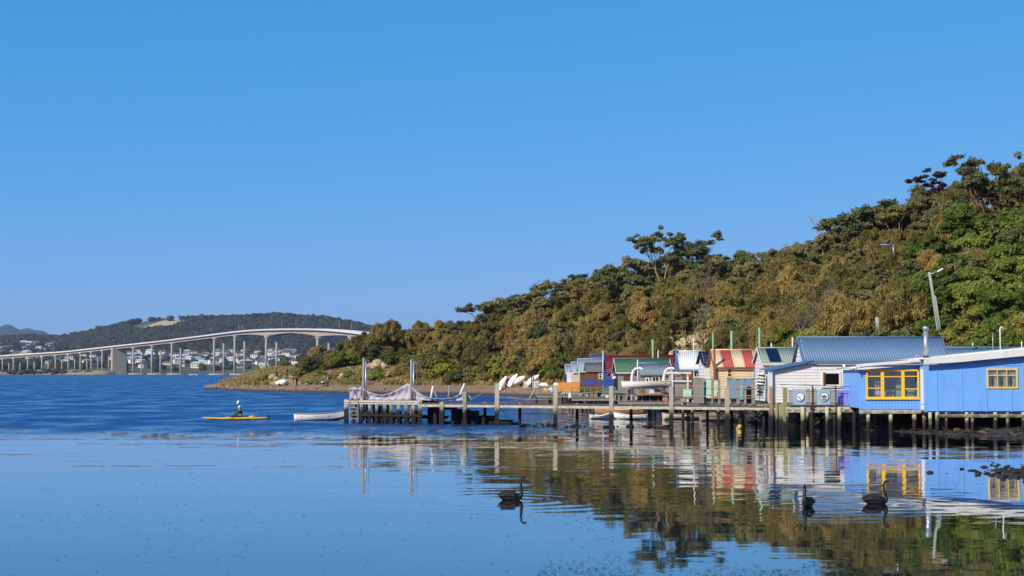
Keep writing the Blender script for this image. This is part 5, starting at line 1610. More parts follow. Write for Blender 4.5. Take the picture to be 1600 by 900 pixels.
# two painted board panels with round white signs
def sign_panel(px0, px1, label, kind):
    root = empty('painted_panel', (X(px0, 97), 96.97, DZ), label, 'sign')
    palings(root, mat('weathered_blue', (.60, .70, .80), .8, .35, 5, stretch=(1, 1, .2), dirt=(.62, .60, .56)), (X(px0, 96.96), 96.98, 0), (1, 0, 0), (0, -1, 0), X(px1, 96.96) - X(px0, 96.96), Z(632.5, 97), Z(608, 97), .13, .012, .03, jitter=.01, q=qj, name='board')
    cx, cz, r = X((px0 + px1) / 2 + .5, 96.9), Z(619.8, 96.9), 6.6 * 96.9 / FPX
    mm = MB(); mm.tube([(cx, 96.90, cz), (cx, 96.94, cz)], r, 26).build('disc', mat('sign_white', (.88, .89, .90), .6, .04), root)
    mm = MB(); pts = [(cx + r * math.cos(a), 96.89, cz + r * math.sin(a)) for a in np.linspace(0, 2 * math.pi, 27)]
    mm.tube(pts, .022, 6, cap=False).build('rim', mat('sign_rim', (.55, .57, .58), .6), root)
    if kind == 0:       # a leaping fish-like stroke
        MB().tube([(cx - r * .8, 96.885, cz + r * .15), (cx - r * .35, 96.885, cz - .05 * r), (cx + r * .1, 96.885, cz - r * .5), (cx + r * .45, 96.885, cz - r * .78)], [.012, .02, .02, .008], 6).build('painted_curve', M_BLACK, root)
    else:               # a low dark boat on green water
        mm = MB(); mm.hexa([(cx - r * .55, 96.88, cz - .12 * r), (cx + r * .6, 96.88, cz - .12 * r), (cx + r * .6, 96.895, cz - .12 * r), (cx - r * .55, 96.895, cz - .12 * r)],
                           [(cx - r * .8, 96.88, cz + .18 * r), (cx + r * .75, 96.88, cz + .12 * r), (cx + r * .75, 96.895, cz + .12 * r), (cx - r * .8, 96.895, cz + .18 * r)])
        mm.build('painted_boat', M_BLACK, root)
        MB().box(cx - r * .5, cx + r * .55, 96.885, 96.897, cz - .75 * r, cz - .28 * r).build('painted_water', mat('sign_green', (.45, .58, .42), .6), root)
        MB().box(cx - r * .2, cx + r * .25, 96.883, 96.896, cz + .2 * r, cz + .38 * r).build('painted_cabin', mat('sign_grey', (.4, .45, .42), .6), root)
sign_panel(1238, 1258, 'weathered blue board panel with round white sign showing a thin black curve', 0)
sign_panel(1275.5, 1296, 'weathered blue board panel with round white sign showing a dark boat', 1)
def tub(px0, px1, py0, py1, label):
    Y = 97.5; x0, x1, z0, z1 = X(px0, Y), X(px1, Y), Z(py1, Y), Z(py0, Y)
    root = empty('storage_tub', (x0, Y, z0), label, 'storage tub'); i = .04
    MB().hexa([(x0 + i, Y + i, z0), (x1 - i, Y + i, z0), (x1 - i, Y + .5, z0), (x0 + i, Y + .5, z0)], [(x0, Y, z1 - .06), (x1, Y, z1 - .06), (x1, Y + .55, z1 - .06), (x0, Y + .55, z1 - .06)]).build('body', M_LAV, root)
    MB().box(x0 - .02, x1 + .02, Y - .03, Y + .58, z1 - .055, z1).build('lid', mat('lavender_lid', (.66, .64, .88), .4, .05), root)
    for f in (.2, .5, .8): MB().box(x0 + (x1 - x0) * f - .02, x0 + (x1 - x0) * f + .02, Y - .012, Y + .05, z0 + .04, z1 - .08).build('rib', M_LAV, root)
tub(1309, 1337, 623, 635.8, 'lower of two stacked lavender plastic tubs by the blue house')
tub(1308, 1336, 609, 622.8, 'upper of two stacked lavender plastic tubs by the blue house')
# open verandah side screens left of the blue house
vs_ = empty('slatted_gate', (X(1339, 96), 96, DZ), 'blue and white slatted gate between the tubs and the blue house', 'gate')
for k in range(4): MB().box(X(1337.5 + k * 1.3, 96) , X(1338.3 + k * 1.3, 96), 96.0, 96.04, DZ, Z(608, 96)).build('slat', M_BLUE2, vs_)
for y in (611, 630): MB().box(X(1337.5, 96), X(1342.5, 96), 96.05, 96.09, Z(y + 1, 96), Z(y - 1, 96)).build('rail', M_WHITE2, vs_)

# clutter in front of the far boathouses
locker(871.5, 906, 597.2, 613, 168, M_ORG, 'orange_wall', 'large orange painted timber wall or locker at the left of the row', 'wall', .3)
locker(911, 929, 594, 602, 160, mat('royal_blue_tarp', (.22, .32, .66), .5, .1), 'blue_box', 'long royal blue box in front of the brown boathouse', 'box', 1.0)
locker(936, 958, 595, 602.5, 158, _mc['royal_blue_tarp'], 'blue_box', 'second royal blue box, in front of the red-roofed boathouse', 'box', 1.0)
M_GRBENCH = mat('green_bench', (.42, .60, .44), .6, .12, 3)
locker(942, 973, 610, 615.5, 148, M_GRBENCH, 'bench_locker', 'low green bench locker behind the jetty rail', 'bench', .5)
locker(994, 1033, 615, 617.5, 133.5, M_ORG, 'plank_stack', 'stack of orange yellow planks on the deck under the hanging boat', 'planks', .8)
locker(996, 1034, 618, 627, 134.5, M_NAVY, 'navy_locker', 'dark navy locker under the orange planks', 'locker', .6)
locker(1049, 1082, 617, 624, 112, mat('red_brown_bench', (.50, .32, .24), .8, .25, 3), 'bench_locker', 'low reddish timber bench left of the board screen', 'bench', .5)
for i, (px, w, h, c, t) in enumerate(((890, 4, 9, (.90, .90, .88), 'white drum among the dock clutter left'), (920, 3.5, 6, (.36, .34, .30), 'dark crate behind the green rails'), (931, 4, 8, (.60, .44, .30), 'brown crate behind the green rails'),
        (948, 4, 5, (.85, .85, .82), 'small white crate behind the green rails'), (975, 5, 8, (.50, .46, .40), 'grey crate left under the hanging boat'), (1004, 6, 6, (.46, .36, .22), 'brown crate on the navy locker'), (1018, 7, 6, (.80, .82, .84), 'pale crate on the navy locker'),
        (1040, 5, 6, (.88, .42, .22), 'orange tub right of the hanging boat'), (1058, 8, 8, (.32, .33, .30), 'dark grey bin left of the mint cabinet'), (1066, 4, 4, (.9, .5, .3), 'small orange float on the red bench'))):
    Y = (150 if px < 965 else 132) if px < 1050 else 111
    x0, x1 = X(px - w / 2, Y), X(px + w / 2, Y); zb = 1.18 if px < 1050 else 1.62
    if px in (1004, 1018): Y = 133.4; zb = Z(615, 133.4) + .02; x0, x1 = X(px - w / 2, Y), X(px + w / 2, Y)
    root = empty('crate', (x0, Y, zb), t, 'crate'); m = mat('crate_col_%d' % i, c, .7, .12, 4); H = h * Y / FPX
    MB().box(x0, x1, Y, Y + (x1 - x0), zb, zb + H).build('body', m, root)
    MB().box(x0 - .03, x1 + .03, Y - .03, Y + (x1 - x0) + .03, zb + H * .8, zb + H * .86).build('rim', m, root)
# white frame (pergola) behind the fence
pg = empty('pergola', (X(1040, 126), 126, 1.2), 'white post and beam frame beside the hanging boat', 'pergola')
for px in (1050, 1074): MB().box(X(px, 126) - .06, X(px, 126) + .06, 125.9, 126.02, 1.1, Z(581, 126)).build('post', M_WHITE, pg)
MB().box(X(1036, 126), X(1080, 126), 125.86, 125.9, Z(584, 126), Z(581, 126)).build('beam', M_WHITE, pg)
MB().box(X(1050, 126), X(1080, 126), 125.86, 125.9, Z(596.5, 126), Z(594.5, 126)).build('beam', M_WHITE, pg)
palings(pg, M_GREYT, (X(1051, 126), 126.1, 0), (1, 0, 0), (0, -1, 0), X(1074, 126) - X(1051, 126), 1.2, Z(588.5, 126), .12, .03, .03, jitter=.05, q=qj, name='picket')
for i, (px, py, Y, c, t) in enumerate(((957.5, 586.5, 149, (.88, .45, .30), 'orange float hanging by the green-roofed boathouse'), (1076, 586, 125.6, (.88, .40, .25), 'orange float hanging on the white frame'), (1062, 585, 125.6, (.85, .45, .30), 'second orange float on the white frame, further left'), (959.5, 590, 149, (.9, .9, .86), 'white float hanging under an orange one'))):
    o = empty('float', (X(px, Y), Y, Z(py, Y)), t, 'float'); r = .19 if Y > 140 else .11
    MB().ball((X(px, Y), Y, Z(py, Y)), (r * 1.2, r, r), 10, 7).build('ball', mat('float_%d' % i, c, .5, .05), o)
    MB().tube([(X(px, Y), Y, Z(py, Y) + r), (X(px, Y), Y, Z(py, Y) + r + .3)], .02, 5).build('cord', M_ROPE, o)

# ------------------------------------------------------------------ boats
def hull_shell(L, B, D, n=18, k=7, stern=.55, sheer=.18, rocker=.10, th=.025, fine=1.7):
    """open boat, bow at +x, keel at z=0; returns (outer+inner shell, gunwale points)"""
    V = []; g0, g1 = [], []
    rows = []
    for i in range(n + 1):
        t = i / n
        b = B / 2 * (stern + (1 - stern) * math.sin(min(t / .45, 1) * math.pi / 2)) * ((1 - max(0, (t - .4) / .6) ** fine) if t > .4 else 1)
        b = max(b, .015)
        zs = D + sheer * (2 * t - .8) ** 2 * (1 if t > .4 else .6)
        zk = rocker * (max(0, (t - .6) / .4) ** 2.2) * 2.5 + .02 * (1 - t)
        x = -L / 2 + L * t
        row = []
        for s in (-1, 1):
            r = []
            for j in range(k + 1):
                a = j / k * math.pi / 2
                r.append((x + .12 * L / 6 * (j / k) * (t > .9), s * b * math.sin(a) ** .8, zk + (zs - zk) * (1 - math.cos(a)) ** .9))
            row.append(r)
        rows.append(row[0][::-1] + row[1][1:])
    m = len(rows[0])
    def shell(sc, dz):
        return [[(p[0] * (1 if sc == 1 else .985), p[1] * sc, p[2] + dz * (1 if 0 < j < m - 1 else 0)) for j, p in enumerate(r)] for r in rows]
    mb = MB()
    for rr, flip in ((shell(1, 0), False), (shell(1 - 2 * th / B * 1.6, th), True)):
        b0 = len(mb.v)
        for r in rr: mb.v.extend(r)
        for i in range(n):
            for j in range(m - 1):
                a = b0 + i * m + j
                f = (a, a + 1, a + m + 1, a + m)
                mb.f.append(f[::-1] if flip else f); mb.sm.append(True)
        mb.f.append(tuple(b0 + j for j in (range(m) if flip else reversed(range(m))))); mb.sm.append(False)
    gl = [r[0] for r in rows]; gr = [r[-1] for r in rows]
    return mb, gl, gr, rows
def dinghy(name, label, cat, L, B, D, m_out, m_gun, m_in=None, band=None, thw=3, keel=None, **kw):
    root = empty(name, (0, 0, 0), label, cat)
    mb, gl, gr, rows = hull_shell(L, B, D, **kw)
    mb.build('hull', m_out, root)
    MB().tube(gl, .035, 6).tube(gr, .035, 6).build('gunwale', m_gun, root)
    for i in range(thw):
        t = .22 + .5 * i / max(thw - 1, 1); r = rows[int(t * 18)]
        MB().box(r[0][0] - .12, r[0][0] + .12, r[1][1] + .02, -r[1][1] - .02, D * .68, D * .68 + .03).build('thwart', m_in or M_BROWNT, root)
    kp = [(r[len(r) // 2][0], 0, r[len(r) // 2][2] - .02) for r in rows]
    MB().tube(kp, .03, 5).build('keel', keel or m_gun, root)
    if band:
        bm = MB()
        for s in (1, -1):
            V = []
            for r in rows:
                for j in (len(r) // 2 + 2, len(r) // 2 + 3):
                    p = r[j]; V.append((p[0], s * (p[1] + .008), p[2] - .004))
            F = [(2 * i, 2 * i + 2, 2 * i + 3, 2 * i + 1) for i in range(len(rows) - 1)]
            bm.add(V, F if s > 0 else [f[::-1] for f in F], True)
        bm.build('band', band, root)
    return root
M_BOATW = mat('boat_white', (.92, .91, .87), .4, .05, 2, dirt=(.72, .68, .60), dirt_amt=.3)
M_BOTT = mat('boat_bottom', (.20, .15, .12), .7, .2, 2)
b = dinghy('rowing_boat', 'white wooden rowing boat moored at the left end of the landing platform', 'rowing boat', 3.75, 1.35, .62, M_BOATW, mat('gunwale_grey', (.50, .50, .47), .7, .15, 3), keel=M_BOTT, stern=.72, band=None, sheer=.14)
b.location = (X(500, 117.6), 117.6, -.10); b.rotation_euler = (0, R(-1.5), R(2))
mb, gl, gr, rows = hull_shell(3.755, 1.355, .62, stern=.72, sheer=.14)
bt = MB(); V = []; mm_ = len(rows[0]) // 2
for r in rows:
    for j in range(mm_ - 3, mm_ + 4): p = r[j]; V.append((p[0] * 1.002, p[1] * 1.01, p[2] - .012))
F = []
for i in range(len(rows) - 1):
    for j in range(6): a = i * 7 + j; F.append((a, a + 1, a + 8, a + 7))
o_ = bt.add(V, F, True).build('antifoul_bottom', M_BOTT); o_.parent = b
YH = 136.0
b = dinghy('hanging_boat', 'long white boat hanging from curved davits behind the jetty', 'boat', (X(1050, YH) - X(972, YH)), 1.5, .58, M_BOATW, M_WHITE2, stern=.45, sheer=.06, rocker=.08, fine=2.0)
b.location = (X(1011, YH), YH, Z(606.5, YH)); b.rotation_euler = (0, R(1.5), R(180))
for px, txt in ((987, 'left white curved davit holding the hanging boat'), (1037, 'right white curved davit holding the hanging boat')):
    Y = YH + .9; o = empty('davit', (X(px, Y), Y, 1.1), txt, 'davit')
    x = X(px, Y); s = .05 * 24
    MB().tube([(x, Y, 1.1), (x, Y, Z(590, Y)), (x + .12, Y, Z(580, Y)), (x + .35, Y - .3, Z(576, Y)), (x + .7, Y - .7, Z(575, Y)), (x + .95, Y - .9, Z(578, Y))], [.14, .14, .13, .12, .10, .08], 10).build('arm', M_WHITE, o)
    MB().tube([(x + .95, Y - .9, Z(578, Y)), (x + .9, Y - .9, Z(595, Y))], .02, 5).build('fall', M_ROPE, o)
YM = 128.0
b = dinghy('moored_boat', 'clinker boat with white top, tan side and navy band floating beneath the jetty', 'boat', 4.1, 1.5, .78, mat('tan_varnish', (.72, .50, .30), .45, .15, 2), M_WHITE2, stern=.7, band=M_DBLUE)
b.location = (X(968, YM), YM, -.06); b.rotation_euler = (0, 0, R(186))
mb, gl, gr, rows = hull_shell(4.1, 1.5, .78, stern=.7)
for s, g in ((-1, gl), (1, gr)):
    V = []
    for p in g: V += [(p[0], p[1] + s * .02, p[2] - .16), (p[0], p[1] + s * .03, p[2] + .01)]
    F = [(2 * i, 2 * i + 1, 2 * i + 3, 2 * i + 2) for i in range(len(g) - 1)]
    o_ = MB().add(V, F).build('top_strake', M_WHITE2); o_.parent = b
b = dinghy('moored_boat', 'small white tender floating low in front of the tan and navy boat', 'boat', 2.6, 1.2, .34, M_BOATW, M_WHITE2, thw=2, stern=.6); b.location = (X(985, 121), 121, -.06); b.rotation_euler = (0, 0, R(170))
b = dinghy('moored_boat', 'tiny white pram dinghy at the left end of the tan boat', 'boat', 1.7, 1.0, .30, M_BOATW, M_WHITE2, thw=1, stern=.8); b.location = (X(938, 121.5), 121.5, -.05); b.rotation_euler = (0, 0, R(5))
b = dinghy('moored_boat', 'cream boat floating beneath the jetty left of the board screen', 'boat', 4.2, 1.5, .50, mat('cream_hull', (.84, .78, .66), .5, .08, 2), M_BROWNT, stern=.7); b.location = (X(1077, 120), 120, -.06); b.rotation_euler = (0, 0, R(3))
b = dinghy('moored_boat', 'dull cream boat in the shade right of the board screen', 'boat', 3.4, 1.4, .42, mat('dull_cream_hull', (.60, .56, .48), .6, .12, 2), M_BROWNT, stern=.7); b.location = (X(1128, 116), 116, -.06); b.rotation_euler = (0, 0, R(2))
# dinghies drawn up and leaning at the head of the beach
M_RED = mat('dinghy_red', (.72, .20, .22), .45, .08, 2)
for i, (px, lean, h, m, Y, txt) in enumerate(((787, 27, 19, M_BOATW, 246, 'leftmost white dinghy leaning on end at the head of the beach'), (796, 38, 19, M_RED, 247, 'red dinghy leaning between two white ones on the beach'), (803, 33, 19, M_BOATW, 246, 'white dinghy leaning just right of the red one'),
                          (815, 62, 17, M_BOATW, 246, 'wide white dinghy lying on its side, middle of the beach row'), (834, 50, 16, M_BOATW, 240, 'white dinghy on its side behind the small white fence'))):
    b = dinghy('upturned_dinghy', txt, 'dinghy', 2.5, 1.15, .45, m, M_WHITE2, thw=1, stern=.55)
    b.rotation_mode = 'XYZ'
    z = zland(px, Y)
    b.rotation_euler = (R(-(90 - 12)), R(-(90 - lean)), R(8))
    b.location = (X(px, Y), Y, z + 1.0)
b = dinghy('upturned_dinghy', 'long white boat lying upturned left of the tiny blue boathouse', 'dinghy', 3.4, 1.3, .5, M_BOATW, M_GREYT, thw=1); b.rotation_euler = (R(120), R(-28), R(6)); b.location = (X(879, 190), 190, 1.9)
# dark curved rib of an old boat, small white picket panel, kayak on the deck
o = empty('bent_pipe', (X(829, 238), 238, 1.2), 'dark curved hoop standing among the dinghies', 'hoop')
for dd in (0, .28): MB().tube([(X(831, 238) + dd, 238, 1.2), (X(831, 238) + dd, 238, Z(592, 238)), (X(829, 238) + dd, 238, Z(585, 238)), (X(824, 238) + dd, 238, Z(581.5, 238)), (X(817, 238) + dd, 238, Z(581, 238))], [.09, .09, .08, .07, .03], 7).build('bar', M_NAVY if dd else M_DARKT, o)
pw = empty('picket_fence', (X(818, 236), 236, 1.2), 'small white picket panels beside the beached dinghies', 'fence')
for a, b_ in ((818, 824), (832, 842)):
    palings(pw, M_WHITE2, (X(a, 236), 236, 0), (1, 0, 0), (0, -1, 0), X(b_, 236) - X(a, 236), 1.25, Z(595, 236), .13, .10, .03, name='picket')
    MB().box(X(a, 236), X(b_, 236), 236.01, 236.05, Z(597, 236), Z(596, 236)).build('rail', M_WHITE2, pw)
for i, (px, py, w, h, c, t) in enumerate(((852, 608, 7, 5, (.95, .62, .18), 'small orange yellow tub on the left deck'), (861, 607, 10, 6, (.66, .74, .86), 'pale blue dinghy cover on the left deck'), (849, 600, 14, 4, (.9, .9, .9), 'white boat cover at the left end of the deck'), (868, 600, 8, 4, (.88, .88, .86), 'second small white cover, beside the orange wall'))):
    Y = 175.0; x = X(px, Y); o = empty('boat_cover' if i else 'tub', (x, Y, Z(py + h / 2, Y)), t, 'cover' if i else 'tub'); a = w * Y / FPX / 2; hh = h * Y / FPX
    z0 = Z(py + h / 2, Y); V = []
    MB().hexa([(x - a, Y - .4, z0), (x + a, Y - .4, z0), (x + a, Y + .5, z0), (x - a, Y + .5, z0)], [(x - a * .6, Y - .1, z0 + hh), (x + a * .5, Y - .1, z0 + hh), (x + a * .5, Y + .2, z0 + hh), (x - a * .6, Y + .2, z0 + hh)]).build('shell', mat('cover_%d' % i, c, .6, .08, 2), o)
    MB().box(x - a - .02, x + a + .02, Y - .43, Y + .53, z0 - .05, z0 + .03).build('rim', mat('cover_%d' % i, c), o)
# far motor boat
b = dinghy('far_boat', 'tiny white motor boat near the far shore beyond the bridge gap', 'boat', 9, 3, 1.3, M_BOATW, M_WHITE2, thw=1); b.location = (X(303, 1700), 1700, -.2); MB().box(-2, 1.2, -1, 1, 1.2, 2.6).build('cabin', M_WHITE2, b)
# ------------------------------------------------------------------ undergrowth, grass, rocks
def undergrowth():
    q = np.random.default_rng(17)
    groups = {'olive': [], 'green': [], 'dark': []}
    for i in range(5200):
        px = q.uniform(700, 2100 if i % 4 == 0 else 1760); t = q.random() ** (1.5 if px < 1760 else 1.0)
        if px < 880 and t < .10 and q.random() < .75: continue
        Y = fY0(px) - (1.5 if px > 1000 else 0) + (fY1(px) - fY0(px)) * t
        if 1030 < px < 1126 and t < .30: continue
        k = q.choice(['olive', 'green', 'dark'], p=[.5, .2, .3])
        r = q.uniform(.45, 1.15)
        groups[k].append((X(px, Y), Y, zland(px, Y) + r * .25, r))
    for i in range(420):
        px = q.uniform(400, 700); t = q.random() ** .8
        if t < .12: continue
        Y = fY0(px) + (fY1(px) - fY0(px)) * t
        k = q.choice(['olive', 'green', 'dark'], p=[.5, .3, .2]); r = q.uniform(.35, .9)
        groups[k].append((X(px, Y), Y, zland(px, Y) + r * .2, r))
    for k, l in groups.items():
        P = np.array(l)
        v, f, tn = leaves(P[:, :3], P[:, 3], 46, .24, 1.3, .15, .4, .75)
        o = np_mesh('undergrowth', v, f, {'olive': M_OLIVE, 'green': M_GREEN, 'dark': M_DARK}[k], None, tn)
        tag(o, {'olive': 'brownish low scrub between the trees on the hillside', 'green': 'greener low scrub between the trees on the hillside', 'dark': 'dark low scrub between the trees on the hillside'}[k], 'scrub', kind='stuff')
undergrowth()

def grass():
    q = np.random.default_rng(23)
    m = leaf_mat('dry_grass', (.56, .46, .27), (.84, .74, .50), None, .3)
    m2 = leaf_mat('green_grass', (.40, .42, .18), (.60, .58, .28), None, .3)
    for name, mm, N, lab in (('dry_grass', m, 15000, 'straw coloured dry grass on the slope above the beach'), ('green_grass', m2, 4200, 'greener grass low on the slope above the beach')):
        C = []
        while len(C) < N:
            px = q.uniform(345, 930); t = q.random() ** (.9 if name == 'dry_grass' else 1.6) * .95
            n = mnoise.noise(Vector((px * .03, t * 6, 2 if name == 'dry_grass' else 9)))
            if name == 'green_grass' and n < .05: continue
            Y = fY0(px) - .5 + (fY1(px) - fY0(px)) * t
            if 420 < px < 472 and Y < 308: continue
            C.append((X(px, Y), Y, zland(px, Y)))
        C = np.array(C); k = 5
        c = np.repeat(C, k, 0); M = len(c)
        c = c + np.stack([q.uniform(-.3, .3, M), q.uniform(-.3, .3, M), np.zeros(M) - .05], 1)
        h = q.uniform(.25, .75, M)[:, None]; w = q.uniform(.05, .11, M)[:, None]
        a = q.uniform(0, 3.14, M); u = np.stack([np.cos(a), np.sin(a), np.zeros(M)], 1)
        ln = np.stack([q.uniform(-.35, .45, M), q.uniform(-.3, .3, M), np.ones(M)], 1) * h
        V = np.stack([c - u * w, c + u * w, c + ln + u * w * .4, c + ln - u * w * .4], 1).reshape(-1, 3)
        F = np.arange(M * 4).reshape(M, 4)
        tag(np_mesh(name, V, F, mm, None, np.repeat(q.random(M), 4)), lab, 'grass', kind='stuff')
grass()

def shrubs():
    protos = {}
    q = random.Random(31)
    for k, m in (('green', M_GREEN), ('yellow', M_YELLOW), ('olive', M_OLIVE), ('dark', M_DARK)):
        global rng
        rng = np.random.default_rng(hash(k) % 1 + len(k) * 7)
        root = empty('shrub', (0, 0, 0)); c, r = [], []
        for i in range(26):
            a = q.uniform(0, 6.28); e = q.uniform(0, 1.2); c.append((1.0 * math.cos(a) * math.cos(e) * q.uniform(.4, 1), 1.0 * math.sin(a) * math.cos(e) * q.uniform(.4, 1), .35 + .9 * math.sin(e) * q.uniform(.6, 1))); r.append(q.uniform(.28, .5))
        v, f, tn = leaves(np.array(c), np.array(r), 110, .17, 1.3, .1)
        np_mesh('foliage', v, f, m, root, tn)
        mb = MB()
        for i in range(6):
            a = q.uniform(0, 6.28); mb.tube([(0, 0, -.3), (.3 * math.cos(a), .3 * math.sin(a), .4), (.8 * math.cos(a), .8 * math.sin(a), .95)], [.05, .04, .02], 5)
        mb.build('stems', M_BARK, root)
        protos[k] = root
    txt = {'green': 'green shrub', 'yellow': 'bright yellow green shrub', 'olive': 'olive brown shrub', 'dark': 'dark green shrub'}
    items = []
    def put(k, px, py, s, Y=None, lab=None):
        # the slope point seen at (px, py)
        best = None
        for t in np.linspace(-.02, .9, 60):
            Y_ = fY0(px) + (fY1(px) - fY0(px)) * t
            y_ = HOR - (zland(px, Y_) - CAM_H) * FPX / Y_
            if best is None or abs(y_ - py) < best[0]: best = (abs(y_ - py), Y_)
        Y_ = best[1]
        o = plant(protos[k], X(px, Y_), Y_, zland(px, Y_) - .15, s, None, s * q.uniform(.8, 1.1))
        o['category'] = 'shrub'; o['group'] = 'shrubs on the grassy slope'
        ph = '%s on the grass %s' % (txt[k], 'of the gravel point' if px < 480 else 'behind the left mast' if px < 600 else 'between the two masts' if px < 640 else 'right of the masts' if px < 760 else 'behind the dinghies' if px < 860 else 'behind the orange wall')
        if lab: o['label'] = lab
        else: items.append((o, px, ph))
    for k, px, py, s, lab in (('yellow', 697, 590, 2.3, 'brightest yellow green bush at the head of the beach'), ('yellow', 676, 592, 1.6, 'smaller bright yellow green bush left of the brightest'), ('dark', 713, 600, 2.2, 'large dark green bush right of the bright yellow green one'),
                              ('yellow', 727, 573, 1.6, None), ('green', 606, 572, 1.9, None), ('green', 600, 556, 1.5, None), ('dark', 577, 579, .9, None), ('green', 672, 562, 2.0, None), ('olive', 640, 588, 1.2, None), ('green', 590, 588, 1.4, None), ('olive', 560, 598, 1.0, None),
                              ('dark', 545, 592, 1.2, None), ('olive', 520, 596, 1.3, None), ('green', 500, 590, 1.3, None), ('yellow', 486, 600, .9, None), ('dark', 470, 590, 1.9, None), ('green', 446, 566, 1.0, None), ('olive', 415, 596, 1.0, None), ('green', 405, 600, 1.0, None), ('olive', 385, 603, .6, None)):
        put(k, px, py, s, None, lab)
    for i in range(46):
        px = q.uniform(570, 890); put(q.choice(['green', 'olive', 'olive', 'dark', 'yellow'] if px < 800 else ['olive', 'green', 'dark']), px, q.uniform(560 + (px > 700) * 14, 597), q.uniform(.7, 1.9))
    for o, px, ph in items: pass
    label_all(items, '')
shrubs()

# rocks: a few shapes shared by all
def rock_mesh(seed, m, flat=.6):
    q = np.random.default_rng(seed)
    v = ICO_V.copy()
    for k in range(6):
        d = q.normal(size=3); d /= np.linalg.norm(d); c = q.uniform(.55, .85)
        p = v @ d; v = v - np.outer(np.maximum(p - c, 0), d)
    v = v * np.array([1, q.uniform(.7, 1), flat]) * (1 + .05 * q.normal(size=(len(v), 1)))
    me = bpy.data.meshes.new('rock'); me.from_pydata(v.tolist(), [], ICO_F.tolist()); me.materials.append(m)
    return me
M_RCK = mat('wet_rock', (.16, .13, .10), .75, .5, 6, bump=.5)
M_RCK2 = mat('brown_rock', (.42, .33, .25), .9, .35, 4, bump=.5)
M_CLIFF = mat('pale_cliff', (.72, .63, .48), .9, .3, 1.6, bump=.8, dirt=(.46, .37, .25), dirt_amt=.8)
rk_wet = [rock_mesh(i, M_RCK, .55) for i in range(4)]
rk_br = [rock_mesh(10 + i, M_RCK2, .6) for i in range(4)]
rk_cl = [rock_mesh(20 + i, M_CLIFF, .9) for i in range(5)]
def rocks(root, meshes, pts, name='rock'):
    q = random.Random(len(pts)); o0 = root.location
    for (x, y, z, s) in pts:
        o = bpy.data.objects.new(name, q.choice(meshes)); COL.objects.link(o); o.parent = root
        o.location = (x - o0.x, y - o0.y, z - o0.z); o.rotation_euler = (q.uniform(-.3, .3), q.uniform(-.3, .3), q.uniform(0, 6.28)); o.scale = (s * q.uniform(.8, 1.4), s, s)
q6 = random.Random(66)
root = empty('rock_reef', (X(1560, 56), 56, 0), 'patch of dark weedy rocks breaking the calm water at the right edge', 'rocks')
pts = []
for i in range(150):
    py = q6.gauss(737, 6.5); py = min(max(py, 719), 752)
    w = 1600 - 1500; px = 1635 - abs(q6.gauss(0, 1)) * 55
    if px < 1540 and q6.random() < .6: py = q6.uniform(731, 743)
    Y = YW(py); pts.append((X(px, Y), Y, q6.uniform(-.03, .02), q6.uniform(.05, .14)))
for i in range(130):
    py = q6.gauss(738, 3.5); px = 1655 - abs(q6.gauss(0, 1)) * 55; Y = YW(py); pts.append((X(px, Y), Y, -.02, q6.uniform(.10, .24)))
rocks(root, rk_wet, pts)
root = empty('mussel_reef', (X(850, 100), 100, 0), 'line of dark mussel clumps in the water below the jetty', 'rocks')
pts = []
for i in range(90):
    c = q6.choice([(822, 6), (838, 7), (856, 7), (862, 5), (892, 6), (902, 6), (950, 5), (1041, 6), (985, 3), (1010, 3)])
    px = q6.gauss(c[0], c[1]); Y = q6.uniform(102, 105); pts.append((X(px, Y), Y, q6.uniform(-.02, .22 if c[0] < 880 else .08), q6.uniform(.08, .20)))
rocks(root, rk_wet, pts)
root = empty('bank_rocks', (X(1450, 96), 96, 0), 'dark stones lying on the mud under the blue house', 'rocks')
pts = []
for i in range(150):
    px = q6.uniform(1345, 1640); Y = fYF(px) + q6.uniform(-.6, 7) * (1 if px > 1480 else .6); pts.append((X(px, Y), Y, zland(px, Y) + .02, q6.uniform(.06, .26)))
rocks(root, rk_wet + rk_br[:1], pts)
root = empty('bank_rocks', (X(1150, 110), 110, 0), 'dark stones on the bank behind the jetty piles', 'rocks')
pts = []
for i in range(110):
    px = q6.uniform(1085, 1345); Y = fYF(px) + q6.uniform(-.6, 4); pts.append((X(px, Y), Y, zland(px, Y) + .03, q6.uniform(.12, .36)))
rocks(root, rk_wet, pts)
root = empty('rubble_rocks', (X(410, 300), 300, 0), 'pale and brown rubble along the tip of the gravel point', 'rocks')
pts = []
for i in range(170):
    px = 332 + abs(q6.gauss(0, 1)) * 90; Y = fYF(px) + q6.uniform(.2, 12); pts.append((X(px, Y), Y, zland(px, Y) + .03, q6.uniform(.10, .34)))
rocks(root, rk_br + rk_cl[:1], pts)
root = empty('cliff_outcrop', (X(1075, 196), 196, 5), 'pale yellow rock face showing on the hillside above the white ribbed roof', 'cliff')
V, F = [], []
cx_, cy_ = np.arange(1030, 1128, 1.1), np.linspace(0, 1, 44)
for px in cx_:
    top = float(np.interp(px, [1030, 1042, 1052, 1066, 1078, 1092, 1110, 1120, 1128], [558, 552, 543, 529, 524, 518, 518, 528, 545]))
    for f in cy_:
        py = 575 + (top - 575) * f; Y = 192 + 9 * f
        n1 = mnoise.noise(Vector((px * .11, f * 4.5, 1))); n2 = mnoise.noise(Vector((px * .35 + f * 3, f * 11, 4))); n3 = mnoise.noise(Vector((px * .9, f * 25, 7)))
        Y += 2.2 * n1 + abs(n2) * 1.7 + n3 * .35 + (2.5 if f > .97 else 0)
        w = W(px, py + n2 * 3, Y); V.append((w.x, w.y, w.z))
k = len(cy_)
for i in range(len(cx_) - 1):
    for j in range(k - 1): c = i * k + j; F.append((c, c + k, c + k + 1, c + 1))
MB().add(V, F).build('rock_face', M_CLIFF, root)
pts = []
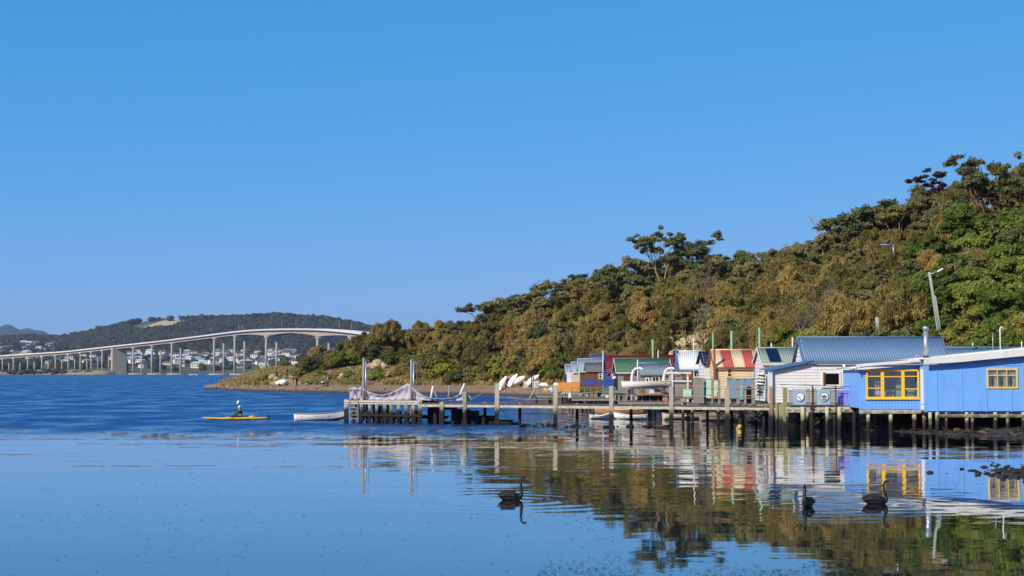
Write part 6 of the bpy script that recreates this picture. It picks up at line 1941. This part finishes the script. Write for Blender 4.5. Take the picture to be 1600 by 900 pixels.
for i in range(40):
    px = q6.uniform(1034, 1122); py = q6.uniform(530, 562); w = W(px, py, 191.5 + (562 - py) * .2); pts.append((w.x, w.y, w.z, q6.uniform(.2, .55)))
rocks(root, rk_cl, pts, 'rock')
root = empty('cliff_outcrop', (X(590, 285), 285, 3), 'small pale rock exposed on the grassy slope behind the left mast', 'cliff')
rocks(root, rk_cl, [(*W(px, py, 288)[:], s) for px, py, s in ((582, 576, 1.3), (590, 572, 1.5), (597, 577, 1.5), (603, 582, 1.2), (575, 583, .9), (536, 588, .8), (531, 593, .7))], 'rock')

# weed flecks afloat
def weed():
    q = np.random.default_rng(5); V, F = [], []
    def fleck(px, py, s):
        Y = YW(py); x = X(px, Y); n = 6; b = len(V); el = q.uniform(1.5, 4.5); ph = q.uniform(0, 3)
        for k in range(n):
            a = 2 * math.pi * k / n; r = s * q.uniform(.5, 1.1); V.append((x + r * el * math.cos(a + ph), Y + r * 1.0 * math.sin(a + ph), .006 + q.uniform(0, .012)))
        F.append(tuple(b + k for k in range(n)))
    for i in range(5600):
        u = q.random()
        if u < .36: px, py = q.uniform(840, 1620), 903 - abs(q.normal()) * 15
        elif u < .55: px, py = q.normal(930, 95), q.normal(765, 17)
        elif u < .70: px, py = q.uniform(880, 1300), q.normal(795, 22)
        else: px, py = q.uniform(-20, 1620), 905 - q.random() ** .8 * 185
        if py < 706 or py > 925: continue
        n = mnoise.noise(Vector((px * .010, py * .045, 0)))
        if n < -.05 and q.random() < .8: continue
        if px < 820 and q.random() < .35: continue
        fleck(px, py, q.uniform(.007, .019) * (YW(py) / 40) ** .8)
    t = NT('weed'); n = t.noise(12, 3)
    t.l.new(t.mix(n.outputs[0], lin((.18, .20, .18)), lin((.34, .34, .28))), t.b.inputs['Base Color']); t.b.inputs['Roughness'].default_value = .45
    o = MB(); o.v = V; o.f = F; o.sm = [False] * len(F)
    tag(o.build('floating_weed', t.m), 'small dark flecks of weed floating on the calm foreground water', 'weed', kind='stuff')
weed()

# ------------------------------------------------------------------ poles and lamps on the hill
Yp = 137
o = empty('utility_pole', (X(1463, Yp), Yp, Z(496, Yp)), 'pale leaning utility pole with lamp arm rising from the trees at right', 'utility pole')
a, b = W(1463 + 14, 496 + 88, Yp), W(1452, 425, Yp)
MB().tube([a, b], [.17, .13], 10).build('pole', mat('pale_pole', (.58, .61, .54), .8, .12, 3), o)
MB().tube([W(1476, 560, Yp), W(1461, 462, Yp)], [.10, .09], 8).build('stub_pole', _mc['pale_pole'], o)
MB().tube([W(1453, 429, Yp - .1), W(1460, 426, Yp - .1), W(1471, 420.5, Yp - .1)], .05, 6).build('lamp_arm', M_STEEL, o)
MB().bar(W(1464, 424.5, Yp - .1), W(1473, 419.5, Yp - .1), .22, .12).build('lamp_head', M_WHITE2, o)
MB().bar(W(1446, 431, Yp), W(1459, 428, Yp), .1).build('crossarm', M_GREYT, o)
MB().tube([W(1452, 437, Yp), W(1446, 496, Yp - 2)], .025, 5).build('stay_wire', M_DARKT, o)
o = empty('street_lamp', (X(1396, 172), 172, Z(400, 172)), 'street lamp with long flat arm poking out of the mid-slope trees', 'street lamp')
MB().tube([W(1396, 402, 168), W(1396, 382.5, 168)], .09, 7).build('pole', M_STEEL, o)
MB().tube([W(1396, 382.5, 168), W(1377, 382, 168)], .07, 7).build('lamp_arm', M_STEEL, o)
MB().bar(W(1381, 382.3, 168), W(1375, 382, 168), .3, .14).build('lamp_head', M_STEEL, o)
o = empty('pole_stump', (X(1371, 150), 150, Z(515, 150)), 'short pale green pole top just above the big blue roof', 'pole')
MB().tube([W(1373, 516, 140), W(1370, 495.5, 140)], [.2, .18], 9).build('shaft', _mc['pale_pole'], o)

# ------------------------------------------------------------------ black swans
M_SWAN = mat('swan_black', (.10, .09, .085), .6, .5, 18, bump=.3)
M_BILL = mat('bill_red', (.85, .14, .16), .4, .05)
M_BILLW = mat('bill_tip', (.9, .82, .80), .4, .05)
def swan(label, x, y, rz, neck, rump_up=0.0):
    root = empty('black_swan', (0, 0, 0), label, 'swan', 'black swans on the water')
    mb = MB()
    mb.tube([(-.42, 0, .15 + rump_up), (-.37, 0, .13), (-.28, 0, .10), (-.14, 0, .085), (.0, 0, .08), (.12, 0, .08), (.21, 0, .09), (.265, 0, .11)], [.03, .06, .095, .118, .125, .118, .095, .055], 14, sq=1.15)
    nr = [.080, .064, .050, .041, .037, .034, .033, .033]
    nn = [Vector(p) for p in neck]
    mb.tube([(.17, 0, .08)] + nn, [.10] + [float(np.interp(i / (len(nn) - 1), np.linspace(0, 1, 8), nr)) for i in range(len(nn))], 10)
    hd = nn[-1]; d = (nn[-1] - nn[-2]).normalized(); d = Vector((max(d.x, .55), d.y, min(d.z, -.1) if len(neck) > 4 else d.z)).normalized()
    hd2 = hd + d * .03
    mb.ball(hd2, (.048, .034, .036), 10, 8)
    o = mb.build('body', M_SWAN, root)
    rm = o.modifiers.new('fuse', 'REMESH'); rm.mode = 'VOXEL'; rm.voxel_size = .011; rm.use_smooth_shade = True
    sm = o.modifiers.new('soft', 'SMOOTH'); sm.iterations = 3
    t0 = hd2 + d * .038
    MB().tube([t0, t0 + d * .035 + Vector((0, 0, -.004)), t0 + d * .07 + Vector((0, 0, -.012))], [.021, .016, .009], 8).build('bill', M_BILL, root)
    MB().ball(t0 + d * .062 + Vector((0, 0, -.009)), .010, 8, 6).build('bill_tip', M_BILLW, root)
    for s in (-1, 1): MB().ball(hd2 + d * .012 + Vector((0, s * .031, .010)), .006, 6, 5).build('eye', M_BILL, root)
    # folded wings: overlapping, slightly curled feathers
    for s in (-1, 1):
        m = MB()
        for i in range(26):
            u = i / 25; row = i % 3
            x0 = .14 - u * .44; zz = .125 + .045 * row - .05 * abs(u - .45) + .02
            y0 = s * (.125 - .042 * row) * (1 - .45 * max(0, u - .55))
            L = .14 - .02 * row; w = .038
            up = .01 + .02 * (i % 2) + .025 * u
            P = [(x0, y0, zz), (x0 - L * .4, y0 + s * .012, zz + .008), (x0 - L * .8, y0 + s * .008, zz + .012), (x0 - L, y0 - s * .004, zz + up)]
            W_ = [w * .8, w, w * .8, w * .25]
            V = []
            for (p, ww) in zip(P, W_): V += [(p[0], p[1] + s * .004, p[2] - ww), (p[0], p[1] - s * ww * .35, p[2] + ww)]
            m.add(V, [(2 * k, 2 * k + 2, 2 * k + 3, 2 * k + 1) for k in range(3)], True)
        wg = m.build('wing', M_SWAN, root)
        so = wg.modifiers.new('thick', 'SOLIDIFY'); so.thickness = .006
    m = MB()
    for k in range(5): m.tube([(-.34, (k - 2) * .03, .14), (-.43, (k - 2) * .035, .17 + rump_up + .012 * (k % 2)), (-.48, (k - 2) * .04, .165 + rump_up)], [.028, .022, .006], 6)
    m.build('tail', M_SWAN, root)
    root.location = (x, y, .008); root.rotation_euler = (0, 0, rz); root.scale = (.93, .93, .97)
swan('black swan at the left, facing right, neck upright with bowed head', X(800, SW1[1]), SW1[1], 0, [(.265, 0, .10), (.30, 0, .2), (.285, 0, .34), (.275, 0, .48), (.285, 0, .59), (.325, 0, .655), (.37, 0, .665)])
swan('middle black swan, facing us with its red bill showing', X(1259, SW2[1]), SW2[1], R(-118), [(.25, 0, .10), (.285, 0, .2), (.27, .0, .34), (.25, 0, .48), (.25, 0, .57), (.275, 0, .62), (.30, 0, .625)])
swan('rightmost black swan, facing right with curved neck', X(1367, SW3[1]), SW3[1], 0, [(.25, 0, .09), (.28, 0, .16), (.245, 0, .27), (.205, 0, .40), (.20, 0, .52), (.225, 0, .62), (.27, 0, .66), (.315, 0, .65)])

# ------------------------------------------------------------------ people
M_SKIN = mat('skin', (.78, .56, .44), .55, .08, 6)
def cloth(n, c): return mat('cloth_' + n, c, .85, .18, 9, bump=.2)
def person(label, x, y, z, rz, top, legs, hair, pose='stand', hat=None, vest=None, seed=0, h=1.0):
    root = empty('person', (0, 0, 0), label, 'person')
    J = dict(pelvis=(0, 0, .93), chest=(0, 0, 1.28), neck=(.01, 0, 1.47), head=(.02, 0, 1.62),
             shL=(0, .18, 1.40), elL=(-.02, .24, 1.12), waL=(.06, .25, .88), shR=(0, -.18, 1.40), elR=(-.03, -.24, 1.12), waR=(.05, -.25, .88),
             hiL=(0, .09, .90), knL=(.03, .10, .48), anL=(-.02, .10, .08), hiR=(0, -.09, .90), knR=(.02, -.10, .48), anR=(.0, -.10, .08))
    if pose == 'walk': J.update(knL=(.16, .10, .50), anL=(.14, .10, .08), knR=(-.05, -.10, .47), anR=(-.26, -.10, .12), waL=(-.06, .25, .88), waR=(.20, -.24, .92))
    if pose == 'push': J.update(elL=(.10, .22, 1.14), waL=(.38, .17, 1.08), elR=(.10, -.22, 1.14), waR=(.38, -.17, 1.08), knL=(.14, .10, .50), anL=(.10, .10, .08), knR=(-.06, -.10, .47), anR=(-.24, -.10, .12), head=(.05, 0, 1.61))
    if pose == 'hips': J.update(elL=(-.10, .36, 1.16), waL=(.06, .19, 1.02), elR=(-.10, -.36, 1.16), waR=(.06, -.19, 1.02))
    if pose == 'bend': J.update(chest=(.20, 0, 1.20), neck=(.34, 0, 1.34), head=(.43, 0, 1.45), shL=(.28, .18, 1.28), shR=(.28, -.18, 1.28), elL=(.36, .22, 1.02), waL=(.46, .18, .80), elR=(.36, -.22, 1.02), waR=(.46, -.18, .80))
    if pose == 'sit':      # in the kayak: hips low, legs forward inside the hull, arms holding the paddle out in front
        J.update(pelvis=(0, 0, .10), chest=(.02, 0, .44), neck=(.05, 0, .62), head=(.09, 0, .77), shL=(.03, .18, .55), shR=(.03, -.18, .55),
                 elL=(.22, .25, .36), waL=(.42, .14, .42), elR=(.20, -.26, .36), waR=(.40, -.22, .28),
                 hiL=(.02, .09, .08), knL=(.42, .12, .18), anL=(.80, .08, .06), hiR=(.02, -.09, .08), knR=(.42, -.12, .18), anR=(.80, -.08, .06))
    J = {k: Vector(v) for k, v in J.items()}
    def limb(m, ks, rs, e=0.0, n=9):
        P = [J[k] for k in ks]; m.tube(P, [r + e for r in rs], n)
        for p, r in zip(P, rs): m.ball(p, r + e, 9, 6)
    body = MB()
    body.tube([J['pelvis'], J['pelvis'].lerp(J['chest'], .5), J['chest'], J['shL'].lerp(J['shR'], .5), J['neck']], [.145, .13, .15, .12, .055], 12)
    body.tube([J['shL'], J['shR']], [.06, .06], 8)
    body.tube([J['neck'] - Vector((0, 0, .05)), J['head']], [.055, .055], 8)
    hd = J['head']
    body.ball(hd + Vector((.0, 0, .03)), (.095, .077, .115), 12, 9); body.ball(hd + Vector((.045, 0, -.05)), (.05, .05, .045), 8, 6)
    body.ball(hd + Vector((.10, 0, .0)), (.022, .015, .02), 6, 5)
    for s in (-1, 1): body.ball(hd + Vector((0, s * .078, .0)), (.02, .012, .03), 6, 5)
    for s in 'LR':
        limb(body, ['sh' + s, 'el' + s, 'wa' + s], [.052, .040, .027]); limb(body, ['hi' + s, 'kn' + s, 'an' + s], [.088, .058, .040])
        w = J['wa' + s]; d = (w - J['el' + s]).normalized(); side = Vector((0, -1 if s == 'L' else 1, 0)); up = d.cross(side).normalized()
        if up.length < .5: up = Vector((1, 0, 0))
        side = up.cross(d).normalized()
        body.tube([w, w + d * .045, w + d * .09], [.026, .036, .034], 8, sq=.55)
        curl = .8 if pose in ('sit', 'push') else .3
        for k, (o, L) in enumerate(((-.027, .062), (-.009, .075), (.010, .070), (.027, .055))):
            b0 = w + d * .088 + side * o; b1 = b0 + d * L * .5 + up * -.01 * curl; b2 = b1 + d * L * .4 * (1 - curl * .8) - up * L * .6 * curl
            body.tube([b0, b1, b2], [.0095, .0088, .0075], 6)
        b0 = w + d * .035 + side * .03; body.tube([b0, b0 + side * .028 + d * .03, b0 + side * .03 + d * .058 - up * .015], [.013, .011, .009], 6)
        f = J['an' + s]; 
    o = body.build('body', M_SKIN, root); r_ = o.modifiers.new('fuse', 'REMESH'); r_.mode = 'VOXEL'; r_.voxel_size = .0105; r_.use_smooth_shade = True
    def garment(m, name, mt):
        o = m.build(name, mt, root); r_ = o.modifiers.new('fuse', 'REMESH'); r_.mode = 'VOXEL'; r_.voxel_size = .014; r_.use_smooth_shade = True; return o
    g = MB(); e = .02
    g.tube([J['pelvis'] - Vector((0, 0, .02)), J['pelvis'].lerp(J['chest'], .5), J['chest'], J['shL'].lerp(J['shR'], .5) + Vector((0, 0, .01))], [.165, .152, .17, .13], 12); g.tube([J['shL'], J['shR']], [.08, .08], 8)
    for s in 'LR': limb(g, ['sh' + s, 'el' + s, 'wa' + s], [.066, .052, .036], .004)
    garment(g, 'jacket', top)
    g = MB(); g.tube([J['pelvis'] + Vector((0, 0, .08)), J['pelvis'] - Vector((0, 0, .03))], [.158, .16], 12)
    for s in 'LR': limb(g, ['hi' + s, 'kn' + s, 'an' + s], [.10, .075, .058], .004)
    garment(g, 'trousers', legs)
    if pose != 'sit':
        for s in 'LR':
            f = J['an' + s]; sh = MB(); sh.tube([f + Vector((-.06, 0, -.035)), f + Vector((.03, 0, -.03)), f + Vector((.13, 0, -.045)), f + Vector((.19, 0, -.05))], [.04, .048, .042, .025], 8, sq=.8).build('shoe', M_DARKT, root)
    hb = MB(); hb.ball(hd + Vector((-.018, 0, .055)), (.098, .086, .105), 12, 8); hb.ball(hd + Vector((-.055, 0, .0)), (.06, .07, .08), 8, 6); hb.build('hair', hair, root)
    for s in (-1, 1): MB().ball(hd + Vector((.086, s * .03, .025)), .010, 6, 5).build('eye', M_BLACK, root)
    MB().bar(hd + Vector((.086, -.02, -.045)), hd + Vector((.086, .02, -.045)), .012, .01).build('mouth', M_BILL, root)
    if hat:
        hm = MB(); hm.ball(hd + Vector((-.01, 0, .085)), (.112, .10, .085), 12, 8); hm.tube([hd + Vector((.06, 0, .075)), hd + Vector((.15, 0, .06)), hd + Vector((.19, 0, .05))], [.075, .07, .04], 10, sq=.18); hm.build('cap', hat, root)
    if vest:
        g = MB(); g.tube([J['pelvis'] + Vector((0, 0, .10)), J['chest'] + Vector((.045, 0, 0)), J['shL'].lerp(J['shR'], .5) + Vector((.03, 0, -.02))], [.155, .165, .12], 12)
        garment(g, 'life_vest', vest)
    root.location = (x, y, z); root.rotation_euler = (0, 0, rz); root.scale = (h, h, h)
    return root
HD, HB = mat('hair_dark', (.10, .08, .06), .7, .3, 12), mat('hair_brown', (.30, .20, .13), .7, .3, 12)
HW = mat('hair_grey', (.62, .58, .54), .7, .3, 12)
def onland(px, Y): return (X(px, Y), Y, zland(px, Y))
K = cloth
x, y, z = onland(464.5, 289); person('person in black standing nearest the water on the gravel point', x, y, z, R(150), K('black', (.07, .07, .08)), K('black2', (.09, .09, .10)), HD)
x, y, z = onland(433, 304); person('person in dark coat at left of the group on the point', x, y, z, R(-20), K('navy', (.10, .12, .18)), K('black2', (.1, .1, .1)), HD, 'walk')
x, y, z = onland(438.5, 304); person('person in tan trousers bending beside the white dinghy', x, y, z, R(190), K('tan', (.58, .45, .32)), K('sand', (.66, .55, .38)), HB, 'bend')
x, y, z = onland(449.5, 304); person('person in dark brown clothes standing behind the white dinghy', x, y, z, R(200), K('dkbrown', (.20, .15, .14)), K('dkbrown2', (.16, .13, .13)), HD, 'hips')
x, y, z = onland(458.5, 295); person('person in olive clothes crouched over gear by the white dinghy', x, y, z, R(0), K('olive', (.34, .32, .20)), K('olive2', (.28, .25, .17)), HB, 'bend')
x, y, z = onland(513, 280); person('person in grey top pushing a stroller along the beach', x, y, z, R(180), K('grey', (.62, .62, .66)), K('charc', (.14, .14, .16)), mat('hair_red', (.62, .34, .28), .7, .2), 'push')
# stroller
xs_, ys_, zs_ = onland(506.5, 280)
st = empty('stroller', (xs_, ys_, zs_), 'grey pram with dark frame on the beach path', 'stroller')
m = MB(); m.hexa([(xs_ - .35, ys_ - .22, zs_ + .5), (xs_ + .30, ys_ - .22, zs_ + .45), (xs_ + .30, ys_ + .22, zs_ + .45), (xs_ - .35, ys_ + .22, zs_ + .5)], [(xs_ - .5, ys_ - .25, zs_ + .8), (xs_ + .36, ys_ - .25, zs_ + .75), (xs_ + .36, ys_ + .25, zs_ + .75), (xs_ - .5, ys_ + .25, zs_ + .8)]); m.build('seat', K('charc', (.14, .14, .16)), st)
MB().ball((xs_ - .22, ys_, zs_ + .82), (.34, .26, .28), 12, 8).build('hood', K('palegrey', (.66, .66, .68)), st)
for dx in (-.42, .36):
    for dy in (-.25, .25):
        c = Vector((xs_ + dx, ys_ + dy, zs_ + .17)); pts = [c + Vector((.15 * math.cos(a), 0, .15 * math.sin(a))) for a in np.linspace(0, 2 * math.pi, 15)]
        MB().tube(pts, .025, 6, cap=False).tube([c - Vector((.14, 0, 0)), c + Vector((.14, 0, 0))], .012, 5).tube([c - Vector((0, 0, .14)), c + Vector((0, 0, .14))], .012, 5).build('wheel', M_GREYT, st)
MB().tube([(xs_ - .42, ys_ - .23, zs_ + .2), (xs_ + .36, ys_ - .23, zs_ + .6), (xs_ + .62, ys_ - .2, zs_ + 1.05), (xs_ + .62, ys_ + .2, zs_ + 1.05), (xs_ + .36, ys_ + .23, zs_ + .6), (xs_ - .42, ys_ + .23, zs_ + .2)], .02, 6).build('frame', M_DARKT, st)
# dinghy, boards and a block on the point
b = dinghy('beached_dinghy', 'white dinghy tipped on its side among the people on the point', 'dinghy', 2.6, 1.3, .55, M_BOATW, M_WHITE2, thw=1); x, y, z = onland(442, 296); b.location = (x, y - 1, z + .62); b.rotation_euler = (R(-118), R(-14), R(6))
x, y, z = onland(444, 293); o = empty('trailer', (x, y, z), 'low flat boat trailer lying by the white dinghy', 'trailer')
MB().box(x - 2.6, x + 2.4, y - .4, y + .5, z + .16, z + .26).build('bed', M_GREYT, o)
for dx in (-.8, .6): MB().tube([(x + dx, y - .5, z + .2), (x + dx, y - .38, z + .2)], .2, 12).build('wheel', mat('tyre', (.06, .06, .06), .9), o)
root = empty('sandstone_block', (*onland(426, 304),), 'yellow sandstone block at the left of the group on the point', 'rock')
rocks(root, rk_cl, [(X(426, 304), 304, zland(426, 304) + .4, 1.0), (X(431, 303.5), 303.5, zland(431, 303.5) + .2, .6)])

# ------------------------------------------------------------------ kayak, paddler, paddle
def kayak():
    Lk = (X(420, KY) - X(317, KY))
    root = empty('kayak', (0, 0, 0), 'long yellow sea kayak crossing the water left of the rowing boat', 'kayak')
    n = 26; V = []; k = 12; F = []
    secs = []
    for i in range(n + 1):
        t = i / n; xk = -Lk / 2 + Lk * t
        b = .31 * max(0.02, math.sin(math.pi * min(max(t, .0), 1)) ** .75); up = .10 * abs(2 * t - 1) ** 3
        ring = []
        for j in range(k):
            a = 2 * math.pi * j / k; zz = math.sin(a); ring.append((xk, b * math.cos(a), .10 + up + (zz * .13 * (b / .31) ** .5 if zz > 0 else zz * .12 * (b / .31) ** .35) + (.03 if zz > 0 and .35 < t < .75 else 0)))
        secs.append(ring)
    for nm, js, mt in (('hull', list(range(6, 13)), mat('kayak_hull', (.62, .43, .12), .35, .08, 2)), ('deck_shell', list(range(0, 7)), mat('kayak_yellow', (.84, .66, .14), .4, .1, 2, dirt=(.55, .42, .12)))):
        V, F = [], []
        for r in secs:
            for j in js: V.append(r[j % k])
        w = len(js)
        for i in range(n):
            for j in range(w - 1): F.append((i * w + j, i * w + j + 1, (i + 1) * w + j + 1, (i + 1) * w + j))
        MB().add(V, F, True).build(nm, mt, root)
    cx = -.02
    pts = [(cx + .42 * math.cos(a), .22 * math.sin(a), .275) for a in np.linspace(0, 2 * math.pi, 21)]
    MB().tube(pts, .025, 6, cap=False).build('cockpit_rim', M_BLACK, root)
    MB().add([(cx + .40 * math.cos(a), .21 * math.sin(a), .27) for a in np.linspace(0, 2 * math.pi, 20, endpoint=False)], [tuple(range(20))]).build('spray_skirt', M_BLACK, root)
    MB().ball((1.35, 0, .27), (.26, .17, .09), 10, 6).build('deck_bag', mat('kayak_yellow', (.95, .74, .10)), root)
    MB().ball((.78, 0, .25), (.28, .15, .05), 10, 6).build('hatch', M_DARKT, root)
    MB().hexa([(Lk / 2 - .05, -.012, .10), (Lk / 2 + .13, -.012, .0), (Lk / 2 + .13, .012, .0), (Lk / 2 - .05, .012, .10)], [(Lk / 2 - .02, -.012, .36), (Lk / 2 + .10, -.012, .48), (Lk / 2 + .10, .012, .48), (Lk / 2 - .02, .012, .36)]).build('rudder', M_BLACK, root)
    for xx in (-1.6, -1.0, .55, 1.75): MB().tube([(xx, -.16, .20), (xx, 0, .255), (xx, .16, .20)], .012, 5).build('deck_line', M_BLACK, root)
    cxp = X(368.5, KY)
    root.location = (cxp, KY, -.03)
    p = person('kayaker in green sleeves, yellow vest and white cap paddling', X(377, KY), KY, .12, R(180), K('green', (.06, .26, .17)), K('black2', (.1, .1, .1)), HD, 'sit', hat=K('white', (.93, .92, .90)), vest=K('yellow', (.86, .74, .30)), h=1.02)
    # paddle: joins both hands, in world space
    pa = empty('paddle', (0, 0, 0), 'double paddle with white blades held by the kayaker', 'paddle')
    hL, hR = Vector((-.49, -.14, .42)), Vector((-.47, .22, .28))
    d = (hL - hR).normalized(); d = Vector((.12, -.60, .48)).normalized() if False else Vector((-.10, -.62, -.62)).normalized()
    c = Vector((-.50, .03, .36)); a = c - d * 1.02; e = c + d * 1.02
    MB().tube([a, e], .016, 7).build('shaft', M_BLACK, pa)
    for q0, dd in ((a, -d), (e, d)):
        s = dd.cross(Vector((0, 1, 0))).normalized()
        V = []
        for t_, w in ((0, .02), (.12, .075), (.28, .09), (.42, .05)):
            p0 = q0 + dd * t_; V += [p0 - s * w, p0 + s * w]
        so = MB().add(V, [(0, 2, 3, 1), (2, 4, 5, 3), (4, 6, 7, 5)], True).build('blade', M_WHITE2, pa).modifiers.new('thick', 'SOLIDIFY'); so.thickness = .015
    pa.location = (X(377, KY), KY, .12)
kayak()

# ------------------------------------------------------------------ the air itself
def haze():
    m = bpy.data.materials.new('haze'); m.use_nodes = True; n = m.node_tree.nodes; l = m.node_tree.links
    n.remove(n['Principled BSDF'])
    v = n.new('ShaderNodeVolumePrincipled'); v.inputs['Color'].default_value = (.62, .78, 1.0, 1); v.inputs['Density'].default_value = 4.5e-5; v.inputs['Anisotropy'].default_value = .2
    l.new(v.outputs[0], n['Material Output'].inputs['Volume'])
    o = MB().box(-9500, 9500, -120, 12500, -60, 420).build('haze', m)
    tag(o, kind='stuff')
haze()
